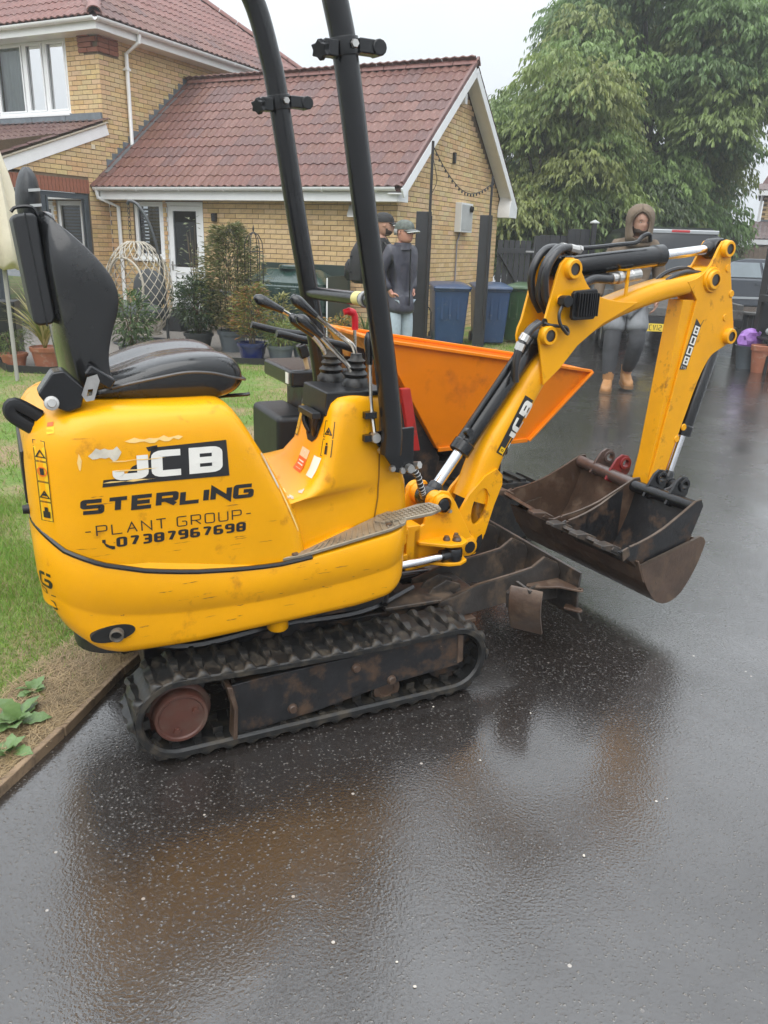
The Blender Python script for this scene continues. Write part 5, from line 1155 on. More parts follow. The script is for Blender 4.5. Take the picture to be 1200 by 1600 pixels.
for sgn in (-1, 1):
    g = MB(); a = Vector((.255, RV+sgn*(RV+.37), EZ-.085)); b = Vector((.255, RV+sgn*.01, RZ-.085)); g.bar(a, b, .028, .14); 
    g.bar(a+Vector((-.130, 0, -.01)), b+Vector((-.130, 0, -.01)), .23, .012)
    if sgn > 0: g.prism([(2*RV+.40, EZ-.22), (2*RV+.40, EZ-.04), (2*RV+.06, EZ+.17), (2*RV-.06, EZ-.05), (2*RV-.06, EZ-.22)], .02, .266, lambda y, z, t: (t, y, z))
    hb_(g, 'bargeboard', UPV, bevel=.004)
# flashing up the main wall
g = MB(); 
for i in range(16):
    t0 = i/16; v0, z0_ = .0+RV*t0, roofz(0)+(RZ-roofz(0))*t0
    g.bx(-5.662, -5.650, v0, v0+.155, z0_-.02, z0_+.20)
a = Vector((-5.60, -.1, roofz(-.1)+.05)); b = Vector((-5.60, RV+.02, RZ+.05)); g.bar(a, b, .16, .014, (0, -.6, .8))
hb_(g, 'lead_flashing', LEAD, bevel=.002)
# ---- main roof (hipped) and lean-to roof
MZ = 4.80; pit = math.tan(R(37)); U1, V0, V1 = -5.33, -.35, 7.3; hz_ = (V1-V0)/2
g = MB(); g.add([(U1, V0, MZ), (U1, V1, MZ), (U1-hz_, V0+hz_, MZ+hz_*pit), (-13, V0, MZ), (-13, V0+hz_, MZ+hz_*pit), (-13, V1, MZ)], [(0, 1, 2), (3, 0, 2, 4), (1, 5, 4, 2), (0, 3, 5, 1)])
RM = hb_(g, 'main_roof', RFB)
cs, sn = math.cos(R(37)), math.sin(R(37))
MC = [(.19, .085, .072), (.17, .078, .068), (.20, .095, .082)]
tile_slope(RM, (U1+.03, V0, MZ+.01), (0, 1, 0), (-cs, 0, sn), int((V1-V0)/.3)+1, 16, .30, keep=lambda a, b: a > b*cs-.05 and (V1-V0)-a > b*cs-.05, pick=lambda a, b: b < 1.2, cols=MC)
tile_slope(RM, (-10.2, V0-.03, MZ+.01), (1, 0, 0), (0, cs, sn), 16, 12, .30, keep=lambda a, b: (U1+10.2)-a > b*cs-.05, pick=lambda a, b: False, cols=MC)
ridge(RM, (U1, V0, MZ+.05), (U1-hz_, V0+hz_, MZ+hz_*pit+.05), .12); ridge(RM, (U1, V1, MZ+.05), (U1-hz_, V1-hz_, MZ+hz_*pit+.05), .12)
g = MB(); g.bx(-9.8, U1-.01, V0+.02, V0+.045, MZ-.17, MZ); g.bx(-9.8, U1+.0, V0+.045, .0, MZ-.17, MZ-.15); g.bx(U1-.045, U1-.02, V0+.046, V1, MZ-.17, MZ); g.bx(-5.66, U1-.046, 0, V1, MZ-.17, MZ-.15); hb_(g, 'fascia', UPV, bevel=.003)
g = gutter(MB(), (-9.8, V0-.04, MZ-.01), (U1+.04, V0-.04, MZ-.01)); gutter(g, (U1+.042, V0-.04, MZ-.01), (U1+.042, V1, MZ-.01)); hb_(g, 'gutter', UPV, smooth=40)
def pipe(pts, r=.034): return MB().tube(pts, r, 12)
g = pipe([(U1+.03, .62, MZ-.06), (U1+.02, .62, MZ-.18), (-5.60, .60, MZ-.34), (-5.60, .60, 2.82), (-5.54, .58, 2.77)]); g.tube([(-5.60, .60, 4.25), (-5.60, .60, 4.22)], .045, 10); g.bx(-5.66, -5.56, .55, .65, 4.20, 4.23); hb_(g, 'downpipe', UPV, smooth=40)
g = pipe([(-5.58, -.36, EZ-.05), (-5.58, -.34, EZ-.16), (-5.40, -.06, EZ-.30), (-5.40, -.06, 0)]); hb_(g, 'downpipe', UPV, smooth=40)
g = MB(); g.prism([(.0, 3.36), (-4.2, leanz(-4.2)+.06), (-4.2, leanz(-4.2)), (0, 3.28)], -9.8, -5.67, lambda y, z, t: (t, y, z)); RL_ = hb_(g, 'lean_to_roof', RFB)
la = math.atan(.344); tile_slope(RL_, (-9.8, -4.2, leanz(-4.2)+.075), (1, 0, 0), (0, math.cos(la), math.sin(la)), 14, 15, .30, pick=lambda a, b: False, cols=[(.12, .065, .06), (.11, .06, .055), (.13, .075, .065)])
g = MB(); g.bar((-5.645, -4.2, leanz(-4.2)-.075), (-5.645, .06, leanz(.06)-.065), .03, .18); hb_(g, 'verge_board', UPV, bevel=.003)
g = MB(); g.bar((-5.66, -4.2, leanz(-4.2)+.035), (-5.66, .0, leanz(0)+.035), .09, .03)
for i in range(14): p = Vector((-5.63, -4.1+.3*i, leanz(-4.1+.3*i)+.045)); g.bar(p, p+Vector((0, .26, .26*.344)), .06, .02)
hb_(g, 'verge_mortar', M('pale_mortar', (.52, .46, .36), .85, var=.2, vs=30), bevel=.004)
g = MB()
for i in range(5): g.bx(-9.8+.83*i, -9.0+.83*i+.02, -.05, -.004, 3.33, 3.46-.004*(i % 2)); g.add([(-9.8+.83*i, -.04, 3.35), (-9+.83*i, -.04, 3.35), (-9+.83*i, -.22, 3.315), (-9.8+.83*i, -.22, 3.315)], [(0, 1, 2, 3)])
hb_(g, 'lead_flashing', LEAD)
g = MB(); g.bx(-5.652, -5.640, -.33, -.25, 2.86, 2.93); hb_(g, 'outlet_cover', M('cream_plastic', (.7, .62, .45), .5))
# ---- windows and door
def window(u0, u1, v, z0, z1, lights, fm, gm, fw=.055, sill=True, axis='v', nm='window'):
    T = (lambda a, d, z: (a, v+d, z)) if axis == 'v' else (lambda a, d, z: (v-d, a, z))
    def bb(m_, a0, a1, d0, d1, zz0, zz1): 
        p, q = T(a0, d0, zz0), T(a1, d1, zz1); return m_.bx(p[0], q[0], p[1], q[1], zz0, zz1)
    m_ = MB(); bb(m_, u0, u1, .02, .09, z0, z0+fw); bb(m_, u0, u1, .02, .09, z1-fw, z1); bb(m_, u0, u0+fw, .02, .09, z0+fw, z1-fw); bb(m_, u1-fw, u1, .02, .09, z0+fw, z1-fw)
    xs = [u0+(u1-u0)*t for t in lights]
    for x in xs[1:-1]: bb(m_, x-fw*.6, x+fw*.6, .02, .09, z0+fw, z1-fw)
    fr = hb_(m_, nm, fm, bevel=.004)
    for a, b in zip(xs, xs[1:]):
        m_ = MB(); s = fw*.85; bb(m_, a+s, b-s, .01, .05, z0+s, z0+s+.03); bb(m_, a+s, b-s, .01, .05, z1-s-.03, z1-s); bb(m_, a+s, a+s+.03, .01, .05, z0+s+.03, z1-s-.03); bb(m_, b-s-.03, b-s, .01, .05, z0+s+.03, z1-s-.03); hb_(m_, 'sash', fm, fr, bevel=.003)
        m_ = MB(); m_.add([T(a+s+.02, .056, z0+s+.02), T(b-s-.02, .056, z0+s+.02), T(b-s-.02, .056, z1-s-.02), T(a+s+.02, .056, z1-s-.02)], [(0, 1, 2, 3)]); hb_(m_, 'pane', gm, fr)
    if sill: m_ = MB(); bb(m_, u0-.03, u1+.03, -.06, .05, z0-.045, z0); hb_(m_, 'sill', fm, fr, bevel=.006)
    return fr
CUR = M('white_net_curtain', (.80, .83, .85), .8, var=.12, vs=3, stretch=(14, 1, 1), bump=.01, bs=6)
UW = window(-8.21, -6.40, 0, 3.48, 4.65, (0, .42, .70, 1), UPV, WGL)
for a, b in ((-8.2, -7.46), (-7.44, -6.42)):
    g = MB(); n_ = 24; g.rings([[(a+(b-a)*i/n_, .16+.025*math.sin(i*1.9), z) for i in range(n_+1)] for z in (3.45, 4.66)], cap=False, closed=False); hb_(g, 'net_curtain', CUR, UW, smooth=60)
g = MB(); g.bx(-8.3, -6.3, .30, .95, 3.40, 3.46); hb_(g, 'inner_sill', UPV, UW)
WN = window(-5.11, -4.47, 0, 1.11, 2.045, (0, 1), UPV, DGL)
g = MB()
for i in range(13): g.bx(-5.02, -4.56, .075, .078, 1.23+.056*i, 1.262+.056*i)
hb_(g, 'blind_slats', M('grey_blind', (.20, .20, .20), .5), WN, kind='stuff')
g = MB(); g.bx(-4.45, -3.60, .02, .10, 1.985, 2.045); g.bx(-4.45, -4.375, .02, .10, 0, 1.985); g.bx(-3.665, -3.60, .02, .10, 0, 1.985); DRF = hb_(g, 'door_frame', UPV, bevel=.004)
g = MB(); g.bx(-4.37, -3.67, .03, .08, .06, .16); g.bx(-4.37, -4.27, .03, .08, .16, 1.98); g.bx(-3.77, -3.67, .03, .08, .16, 1.98); g.bx(-4.27, -3.77, .03, .08, .88, .99); g.bx(-4.27, -3.77, .03, .08, 1.90, 1.98); g.bx(-4.26, -3.78, .045, .07, .16, .88)
DR = hb_(g, 'back_door', UPV, bevel=.004)
g = MB(); g.add([(-4.28, .054, .985), (-3.76, .054, .985), (-3.76, .054, 1.91), (-4.28, .054, 1.91)], [(0, 1, 2, 3)]); hb_(g, 'pane', DGL, DR)
g = MB(); g.tube([(-4.32, .03, 1.02), (-4.32, -.02, 1.02), (-4.22, -.02, 1.02)], .010, 8); g.bx(-4.335, -4.305, .02, .032, .93, 1.08); hb_(g, 'handle', ZINC, DR)
window(-3.3, -.465, -5.66, .02, 2.13, (0, .33, .66, 1), ANT, DGL, .07, False, 'u', 'folding_door')
g = MB(); g.bx(-3.370, -3.300, -.055, .01, 1.74, 1.87); g.lathe([(0, .0), (.04, .0), (.045, .12), (.0, .12)], (-3.335, -.055, 1.745), (0, 0, 1), 14); hb_(g, 'wall_lamp', BLKP)
g = MB(); g.box((-.70, -.10, 1.93), (.13, .05, .17), Matrix.Rotation(R(-25), 3, 'X')); g.bx(-.73, -.67, -.08, .0, 1.95, 2.05); FLD = hb_(g, 'floodlight', M('grey_lamp_body', (.35, .35, .34), .4), bevel=.006)
g = MB(); g.box((-.70, -.128, 1.915), (.11, .006, .14), Matrix.Rotation(R(-25), 3, 'X')); hb_(g, 'lamp_glass', glass('lamp_lens', (.55, .55, .52), .15), FLD)
g = MB(); g.bx(.004, .12, 2.30, 2.86, 1.71, 2.19); MBX = hb_(g, 'meter_box', M('white_gap_paint', (.70, .71, .70), .4, var=.06), bevel=.006)
g = MB(); g.bx(.121, .127, 2.33, 2.83, 1.74, 2.16); hb_(g, 'meter_door', M('grey_box_face', (.42, .43, .42), .45), MBX, bevel=.002)
g = MB(); g.lathe([(0, .05), (.05, .045), (.055, 0)], (.127, 2.72, 2.10), (1, 0, -.2), 14); hb_(g, 'sensor', BLKP, MBX)
g = MB(); g.tube([(.03, 2.50, 1.71), (.03, 2.47, 1.62), (.03, 2.40, 1.56), (.03, 2.40, .0)], .014, 8); hb_(g, 'conduit', M('grey_conduit', (.22, .21, .23), .5), MBX)
g = MB(); g.bx(.004, .05, 2.05, 2.12, 2.78, 2.95); hb_(g, 'wall_bracket', BLKP, bevel=.005)
g = MB(); g.bx(.006, .10, 2.24, 2.34, 3.70, 3.86); hb_(g, 'security_light', UPV, bevel=.005)
# ================================================================== ground
def asphalt():
    m = bpy.data.materials.new('wet_asphalt'); m.use_nodes = True; nt = m.node_tree; b = nt.nodes['Principled BSDF']; L = nt.links
    tc = N(nt, 'TexCoord'); v = tc.outputs['Object']
    nd = N(nt, 'TexNoise', Scale=170.0, Detail=3.0); L.new(v, nd.inputs['Vector']); vs_ = N(nt, 'VectorMath', operation='SCALE'); vs_.inputs['Scale'].default_value = .011; L.new(nd.outputs['Color'], vs_.inputs[0]); va_ = N(nt, 'VectorMath', operation='ADD'); L.new(v, va_.inputs[0]); L.new(vs_.outputs[0], va_.inputs[1])
    vo = N(nt, 'TexVoronoi', Scale=110.0, Randomness=1.0); L.new(va_.outputs[0], vo.inputs['Vector'])
    vo2 = N(nt, 'TexVoronoi', Scale=42.0); L.new(v, vo2.inputs['Vector'])
    n1 = N(nt, 'TexNoise', Scale=1.1, Detail=5.0, Roughness=.6); L.new(v, n1.inputs['Vector'])
    n2 = N(nt, 'TexNoise', Scale=30.0, Detail=6.0, Roughness=.7); L.new(v, n2.inputs['Vector'])
    base = mixc(nt, n1.outputs[0], (.016, .013, .0115), (.028, .024, .022))
    # individual stones: a few pale ones
    wn = N(nt, 'TexWhiteNoise'); L.new(vo.outputs['Position'], wn.inputs['Vector'])
    sr = ramp(nt, .60, 1.0); L.new(wn.outputs['Value'], sr.inputs[0]); dm = ramp(nt, .22, .42, (1, 1, 1, 1), (0, 0, 0, 1)); L.new(vo.outputs['Distance'], dm.inputs[0])
    mu = N(nt, 'Math', operation='MULTIPLY'); L.new(sr.outputs[0], mu.inputs[0]); L.new(dm.outputs[0], mu.inputs[1])
    c = mixc(nt, mu.outputs[0], base, (.11, .10, .088))
    wn2 = N(nt, 'TexWhiteNoise'); L.new(vo2.outputs['Position'], wn2.inputs['Vector']); s2 = ramp(nt, .990, .998); L.new(wn2.outputs['Value'], s2.inputs[0]); d2 = ramp(nt, .16, .22, (1, 1, 1, 1), (0, 0, 0, 1)); L.new(vo2.outputs['Distance'], d2.inputs[0])
    mu2 = N(nt, 'Math', operation='MULTIPLY'); L.new(s2.outputs[0], mu2.inputs[0]); L.new(d2.outputs[0], mu2.inputs[1]); c = mixc(nt, mu2.outputs[0], c, (.42, .38, .33))
    L.new(c, b.inputs['Base Color'])
    mr = N(nt, 'MapRange'); L.new(n1.outputs[0], mr.inputs[0]); mr.inputs[1].default_value = .3; mr.inputs[2].default_value = .7; mr.inputs[3].default_value = .16; mr.inputs[4].default_value = .34; L.new(mr.outputs[0], b.inputs['Roughness'])
    b.inputs['Specular IOR Level'].default_value = .5
    # relief: rounded stones under a water film
    st = ramp(nt, .0, .75, (1, 1, 1, 1), (0, 0, 0, 1)); st.color_ramp.interpolation = 'EASE'; L.new(vo.outputs['Distance'], st.inputs[0])
    hm = N(nt, 'Math', operation='MULTIPLY'); L.new(st.outputs[0], hm.inputs[0]); L.new(wn.outputs['Value'], hm.inputs[1])
    ha = N(nt, 'Math', operation='ADD'); L.new(hm.outputs[0], ha.inputs[0]); L.new(n2.outputs[0], ha.inputs[1])
    bp = N(nt, 'Bump', Strength=1.0, Distance=.0020); L.new(ha.outputs[0], bp.inputs['Height']); L.new(bp.outputs[0], b.inputs['Normal'])
    # water film, flatter, broken where the surface stands proud
    n3 = N(nt, 'TexNoise', Scale=115.0, Detail=2.0, Roughness=.5); L.new(v, n3.inputs['Vector'])
    n5 = N(nt, 'TexNoise', Scale=.9, Detail=4.0, Roughness=.6); L.new(v, n5.inputs['Vector']); sm = ramp(nt, .38, .62, (.22, .22, .22, 1), (1, 1, 1, 1)); L.new(n5.outputs[0], sm.inputs[0])
    bc = N(nt, 'Bump', Strength=1.0, Distance=.0017); L.new(sm.outputs[0], bc.inputs['Strength']); L.new(n3.outputs[0], bc.inputs['Height']); pr_ = ramp(nt, .55, .95); L.new(hm.outputs[0], pr_.inputs[0]); bc2 = N(nt, 'Bump', Strength=.9, Distance=.0020); L.new(pr_.outputs[0], bc2.inputs['Height']); L.new(bc.outputs[0], bc2.inputs['Normal'])
    L.new(bc2.outputs[0], b.inputs['Coat Normal'])
    r = ramp(nt, .25, .65, (.55, .55, .55, 1), (1, 1, 1, 1)); L.new(n1.outputs[0], r.inputs[0]); L.new(r.outputs[0], b.inputs['Coat Weight']); b.inputs['Coat Roughness'].default_value = .035; b.inputs['Coat IOR'].default_value = 1.9
    return m
ASP = asphalt()
g = MB(); g.add([(-120, -40, 0), (120, -40, 0), (120, 160, 0), (-120, 160, 0)], [(0, 1, 2, 3)]); gr = g.build('driveway', ASP, smooth=0); gr['kind'] = 'structure'
def poly_sheet(name, pts, z, mat):
    tr = tessellate_polygon([[Vector((x, y, 0)) for x, y in pts]]); g = MB(); g.add([(x, y, z) for x, y in pts], [tuple(t) for t in tr])
    o = g.build(name, mat, smooth=0); o['kind'] = 'structure'; return o
def lawn_mat():
    m = bpy.data.materials.new('lawn_ground'); m.use_nodes = True; nt = m.node_tree; b = nt.nodes['Principled BSDF']; L = nt.links
    tc = N(nt, 'TexCoord'); v = tc.outputs['Object']; n1 = N(nt, 'TexNoise', Scale=1.6, Detail=6.0, Roughness=.65); L.new(v, n1.inputs['Vector']); n2 = N(nt, 'TexNoise', Scale=60.0, Detail=5.0, Roughness=.7); L.new(v, n2.inputs['Vector'])
    r = ramp(nt, .42, .60, (.12, .20, .035, 1), (.27, .20, .115, 1)); L.new(n1.outputs[0], r.inputs[0]); r2 = ramp(nt, .25, .75, (.45, .45, .45, 1), (1.5, 1.5, 1.4, 1)); L.new(n2.outputs[0], r2.inputs[0])
    c = mixc(nt, 1.0, r.outputs[0], r2.outputs[0], 'MULTIPLY'); L.new(c, b.inputs['Base Color']); b.inputs['Roughness'].default_value = .9
    bp = N(nt, 'Bump', Strength=1.0, Distance=.012); L.new(n2.outputs[0], bp.inputs['Height']); L.new(bp.outputs[0], b.inputs['Normal']); return m
LAWN = lawn_mat()
EDGE_P = [(-1.30, .6), (-1.075, 1.80), (-1.00, 2.12), (-.935, 2.50), (-.72, 3.3), (-.35, 4.6), (.25, 6.4), (1.0, 8.6), (2.0, 11.5), (2.75, 13.5)]
poly_sheet('lawn', EDGE_P+[(2.75, 17.5), (-30, 40), (-30, .6)], .022, LAWN)
SOIL = M('dry_soil', (.27, .19, .115), .92, var=.35, vs=45, bump=.006, bs=70, dirt=((.12, .085, .05), .4, 12))
ed = [Vector(p) for p in EDGE_P]
wob = [.30, .30, .27, .25, .18, .12, .10, .10, .10, .10]
poly_sheet('soil_strip', EDGE_P+[(p.x-w_-.02*((i*7) % 3), p.y) for i, (p, w_) in reversed(list(enumerate(zip(ed, wob))))], .026, SOIL)
GRV = M('patio_gravel', (.16, .145, .13), .7, var=.5, vs=40, bump=.008, bs=60)
bed = [(-9.5, 9.8), (-5.2, 9.6), (-4.6, 9.28), (-4.2, 8.72), (-3.7, 8.66), (-3.2, 9.3), (-2.4, 9.85), (-1.7, 9.82), (-.95, 9.86), (-.5, 10.6), (-.25, 12.2), (-.9, 13.2), (-6, 15.3), (-9.5, 15)]
poly_sheet('patio', bed, .030, GRV)
g = MB()
for a, b in zip(bed[1:9], bed[2:10]): g.bar((a[0], a[1], .05), (b[0], b[1], .05), .02, .10)
tag(g.build('lawn_edging', M('black_edging', (.015, .015, .015), .5)), 'black plastic strip bordering the lawn in front of the flower pots', 'edging')
# timber edging boards along the drive
TIM = M('weathered_timber', (.26, .18, .11), .7, var=.3, vs=10, bump=.003, bs=30, stretch=(1, 1, 1), dirt=((.09, .065, .045), .4, 8))
TE = thing('timber_edging', 'weathered timber edging boards between the lawn and the wet driveway', 'edging', (-.935, 2.5, 0))
for i, (a, b) in enumerate(zip(ed, ed[1:])):
    n_ = max(1, round((b-a).length/1.3))
    for k in range(n_):
        p = a.lerp(b, k/n_); q = a.lerp(b, (k+1)/n_); d = (q-p).normalized(); g = MB(); g.bar((p.x+.012, p.y, .006), (q.x+.012-d.x*.006, q.y-d.y*.006, .006+.004*((i+k) % 2)), .022, .054); g.build('board', TIM, TE, bevel=.004, off=Vector((-.935, 2.5, 0)))
# grass blades
def pnoise(x, y): return (np.sin(x*2.1+1.3*np.sin(y*1.7))+np.sin(y*2.7+1.9*np.sin(x*1.3+.7))+.6*np.sin(x*5.3-y*4.1)+.5*np.sin(x*9.1+y*7.7))/3.1
def grass(name, n, x0, x1, y0, y1, hmin, hmax, wd, keepf):
    X = RNG.uniform(x0, x1, n); Y = RNG.uniform(y0, y1, n); k = keepf(X, Y); X, Y = X[k], Y[k]; n = len(X)
    an = RNG.uniform(0, 2*np.pi, n); h = RNG.uniform(hmin, hmax, n)*(.75+.4*pnoise(X*.8, Y*.8)); le = RNG.uniform(.2, 1.1, n)*h; ld = RNG.uniform(0, 2*np.pi, n)
    V = np.zeros((n, 3, 3), np.float32); wv = np.stack([np.cos(an), np.sin(an)], 1)*wd*RNG.uniform(.6, 1.3, (n, 1))
    V[:, 0, :2] = np.stack([X, Y], 1)-wv; V[:, 1, :2] = np.stack([X, Y], 1)+wv; V[:, :2, 2] = .02; V[:, 2, 0] = X+np.cos(ld)*le; V[:, 2, 1] = Y+np.sin(ld)*le; V[:, 2, 2] = .02+h
    c0 = np.array([.11, .24, .020]); c1 = np.array([.23, .36, .05]); cd = np.array([.34, .27, .13]); t = RNG.random((n, 1)); C = c0+(c1-c0)*t; dry = (RNG.random((n, 1)) < (.12+.25*np.clip(pnoise(X*1.3+5, Y*1.3)[:, None], 0, 1))); C = np.where(dry, cd*(.7+.5*t), C)
    C = np.repeat(C, 3, 0); me = npmesh(name, V.reshape(-1, 3), np.arange(n*3).reshape(-1, 3), C); me.materials.append(M('grass_blade', (.1, .15, .03), .55, var=.1, attr='Col', trans=.25)); o = link(name, me, smooth=0, kind='stuff'); return tag(o, 'short patchy lawn grass with dry bare spots', 'grass')
ex_ = np.array([p.y for p in ed]); ey_ = np.array([p.x for p in ed])
def inlawn(X, Y, m=.06): return (X < np.interp(Y, ex_, ey_)-m)
wy = np.array([.6, 1.8, 2.5, 3.3, 4.6, 13]); ww = np.array([.21, .21, .19, .15, .08, .06])
def dens(X, Y): return RNG.random(len(X)) < np.clip(.75-.75*pnoise(X*1.1+2, Y*1.1), .12, 1)
def kp1(X, Y): e = np.interp(Y, ex_, ey_)-X; s = np.interp(Y, wy, ww); return (e > .03) & ((e > s+.05*np.sin(Y*21)) | (RNG.random(len(X)) < .2)) & dens(X, Y)
ga = grass('lawn_grass', 150000, -2.6, -.5, 1.6, 4.4, .018, .055, .0017, kp1)
bp_ = np.array(bed)
def inpoly(X, Y, P):
    r = np.zeros(len(X), bool); j = len(P)-1
    for i in range(len(P)):
        c = ((P[i][1] > Y) != (P[j][1] > Y)) & (X < (P[j][0]-P[i][0])*(Y-P[i][1])/(P[j][1]-P[i][1]+1e-12)+P[i][0]); r ^= c; j = i
    return r
gb = grass('lawn_grass', 170000, -6.5, 2.75, 4.4, 13.5, .025, .065, .0032, lambda X, Y: inlawn(X, Y) & ~inpoly(X, Y, bed) & dens(X, Y))
def straw(n):
    Y = RNG.uniform(1.7, 3.4, n); X = np.interp(Y, ex_, ey_)-RNG.uniform(.0, 1, n)**1.3*.30; an = RNG.uniform(0, np.pi, n); L_ = RNG.uniform(.008, .035, n); z = .028+RNG.uniform(0, .006, n); d = np.stack([np.cos(an), np.sin(an)], 1)*L_[:, None]; sd = np.stack([-np.sin(an), np.cos(an)], 1)*.0009
    V = np.zeros((n, 4, 3)); P = np.stack([X, Y], 1); V[:, 0, :2] = P-d-sd; V[:, 1, :2] = P+d-sd; V[:, 2, :2] = P+d+sd; V[:, 3, :2] = P-d+sd; V[:, :, 2] = z[:, None]; V[:, 1:3, 2] += RNG.uniform(0, .008, (n, 1)); C = np.array([.42, .31, .17])*RNG.uniform(.5, 1.2, (n, 1)); me = npmesh('dry_straw', V.reshape(-1, 3), np.arange(4*n).reshape(-1, 4), np.repeat(C, 4, 0)); me.materials.append(M('grass_blade', (.1, .15, .03), .55, var=.1, attr='Col', trans=.25)); tag(link('dry_straw', me, smooth=0, kind='stuff'), 'dry straw litter on the bare soil strip along the edging', 'straw')
straw(9000)
# broad-leaved weeds at the lawn edge
WDM = M('weed_leaf', (.13, .22, .07), .45, var=.2, vs=30, trans=.2, coat=.3, bump=.002, bs=60)
def weed(x, y, nleaf, size, label, seed):
    rs = random.Random(seed); T = thing('weed', label, 'weed', (x, y, .026))
    m_ = MB(); n_ = 7; pts = []
    for i in range(n_+1):
        t = i/n_; w_ = .22*math.sin(math.pi*min(1, t*1.02))**.8*(1+.35*(i % 2)); pts.append((t, w_*size, .12*size*math.sin(t*2.6)))
    for i in range(n_): a, b = pts[i], pts[i+1]; o = len(m_.v); m_.add([(a[0]*size, -a[1], a[2]+.15*a[1]), (a[0]*size, 0, a[2]), (a[0]*size, a[1], a[2]+.15*a[1]), (b[0]*size, -b[1], b[2]+.15*b[1]), (b[0]*size, 0, b[2]), (b[0]*size, b[1], b[2]+.15*b[1])], [(0, 1, 4, 3), (1, 2, 5, 4)])
    o_ = m_.build('leaf', WDM, T); me = o_.data
    for k in range(nleaf):
        o = o_ if k == 0 else bpy.data.objects.new('leaf', me)
        if k: COL.objects.link(o); o.parent = T
        s = rs.uniform(.6, 1.1); o.scale = (s, s, s); o.rotation_euler = (rs.uniform(-.3, .3), -rs.uniform(.0, .7), 2*math.pi*k/nleaf+rs.uniform(-.3, .3)); o.location = (rs.uniform(-.012, .012), rs.uniform(-.012, .012), .002)
    return T
weed(-1.14, 2.14, 13, .11, 'large leafy green weed by the timber edging, nearest big rosette', 1)
weed(-1.10, 1.99, 8, .075, 'small green weed at the timber edging near the left border', 2)
weed(-1.17, 2.32, 9, .06, 'low dark green weed between the large rosette and the grass', 3)
weed(-1.05, 2.72, 11, .085, 'pale grey green rosette weed beside the rear of the excavator', 4)
weed(-1.62, 3.9, 10, .09, 'pale weed rosette in the middle of the lawn', 5)
# loose pebbles on the drive
PBM = M('pale_pebble', (.55, .50, .43), .5, var=.2, vs=60, coat=.4)
mb_ = MB(); mb_.ball((0, 0, .003), .006, 7, 4, (1.2, .9, .6)); po = mb_.build('pebble', PBM); pme = po.data
for k, (x, y, s, lb) in enumerate(((.098, 1.27, 1.0, 'white pebble on the wet drive near the lower edge of the picture'), (.55, 1.67, 1.1, 'brownish pebble on the wet drive right of centre'), (.32, 2.06, .9, 'white pebble on the wet drive below the blade'), (.19, 2.35, .9, 'white pebble beside the front of the track'), (.52, 2.33, .8, 'cream pebble on the wet drive under the bucket'), (.06, 1.33, .8, 'small white pebble left of the lowest pebble'))):
    o = po if k == 0 else bpy.data.objects.new('pebble', pme)
    if k: COL.objects.link(o)
    s *= .62; o.location = (x, y, 0); o.scale = (s, s, s); o.rotation_euler = (0, 0, k*1.3); tag(o, lb, 'pebble')
# ================================================================== vegetation helpers
LEAFM = M('tree_leaf', (.1, .15, .04), .42, var=.1, vs=2, attr='Col', trans=.4, coat=.15)
def leafcloud(P, D, L_, W_, C, droop=.6):
    """P base points, D directions, L_ lengths, W_ widths -> folded leaf quads (2 per leaf)"""
    n = len(P); D = D/np.linalg.norm(D, axis=1, keepdims=True); up = np.tile([0, 0, 1.], (n, 1)); S_ = np.cross(D, up); S_ += RNG.normal(0, .35, (n, 3)); S_ -= D*np.sum(S_*D, 1, keepdims=True); S_ /= np.linalg.norm(S_, axis=1, keepdims=True)+1e-9
    M1 = P+D*L_[:, None]*.5; T_ = M1+(D+np.array([0, 0, -droop]))/np.linalg.norm(D+np.array([0, 0, -droop]), axis=1, keepdims=True)*L_[:, None]*.5
    V = np.stack([P, M1-S_*W_[:, None]*.5, M1+S_*W_[:, None]*.5, T_], 1); F = np.arange(n)[:, None]*4+np.array([[0, 1, 3, 2]]); 
    return V.reshape(-1, 3), F, np.repeat(C, 4, 0)
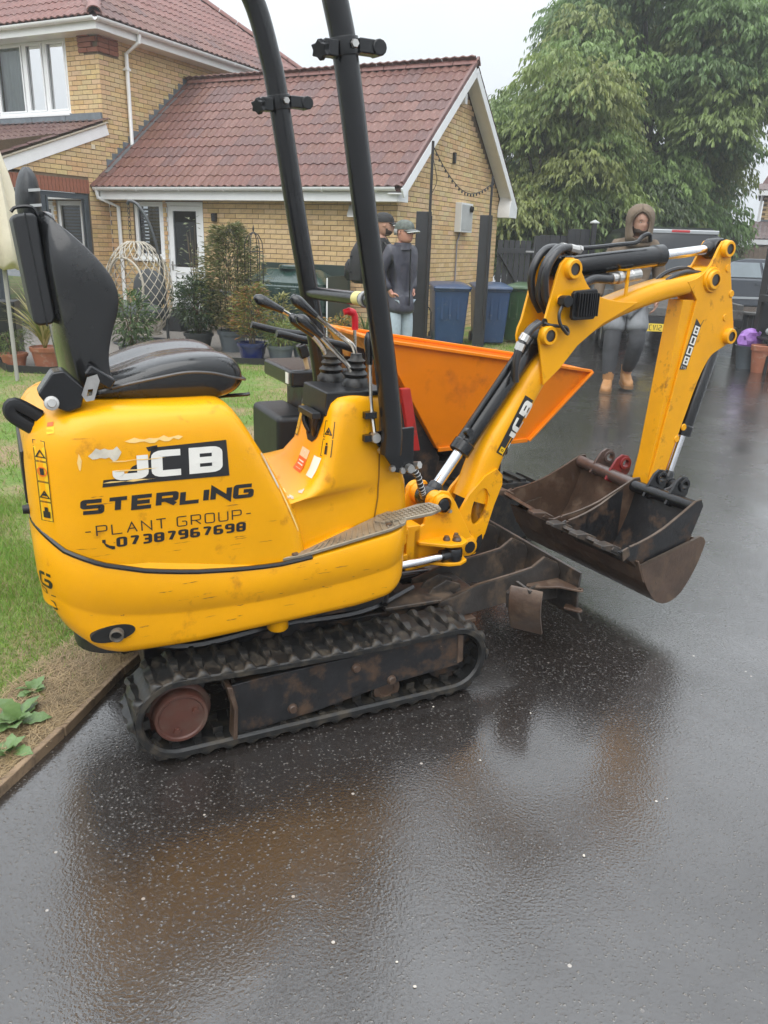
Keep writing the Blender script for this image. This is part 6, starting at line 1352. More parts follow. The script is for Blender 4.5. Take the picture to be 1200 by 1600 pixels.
def tree(name, label, cat, base, clumps, n_spray, leaf, cols, trunk, group=None, droop=.8, per=9, spray=.42, limb_to=14):
    T = thing(name, label, cat, base, group=group); base = Vector(base)
    cl = np.array(clumps, float); idx = RNG.choice(len(cl), n_spray, p=(cl[:, 3]**2)/np.sum(cl[:, 3]**2)); d = RNG.normal(0, 1, (n_spray, 3)); d /= np.linalg.norm(d, axis=1, keepdims=True); d[:, 2] = np.where(d[:, 2] < -.3, -d[:, 2]*.6, d[:, 2])
    r = cl[idx, 3]*RNG.uniform(.35, 1.06, n_spray)**.6; C0 = cl[idx, :3]+d*r[:, None]*np.array([1, 1, .85])
    out = d*np.array([1, 1, .35]); out /= np.linalg.norm(out, axis=1, keepdims=True); out[:, 2] -= .25+droop*.4
    tint = RNG.random(len(cl)); ci = np.clip((tint[idx]*len(cols)).astype(int), 0, len(cols)-1); cb = np.array(cols)[ci]*RNG.uniform(.8, 1.2, (n_spray, 1))
    P, D, C = [], [], []
    for k in range(per):
        t = k/per; P.append(C0+out*spray*t*RNG.uniform(.7, 1.1, (n_spray, 1))); sd = RNG.normal(0, .55, (n_spray, 3)); sd[:, 2] = sd[:, 2]*.4-droop; D.append(out*.6+sd); C.append(cb*RNG.uniform(.85, 1.15, (n_spray, 1)))
    P = np.vstack(P); D = np.vstack(D); C = np.vstack(C); n = len(P); L_ = leaf*RNG.uniform(.7, 1.25, n)
    V, F, CC = leafcloud(P, D, L_, L_*.34, C); me = npmesh('crown', V, F, CC); me.materials.append(LEAFM); cr = link('crown', me, T, smooth=0)
    bark = M('bark', (.085, .07, .055), .85, var=.4, vs=12, bump=.01, bs=14); m_ = MB(); h = trunk[0]; r0 = trunk[1]
    m_.tube(spline([(0, 0, -.1), (.05, 0, h*.3), (-.06, .05, h*.6), (.04, 0, h)], 5), [r0*(1.25-.055*i) for i in range(16)], 10)
    order = np.argsort(-cl[:, 3])[:limb_to]
    for j in order:
        c = cl[j]; z0 = h*(.35+.6*((j*37) % 10)/10); s = Vector((0, 0, z0)); e = Vector(c[:3]); md = s.lerp(e, .5)+Vector((0, 0, .12*(e-s).length)); p = spline([s, md, e], 5); m_.tube(p, [r0*.45*(1-.085*i) for i in range(len(p))], 7)
    m_.build('trunk', bark, T, smooth=60)
    return T
def blob_clumps(cx, cy, cz, rx, ry, rz, n, r0, r1, seed, zmin=.3):
    rs = random.Random(seed); o = []
    for k in range(n):
        u_, v_ = rs.random(), rs.random(); t = 2*math.pi*u_; ph = math.acos(1-2*v_); q = rs.uniform(.45, .95); z = cz+rz*q*math.cos(ph)
        o.append((cx+rx*q*math.sin(ph)*math.cos(t), cy+ry*q*math.sin(ph)*math.sin(t), max(zmin, z), rs.uniform(r0, r1)))
    return o
GC = [(.17, .27, .085), (.19, .295, .09), (.21, .31, .095), (.16, .25, .09), (.24, .32, .10), (.26, .31, .10)]
cl = [c for c in blob_clumps(0, 0, 5.6, 4.4, 3.4, 4.6, 100, .75, 1.35, 3, 1.0) if not (c[0]+.6*c[3] > 3.5 and c[2] < 4.9) and not (c[2] > 4.5 and c[0] < -3.4+(c[2]-4.5)*.5)]
tree('broadleaf_tree', 'tall drooping broadleaf tree filling the sky above the hooded man', 'tree', (6.9, 24, 0), cl, 23000, .175, GC, (6.5, .24), spray=.36)
cl = blob_clumps(0, 0, 3.1, 2.0, 1.8, 2.5, 34, .6, 1.0, 5, .7)
tree('broadleaf_tree', 'shorter yellow green tree just behind the gable and black gate', 'tree', (3.7, 20.5, 0), cl, 8500, .16, [(.19, .27, .075), (.22, .29, .08), (.25, .29, .085), (.165, .24, .07)], (3.5, .16))
cl = blob_clumps(0, 0, 1.9, 1.9, 1.2, 1.7, 22, .5, .8, 8, .4)
tree('bush', 'dark leafy bush under the tall tree behind the hooded man', 'bush', (5.2, 21.0, 0), cl, 3200, .17, [(.06, .095, .03), (.08, .12, .04), (.14, .15, .04)], (1.4, .08))
cl = blob_clumps(0, 0, 1.9, 1.5, 1.0, 1.4, 18, .4, .7, 12, .4)
tree('bush', 'brownish wispy bush beside the roof of the grey van', 'bush', (8.6, 24.5, 0), cl, 2200, .14, [(.17, .15, .07), (.13, .14, .055), (.20, .17, .09)], (1.4, .07))
cl = blob_clumps(0, 0, 2.0, 1.2, 1.2, 1.9, 18, .45, .7, 15, .3)
tree('conifer', 'dark evergreen beyond the van near the far brick house', 'tree', (10.4, 29.5, 0), cl, 2200, .16, [(.04, .065, .035), (.05, .08, .04)], (3, .12))
cl = blob_clumps(0, 0, 3.2, 4.0, 1.5, 2.8, 40, .7, 1.1, 21, .3)
tree('tree_belt', 'dense dark trees far behind the tall drooping tree', 'trees', (4.5, 31, 0), cl, 4200, .26, [(.05, .08, .035), (.065, .10, .04)], (3, .15))
# ---- potted plants
TER = M('terracotta', (.33, .12, .065), .55, var=.15, vs=12, bump=.001, bs=60, dirt=((.40, .25, .18), .2, 9), coat=.2)
def pot_mesh(r, h, mat, T, rib=0, square=False):
    m_ = MB()
    if square: m_.rings([[(s*x, s*y, z) for x, y in ((-1, -1), (1, -1), (1, 1), (-1, 1))] for s, z in ((r*.78, 0), (r*.97, h*.84), (r*1.05, h*.84), (r*1.05, h), (r*.95, h), (r*.93, h*.9), (0.01, h*.9))]); return m_.build('pot', mat, T, bevel=.006)
    pr = [(0, 0), (r*.70, 0), (r*.92, h*.80), (r*1.0, h*.80), (r*1.03, h*.98), (r*.96, h), (r*.90, h*.9), (0, h*.9)]
    n = 24; m_.rings([[(rr*(1+(.02 if rib and i % 2 else 0))*math.cos(2*math.pi*i/n), rr*(1+(.02 if rib and i % 2 else 0))*math.sin(2*math.pi*i/n), z) for i in range(n)] for rr, z in pr], cap=False)
    return m_.build('pot', mat, T, smooth=30)
def plant(name, label, x, y, pot, pm, kind, h, wd, n, leaf, cols, seed, rib=0, square=False, z0=.03, aspect=.34):
    T = thing(name, label, 'plant', (x, y, z0)); r, ph = pot
    if ph: pot_mesh(r, ph, pm, T, rib, square)
    rg = np.random.default_rng(seed); cs = np.array(cols)[rg.integers(0, len(cols), n)]*rg.uniform(.75, 1.25, (n, 1))
    if kind == 'strap':
        V, F, C = [], [], []; 
        for i in range(n):
            a = rg.uniform(0, 2*np.pi); L_ = leaf*rg.uniform(.6, 1.15); out = rg.uniform(.25, 1.0); w_ = .015*rg.uniform(.7, 1.3); o = len(V); sd = np.array([-np.sin(a), np.cos(a), 0])
            for k in range(6):
                t = k/5; q = np.array([np.cos(a)*out*L_*t**1.3*.8, np.sin(a)*out*L_*t**1.3*.8, ph*.9+L_*(t-.62*out*t*t)]); ww_ = w_*(1-t*.85); V += [q-sd*ww_, q+sd*ww_]; C += [cs[i]]*2
            F += [(o+2*k, o+2*k+1, o+2*k+3, o+2*k+2) for k in range(5)]
        me = npmesh('foliage', V, F, C)
    else:
        u_ = rg.normal(0, 1, (n, 3)); u_ /= np.linalg.norm(u_, axis=1, keepdims=True); rr = rg.uniform(.25, 1, n)**.55
        if kind == 'tall': zz = rg.random(n)**.9; rad = wd*(.35+.75*np.sin(np.pi*np.clip(zz*.9+.12, 0, 1)))*rg.uniform(.2, 1, n); an = rg.uniform(0, 2*np.pi, n); P = np.stack([np.cos(an)*rad, np.sin(an)*rad, ph+.06+zz*(h-ph-.06)], 1); D = np.stack([np.cos(an), np.sin(an), rg.uniform(-.3, .9, n)], 1)
        else: P = u_*rr[:, None]*np.array([wd, wd, (h-ph)/2])+np.array([0, 0, (h+ph)/2]); D = u_*np.array([1, 1, .6])+rg.normal(0, .5, (n, 3))
        P += .03*np.sin(P[:, [1, 2, 0]]*23)
        V, F, C = leafcloud(P, D, leaf*rg.uniform(.6, 1.3, n), leaf*aspect*rg.uniform(.7, 1.2, n), cs, .35); me = npmesh('foliage', V, F, C)
    me.materials.append(M('plant_leaf', (.1, .15, .04), .42, var=.1, vs=6, attr='Col', trans=.3, coat=.25)); link('foliage', me, T, smooth=0)
    if kind in ('tall', 'bush'):
        m_ = MB()
        for k in range(7 if kind == 'tall' else 5):
            a = 2*math.pi*k/7; e = (wd*.55*math.cos(a), wd*.55*math.sin(a), ph+(h-ph)*(.75+.03*k)); m_.tube(spline([(.03*math.cos(a), .03*math.sin(a), ph*.8), (wd*.2*math.cos(a+.4), wd*.2*math.sin(a+.4), ph+(h-ph)*.4), e], 4), [.009-.0007*i for i in range(9)], 5)
        m_.build('stems', M('stem', (.12, .085, .05), .7), T)
    return T
GREYP = M('grey_pot', (.10, .12, .135), .45, var=.15, coat=.2); BLUEP = M('blue_glazed_pot', (.012, .02, .10), .15, var=.3, vs=8, coat=.8); DKP = M('dark_pot', (.03, .034, .036), .4, coat=.2)
plant('potted_plant', 'striped yellow strap-leaved plant in a terracotta pot at the lawn edge', -3.87, 8.98, (.165, .25), TER, 'strap', 0, 0, 120, .86, [(.42, .36, .12), (.30, .30, .08), (.16, .22, .05), (.50, .44, .20)], 1)
plant('potted_plant', 'low green fern-like plant in a terracotta pot left of the striped plant', -4.22, 8.95, (.15, .17), TER, 'bush', .42, .2, 700, .05, [(.10, .16, .04), (.14, .18, .05)], 2, aspect=.2)
plant('potted_plant', 'small flowering plant in a dark pot at the left border', -4.60, 9.55, (.15, .22), DKP, 'bush', .62, .2, 500, .06, [(.10, .16, .04), (.13, .17, .05), (.10, .15, .05)], 3)
plant('potted_plant', 'glossy green shrub beside the egg chair behind the excavator seat', -3.12, 9.75, (.17, .18), DKP, 'bush', .85, .27, 800, .085, [(.045, .085, .025), (.07, .12, .03), (.09, .14, .04)], 4)
plant('potted_plant', 'dark evergreen shrub in a dark pot in front of the white door', -2.60, 10.95, (.20, .24), DKP, 'bush', 1.0, .32, 2300, .075, [(.035, .06, .025), (.05, .085, .03), (.06, .09, .03)], 5)
plant('potted_plant', 'tall wispy olive green shrub in a grey blue pot under the metal arch', -2.14, 10.95, (.20, .28), GREYP, 'tall', 1.62, .43, 5600, .085, [(.16, .18, .06), (.22, .21, .09), (.12, .15, .05), (.26, .22, .11)], 6, aspect=.28)
plant('potted_plant', 'autumn tinted shrub in a glossy blue pot', -1.72, 10.05, (.19, .24), BLUEP, 'tall', .92, .27, 1700, .07, [(.20, .22, .05), (.35, .24, .06), (.30, .14, .06), (.14, .18, .05)], 7)
plant('potted_plant', 'bright green feathery plant in a ribbed grey tub', -1.36, 10.02, (.17, .22), GREYP, 'bush', .50, .24, 1100, .07, [(.12, .20, .04), (.18, .24, .06), (.25, .25, .06)], 8, rib=1, aspect=.18)
plant('potted_plant', 'yellow leaved twiggy plant behind the ribbed grey tub', -1.42, 10.45, (.14, .2), DKP, 'tall', .80, .17, 350, .08, [(.28, .26, .06), (.20, .20, .06)], 9)
plant('potted_plant', 'small leafy plant in a grey tub right of the ribbed tub', -1.08, 10.10, (.14, .2), GREYP, 'bush', .42, .15, 500, .06, [(.10, .16, .04), (.14, .19, .05)], 10, rib=1)
plant('border_plant', 'orange and yellow leaved plant beside the green tank', -.62, 10.85, (.15, .16), DKP, 'bush', .55, .24, 800, .07, [(.42, .20, .03), (.38, .26, .05), (.16, .18, .05)], 11)
plant('border_plant', 'upright strappy plant by the corner of the brick wall', -.35, 11.6, (.12, .14), DKP, 'strap', 0, 0, 26, .70, [(.10, .16, .05), (.16, .2, .06)], 12)
plant('shrub', 'thin pale twiggy shrub standing in front of the glazed door', -2.66, 11.1, (.12, .15), DKP, 'tall', 1.72, .14, 110, .075, [(.25, .25, .14), (.18, .2, .1)], 13)
# metal plant arches
IRN = M('dark_iron', (.02, .018, .017), .5, var=.2)
for x, y, w_, zt, lb in ((-2.14, 10.98, .15, 1.58, 'dark metal obelisk over the tall olive shrub'), (-1.80, 10.80, .12, 1.55, 'dark metal obelisk standing free right of the olive shrub')):
    T = thing('plant_obelisk', lb, 'plant support', (x, y, .03)); m_ = MB()
    for k in range(3):
        a = math.pi*k/3+.3; P = [(w_*math.cos(a)*s, w_*math.sin(a)*s, z) for s, z in ((-1, .0), (-1, zt-.22), (-.9, zt-.12), (-.55, zt-.04), (0, zt), (.55, zt-.04), (.9, zt-.12), (1, zt-.22), (1, .0))]; m_.tube(P, .006, 6)
    m_.build('arch_rods', IRN, T)
    m_ = MB()
    for z in (.5, .95, zt-.24): m_.tube([(w_*math.cos(t), w_*math.sin(t), z) for t in [2*math.pi*i/20 for i in range(20)]], .005, 5, loop=True)
    m_.build('hoops', IRN, T); m_ = MB(); m_.lathe([(0, .09), (.006, .07), (.014, .03), (.006, .0), (0, 0)], (0, 0, zt), (0, 0, 1), 8); m_.build('finial', IRN, T)
# ---- egg chair on its stand
EP = hw(-2.82, -2.45); EG = thing('egg_chair', 'white woven hanging egg chair on a dark curved stand', 'chair', (EP.x, EP.y, .03), HY); WV = M('white_rattan', (.42, .38, .31), .5, var=.15, vs=20)
m_ = MB(); ph_ = lambda t, z: (.50*math.sqrt(max(0, 1-((z-.74)/.66)**2))*(1-.12*(z-.74))*math.cos(t), .42*math.sqrt(max(0, 1-((z-.74)/.66)**2))*math.sin(t), z)
for k in range(22):
    for sg in (1, -1):
        P = []
        for i in range(29):
            z = .10+1.28*i/28; t = 2*math.pi*k/22+sg*1.75*(z-.1); q = ph_(t, z)
            if q[1] < -.12 and abs(q[0]) < .30 and .38 < z < 1.12:
                if len(P) > 1: m_.tube(P, .006, 5)
                P = []; continue
            P.append(q)
        if len(P) > 1: m_.tube(P, .006, 5)
m_.build('woven_shell', WV, EG, smooth=60)
m_ = MB(); m_.tube([(.33*math.cos(t), -.27+.02*math.sin(3*t), .75+.42*math.sin(t)) for t in [2*math.pi*i/30 for i in range(30)]], .016, 8, loop=True); m_.tube([(.30*math.cos(t), .25*math.sin(t), .14) for t in [2*math.pi*i/24 for i in range(24)]], .012, 6, loop=True); m_.build('shell_rim', WV, EG, smooth=60)
m_ = MB(); m_.ball((0, .02, .42), .36, 16, 8, (1, .8, .42)); m_.ball((0, .22, .72), .3, 16, 8, (1, .35, 1)); m_.build('cushion', M('grey_cushion', (.07, .075, .08), .8, var=.15, vs=9, bump=.006, bs=9), EG, smooth=170)
m_ = MB(); m_.tube(spline([(.40, .10, .0), (.385, .10, .5), (.34, .10, 1.05), (.24, .06, 1.55), (.08, .02, 1.84), (-.06, 0, 1.90), (-.10, 0, 1.86)], 6), .021, 10); m_.tube([(.42*math.cos(t)+.05, .42*math.sin(t), .015) for t in [2*math.pi*i/24 for i in range(24)]], .02, 8, loop=True); m_.build('stand', M('grey_metal_pole', (.05, .055, .06), .35, .3, var=.1, coat=.3), EG, smooth=60)
m_ = MB()
for i in range(8): a = i % 2; z = 1.83-.056*i; m_.tube([(-.09+(.018*math.cos(t) if a else 0), (0 if a else .018*math.cos(t)), z+.034*math.sin(t)) for t in [2*math.pi*q/10 for q in range(10)]], .005, 5, loop=True)
m_.build('chain', IRN, EG)
# ---- green oil tank
TKP = hw(-1.42, -.62); TK = thing('oil_tank', 'dark green plastic tank with pale wet shoulders against the brick wall', 'tank', (TKP.x, TKP.y, .03), HY); GTK = M('green_tank_plastic', (.018, .045, .038), .28, var=.2, vs=5, coat=.5, bump=.004, bs=12)
m_ = MB(); m_.rings([[(x, y, z) for x, y in rrect(-.76+i_, .76-i_, -.36+i_*.7, .36-i_*.7, (.1,)*4, 4)] for i_, z in ((.04, 0), (0, .05), (0, .38), (.02, .40), (.02, .44), (0, .46), (0, .80), (.03, .82), (.03, .86), (.30, 1.04), (.34, 1.05))]); m_.build('tank_body', GTK, TK, smooth=35)
m_ = MB(); m_.lathe([(.0, .07), (.20, .06), (.22, .04), (.22, 0)], (0, 0, 1.05), (0, 0, 1), 24); m_.build('tank_lid', GTK, TK)
m_ = MB()
for i in range(5): m_.bx(-.66+.28*i, -.56+.28*i, -.372, -.34, .48, .78); m_.bx(-.66+.28*i, -.56+.28*i, -.372, -.34, .08, .36)
m_.build('tank_ribs', GTK, TK, bevel=.02)
m_ = MB(); m_.bx(-.80, .80, .30, .36, .0, 1.12); m_.bx(.775, .79, -.34, .3, 0, .98); m_.build('back_panel', M('dark_green_board', (.02, .035, .03), .4), TK, bevel=.004)
m_ = MB(); m_.bx(.796, .812, -.36, -.345, .0, .96); m_.build('white_edge', UPV, TK)
# keg, dark box and bench
kp = hw(-3.18, -.75); m_ = MB(); m_.lathe([(0, 0), (.18, 0), (.185, .02), (.18, .05), (.20, .08), (.20, .20), (.21, .215), (.20, .23), (.20, .34), (.21, .355), (.20, .37), (.20, .48), (.17, .52), (.175, .56), (.14, .56), (.13, .53), (0, .53)], (0, 0, 0), (0, 0, 1), 24); o = m_.build('beer_keg', M('brushed_steel', (.5, .5, .49), .3, .9, var=.2, vs=10), smooth=40); o.location = (kp.x, kp.y, .03); tag(o, 'silver metal keg under the dark bench by the white door', 'keg')
kp = hw(-3.52, -.9); T = thing('speaker_box', 'black box standing beside the egg chair', 'box', (kp.x, kp.y, .03), HY+.2); m_ = MB(); m_.bx(-.17, .17, -.15, .15, 0, .34); m_.build('box_body', BLK, T, bevel=.01); m_ = MB(); m_.bx(-.18, .18, -.16, .16, .335, .36); m_.build('box_lid', BLKP, T, bevel=.006)
kp = hw(-2.95, -.55); T = thing('garden_bench', 'dark grey garden bench behind the potted evergreen', 'bench', (kp.x, kp.y, .03), HY); m_ = MB(); m_.bx(-.6, .6, -.18, .18, .60, .66); m_.build('bench_top', ANT, T, bevel=.01)
for sx in (-.52, .52): m_ = MB(); m_.bx(sx-.03, sx+.03, -.15, .15, 0, .60); m_.build('leg', ANT, T, bevel=.004)
# closed parasol at the left border
T = thing('parasol', 'closed cream parasol hanging at the left border of the picture', 'parasol', (-3.86, 8.2, .022)); m_ = MB(); rg = []
for z, r in ((1.14, .20), (1.18, .235), (1.4, .225), (1.7, .19), (2.0, .13), (2.3, .05), (2.36, .02)): rg.append([(r*(1+.16*math.cos(8*t))*math.cos(t), r*(1+.16*math.cos(8*t))*math.sin(t), z+.03*math.cos(8*t)*(z < 1.2)) for t in [2*math.pi*i/48 for i in range(48)]])
m_.rings(rg); m_.build('canopy', M('cream_canvas', (.66, .60, .47), .8, var=.1, vs=6, bump=.002, bs=60), T, smooth=60); m_ = MB(); m_.tube([(0, 0, 0), (0, 0, 2.4)], .02, 10); m_.build('pole', M('parasol_pole', (.35, .34, .32), .4), T, smooth=40)
T = thing('storage_box', 'black storage box with pale flowers on it at the left border', 'box', (-4.45, 9.2, .03), .2); m_ = MB(); m_.bx(-.2, .2, -.15, .15, 0, .68); m_.build('box_body', BLK, T, bevel=.01); m_ = MB(); m_.bx(-.21, .21, -.16, .16, .66, .72); m_.build('box_lid', BLK, T, bevel=.01)
# ---- black posts with light string
CHA = M('charcoal_timber', (.022, .023, .026), .5, var=.25, vs=12, bump=.002, bs=40, coat=.2)
def black_post(x, y, wd, h, ph, rz, label):
    T = thing('fence_post', label, 'post', (x, y, .022), rz, 'black posts carrying the light string'); m_ = MB(); m_.bx(-wd/2, wd/2, -.05, .05, 0, h); m_.build('post_board', CHA, T, bevel=.004); m_ = MB(); m_.bx(wd/2-.03, wd/2+.012, -.062, -.05, 0, h-.05); m_.build('edge_batten', CHA, T, bevel=.003); m_ = MB(); m_.tube([(wd/2-.02, -.075, .3), (wd/2-.02, -.075, ph)], .017, 8); m_.build('pole', IRN, T); return T
black_post(.385, 10.6, .19, 1.86, 2.66, -.1, 'broad black post with a thin pole, between the capped man and the blue bins')
black_post(1.36, 12.35, .17, 1.90, 2.42, -.3, 'black post in front of the blue bins with a thin pole on top')
T = bpy.data.objects; m_ = MB(); PS = spline([(.46, 10.53, 2.62), (.64, 10.9, 2.40), (.86, 11.35, 2.22), (1.05, 11.7, 2.17), (1.25, 12.1, 2.24), (1.42, 12.28, 2.36)], 8); m_.tube(PS, .006, 5); m_.tube(spline([(.46, 10.53, 2.5), (.52, 10.55, 2.25), (.47, 10.55, 2.1)], 6), .004, 5); LS = m_.build('light_string', IRN); tag(LS, 'dark string of small lamps sagging between the two black posts', 'string lights')
m_ = MB()
for i, p in enumerate(PS[2::2]): m_.lathe([(0, -.035), (.012, -.03), (.012, -.008), (.006, 0), (0, 0)], (p.x, p.y, p.z-.004), (0, .2*(-1)**i, 1), 6)
m_.build('small_bulbs', IRN, LS, kind='stuff')
# ---- wheelie bins
def bin_(x, y, rz, col, label, mat):
    T = thing('wheelie_bin', label, 'bin', (x, y, .022), rz, 'wheelie bins beside the gable wall'); T.scale = (.96, .9, .88); m_ = MB()
    m_.rings([[(sx, sy, z) for sx, sy in rrect(-a, a, -b-.02, b, (.04,)*4, 4)] for a, b, z in ((.22, .24, .04), (.23, .26, .06), (.275, .33, .92), (.295, .35, .93), (.295, .35, .97))]); m_.build('bin_body', mat, T, smooth=30)
    m_ = MB(); m_.rings([[(sx, sy, z+(sy+.35)*.06) for sx, sy in rrect(-a, a, -b-.04, b, (.06,)*4, 4)] for a, b, z in ((.30, .365, .965), (.305, .37, .98), (.295, .36, 1.005), (.22, .27, 1.03), (.1, .1, 1.035))]); m_.build('bin_lid', mat, T, smooth=35)
    m_ = MB(); m_.tube([(-.22, .40, .98), (.22, .40, .98)], .018, 8); m_.bx(-.25, -.2, .33, .41, .95, 1.0); m_.bx(.2, .25, .33, .41, .95, 1.0); m_.build('handle', mat, T)
    for sx in (-.24, .24): m_ = MB(); m_.lathe([(0, .025), (.05, .025), (.09, .02), (.1, .0), (.09, -.02), (0, -.025)], (sx, .25, .10), (1, 0, 0), 18); m_.build('wheel', RUB, T, smooth=40)
    m_ = MB()
    for k in range(3): m_.bx(-.17+.13*k, -.13+.13*k, -.362+.02, -.33, .45, .86)
    m_.build('front_ribs', mat, T, bevel=.008)
    return T
BLB = M('blue_bin_plastic', (.018, .052, .13), .38, var=.12, vs=5, coat=.3, dirt=((.10, .12, .16), .15, 9)); GRB = M('green_bin_plastic', (.035, .085, .03), .35, var=.15, vs=5, coat=.3, dirt=((.11, .14, .08), .2, 9))
bin_(.89, 12.62, R(6), 0, 'blue wheelie bin, left of the two, behind the broad black post', BLB)
bin_(1.55, 12.85, R(4), 0, 'blue wheelie bin, right of the two, beside the green bins', BLB)
bin_(2.16, 13.2, R(-28), 0, 'green wheelie bin next to the blue bins, the nearer green one', GRB)
bin_(2.62, 13.75, R(-28), 0, 'green wheelie bin half hidden behind the yellow digger arm', GRB)
STK = M('white_sticker', (.75, .75, .68), .5, var=.1)
m_ = MB(); m_.tube([(.40, 11.9, .02), (.36, 11.9, .55), (.42, 11.9, .62), (.56, 11.95, .62), (.60, 11.95, .55), (.60, 11.95, .02)], .012, 8); m_.bx(.38, .62, 11.88, 12.05, .16, .20); o = m_.build('sack_truck', IRN); tag(o, 'small metal hand trolley leaning between the capped man and the bins', 'trolley')
# ---- black gate and fence beyond the gable
GA, GB = Vector((2.08, 16.62, 0)), Vector((2.84, 16.88, 0)); gd = (GB-GA).normalized(); ga_ = math.atan2(gd.y, gd.x)
T = thing('garden_gate', 'black boarded gate with a diagonal brace beyond the gable wall', 'gate', GA, ga_)
for k in range(6): m_ = MB(); m_.bx(.02+.125*k, .02+.125*k+.105, -.012, .012, .08, 1.62); m_.build('board', CHA, T, bevel=.004)
for z in (.35, 1.42): m_ = MB(); m_.bx(.0, .78, -.045, -.013, z-.05, z+.05); m_.build('rail', CHA, T, bevel=.004)
m_ = MB(); m_.bar((.04, -.03, 1.36), (.74, -.03, .42), .03, .09, (0, 1, 0)); m_.build('brace', CHA, T, bevel=.004)
m_ = MB(); m_.bx(.62, .80, -.06, -.046, 1.40, 1.43); m_.build('latch', ZINC, T)
T = thing('garden_fence', 'black close boarded fence running from the gate to a capped post', 'fence', GB+gd*.08, ga_)
m_ = MB(); m_.bx(-.05, .05, -.05, .05, 0, 1.72); m_.build('post', CHA, T, bevel=.006)
for k in range(10): m_ = MB(); m_.bx(.06+.115*k, .06+.115*k+.108, -.012+.008*(k % 2), .012+.008*(k % 2), .05, 1.74+.14*(k > 5)); m_.build('board', CHA, T, bevel=.004)
for xx, hh in ((.72, 1.86), (1.26, 2.0)): m_ = MB(); m_.bx(xx-.05, xx+.05, -.075, -.02, 0, hh); m_.build('post', CHA, T, bevel=.006)
m_ = MB(); m_.rings([[(1.26+s*a, -.047+s*b, z) for a, b in ((-1, -1), (1, -1), (1, 1), (-1, 1))] for s, z in ((.07, 2.0), (.07, 2.02), (.01, 2.07))]); m_.build('post_cap', M('pale_cap', (.45, .47, .45), .5), T)
# ================================================================== vehicles
GVP = M('grey_metallic', (.022, .024, .028), .3, .2, var=.06, vs=3, coat=.4, drops=40); SLV = M('silver_trim', (.42, .44, .45), .3, .6, var=.05); TYR = M('tyre', (.02, .02, .02), .6, var=.2, vs=20); TLR = M('tail_lamp_red', (.45, .015, .02), .15, coat=.6); DKT = M('dark_trim', (.02, .021, .023), .45)
def wheel(T, x, y, r, w_, ax=(1, 0, 0), nm='wheel', rim=None):
    m_ = MB(); m_.lathe([(r*.55, w_/2), (r*.9, w_/2), (r, w_*.38), (r, -w_*.38), (r*.9, -w_/2), (r*.55, -w_/2), (r*.55, w_/2)], (x, y, r), ax, 24); o = m_.build(nm, TYR, T, smooth=30)
    m_ = MB(); m_.lathe([(0, w_*.42), (r*.2, w_*.42), (r*.5, w_*.25), (r*.57, w_*.45), (r*.57, -w_*.45), (0, -w_*.3)], (x, y, r), ax, 16); m_.build('rim', rim or SLV, o, smooth=30); return o
VN = thing('parked_van', 'dark grey van seen from behind with a wide tinted rear window and red brake light', 'van', (5.47, 16.0, 0), R(-3))
def vsec(y, zt, hwd, hwt): return [(-hwd, y, .32), (hwd, y, .32), (hwd+.01, y, .55), (hwd, y, 1.02), (hwt+.06, y, 1.35), (hwt, y, zt-.12), (hwt-.12, y, zt), (-hwt+.12, y, zt), (-hwt, y, zt-.12), (-hwt-.06, y, 1.35), (-hwd, y, 1.02), (-hwd-.01, y, .55)]
m_ = MB(); m_.rings([vsec(0.02, 1.86, .80, .72), vsec(.06, 1.91, .84, .75), vsec(.25, 1.95, .86, .77), vsec(1.5, 1.97, .87, .78), vsec(3.0, 1.93, .87, .77), vsec(3.5, 1.55, .86, .70), vsec(4.2, 1.15, .83, .68), vsec(4.5, .95, .78, .66)]); m_.build('van_body', GVP, VN, bevel=.02, seg=2, smooth=45)
m_ = MB(); m_.prism([(-.68, 1.06), (.68, 1.06), (.70, 1.14), (.655, 1.76), (.60, 1.82), (-.60, 1.82), (-.655, 1.76), (-.70, 1.14)], -.002, .05, lambda x, z, t: (x, t+.05*max(0, (z-1.5)/.4), z)); m_.build('rear_window', glass('tinted_glass', (.05, .058, .068), .08), VN, bevel=.01)
m_ = MB(); m_.bx(-.72, .72, .0, .06, 1.825, 1.90); m_.build('roof_trim', SLV, VN, bevel=.015); m_ = MB(); m_.bx(-.17, .17, -.012, .02, 1.85, 1.895); m_.build('brake_light', TLR, VN, bevel=.008)
for sx in (-1, 1):
    m_ = MB(); m_.bx(sx*.70, sx*.84, -.01, .05, .75, 1.18); m_.build('tail_light', TLR, VN, bevel=.015); m_ = MB(); m_.prism([(1.0, 1.15), (2.0, 1.15), (2.0, 1.72), (1.0, 1.72)], sx*.80, sx*.835, lambda y, z, t: (t-sx*.06*(z-1.15), y, z)); m_.build('side_window', DGL, VN, bevel=.02)
    m_ = MB(); m_.bx(sx*.87, sx*1.04, 3.05, 3.17, 1.10, 1.32); m_.build('door_mirror', BLKP, VN, bevel=.03)
    for yy in (.75, 3.6): wheel(VN, sx*.76, yy, .32, .21)
m_ = MB(); m_.bx(-.84, .84, -.09, .06, .34, .62); m_.build('rear_bumper', DKT, VN, bevel=.03); m_ = MB(); m_.bx(.02, .22, -.02, .03, .93, .985); m_.build('handle', SLV, VN, bevel=.008)
m_ = MB(); m_.tube(spline([(.0, -.01, 1.08), (.1, -.02, 1.10), (.45, -.015, 1.14)], 5), .008, 6); m_.build('wiper', BLKP, VN)
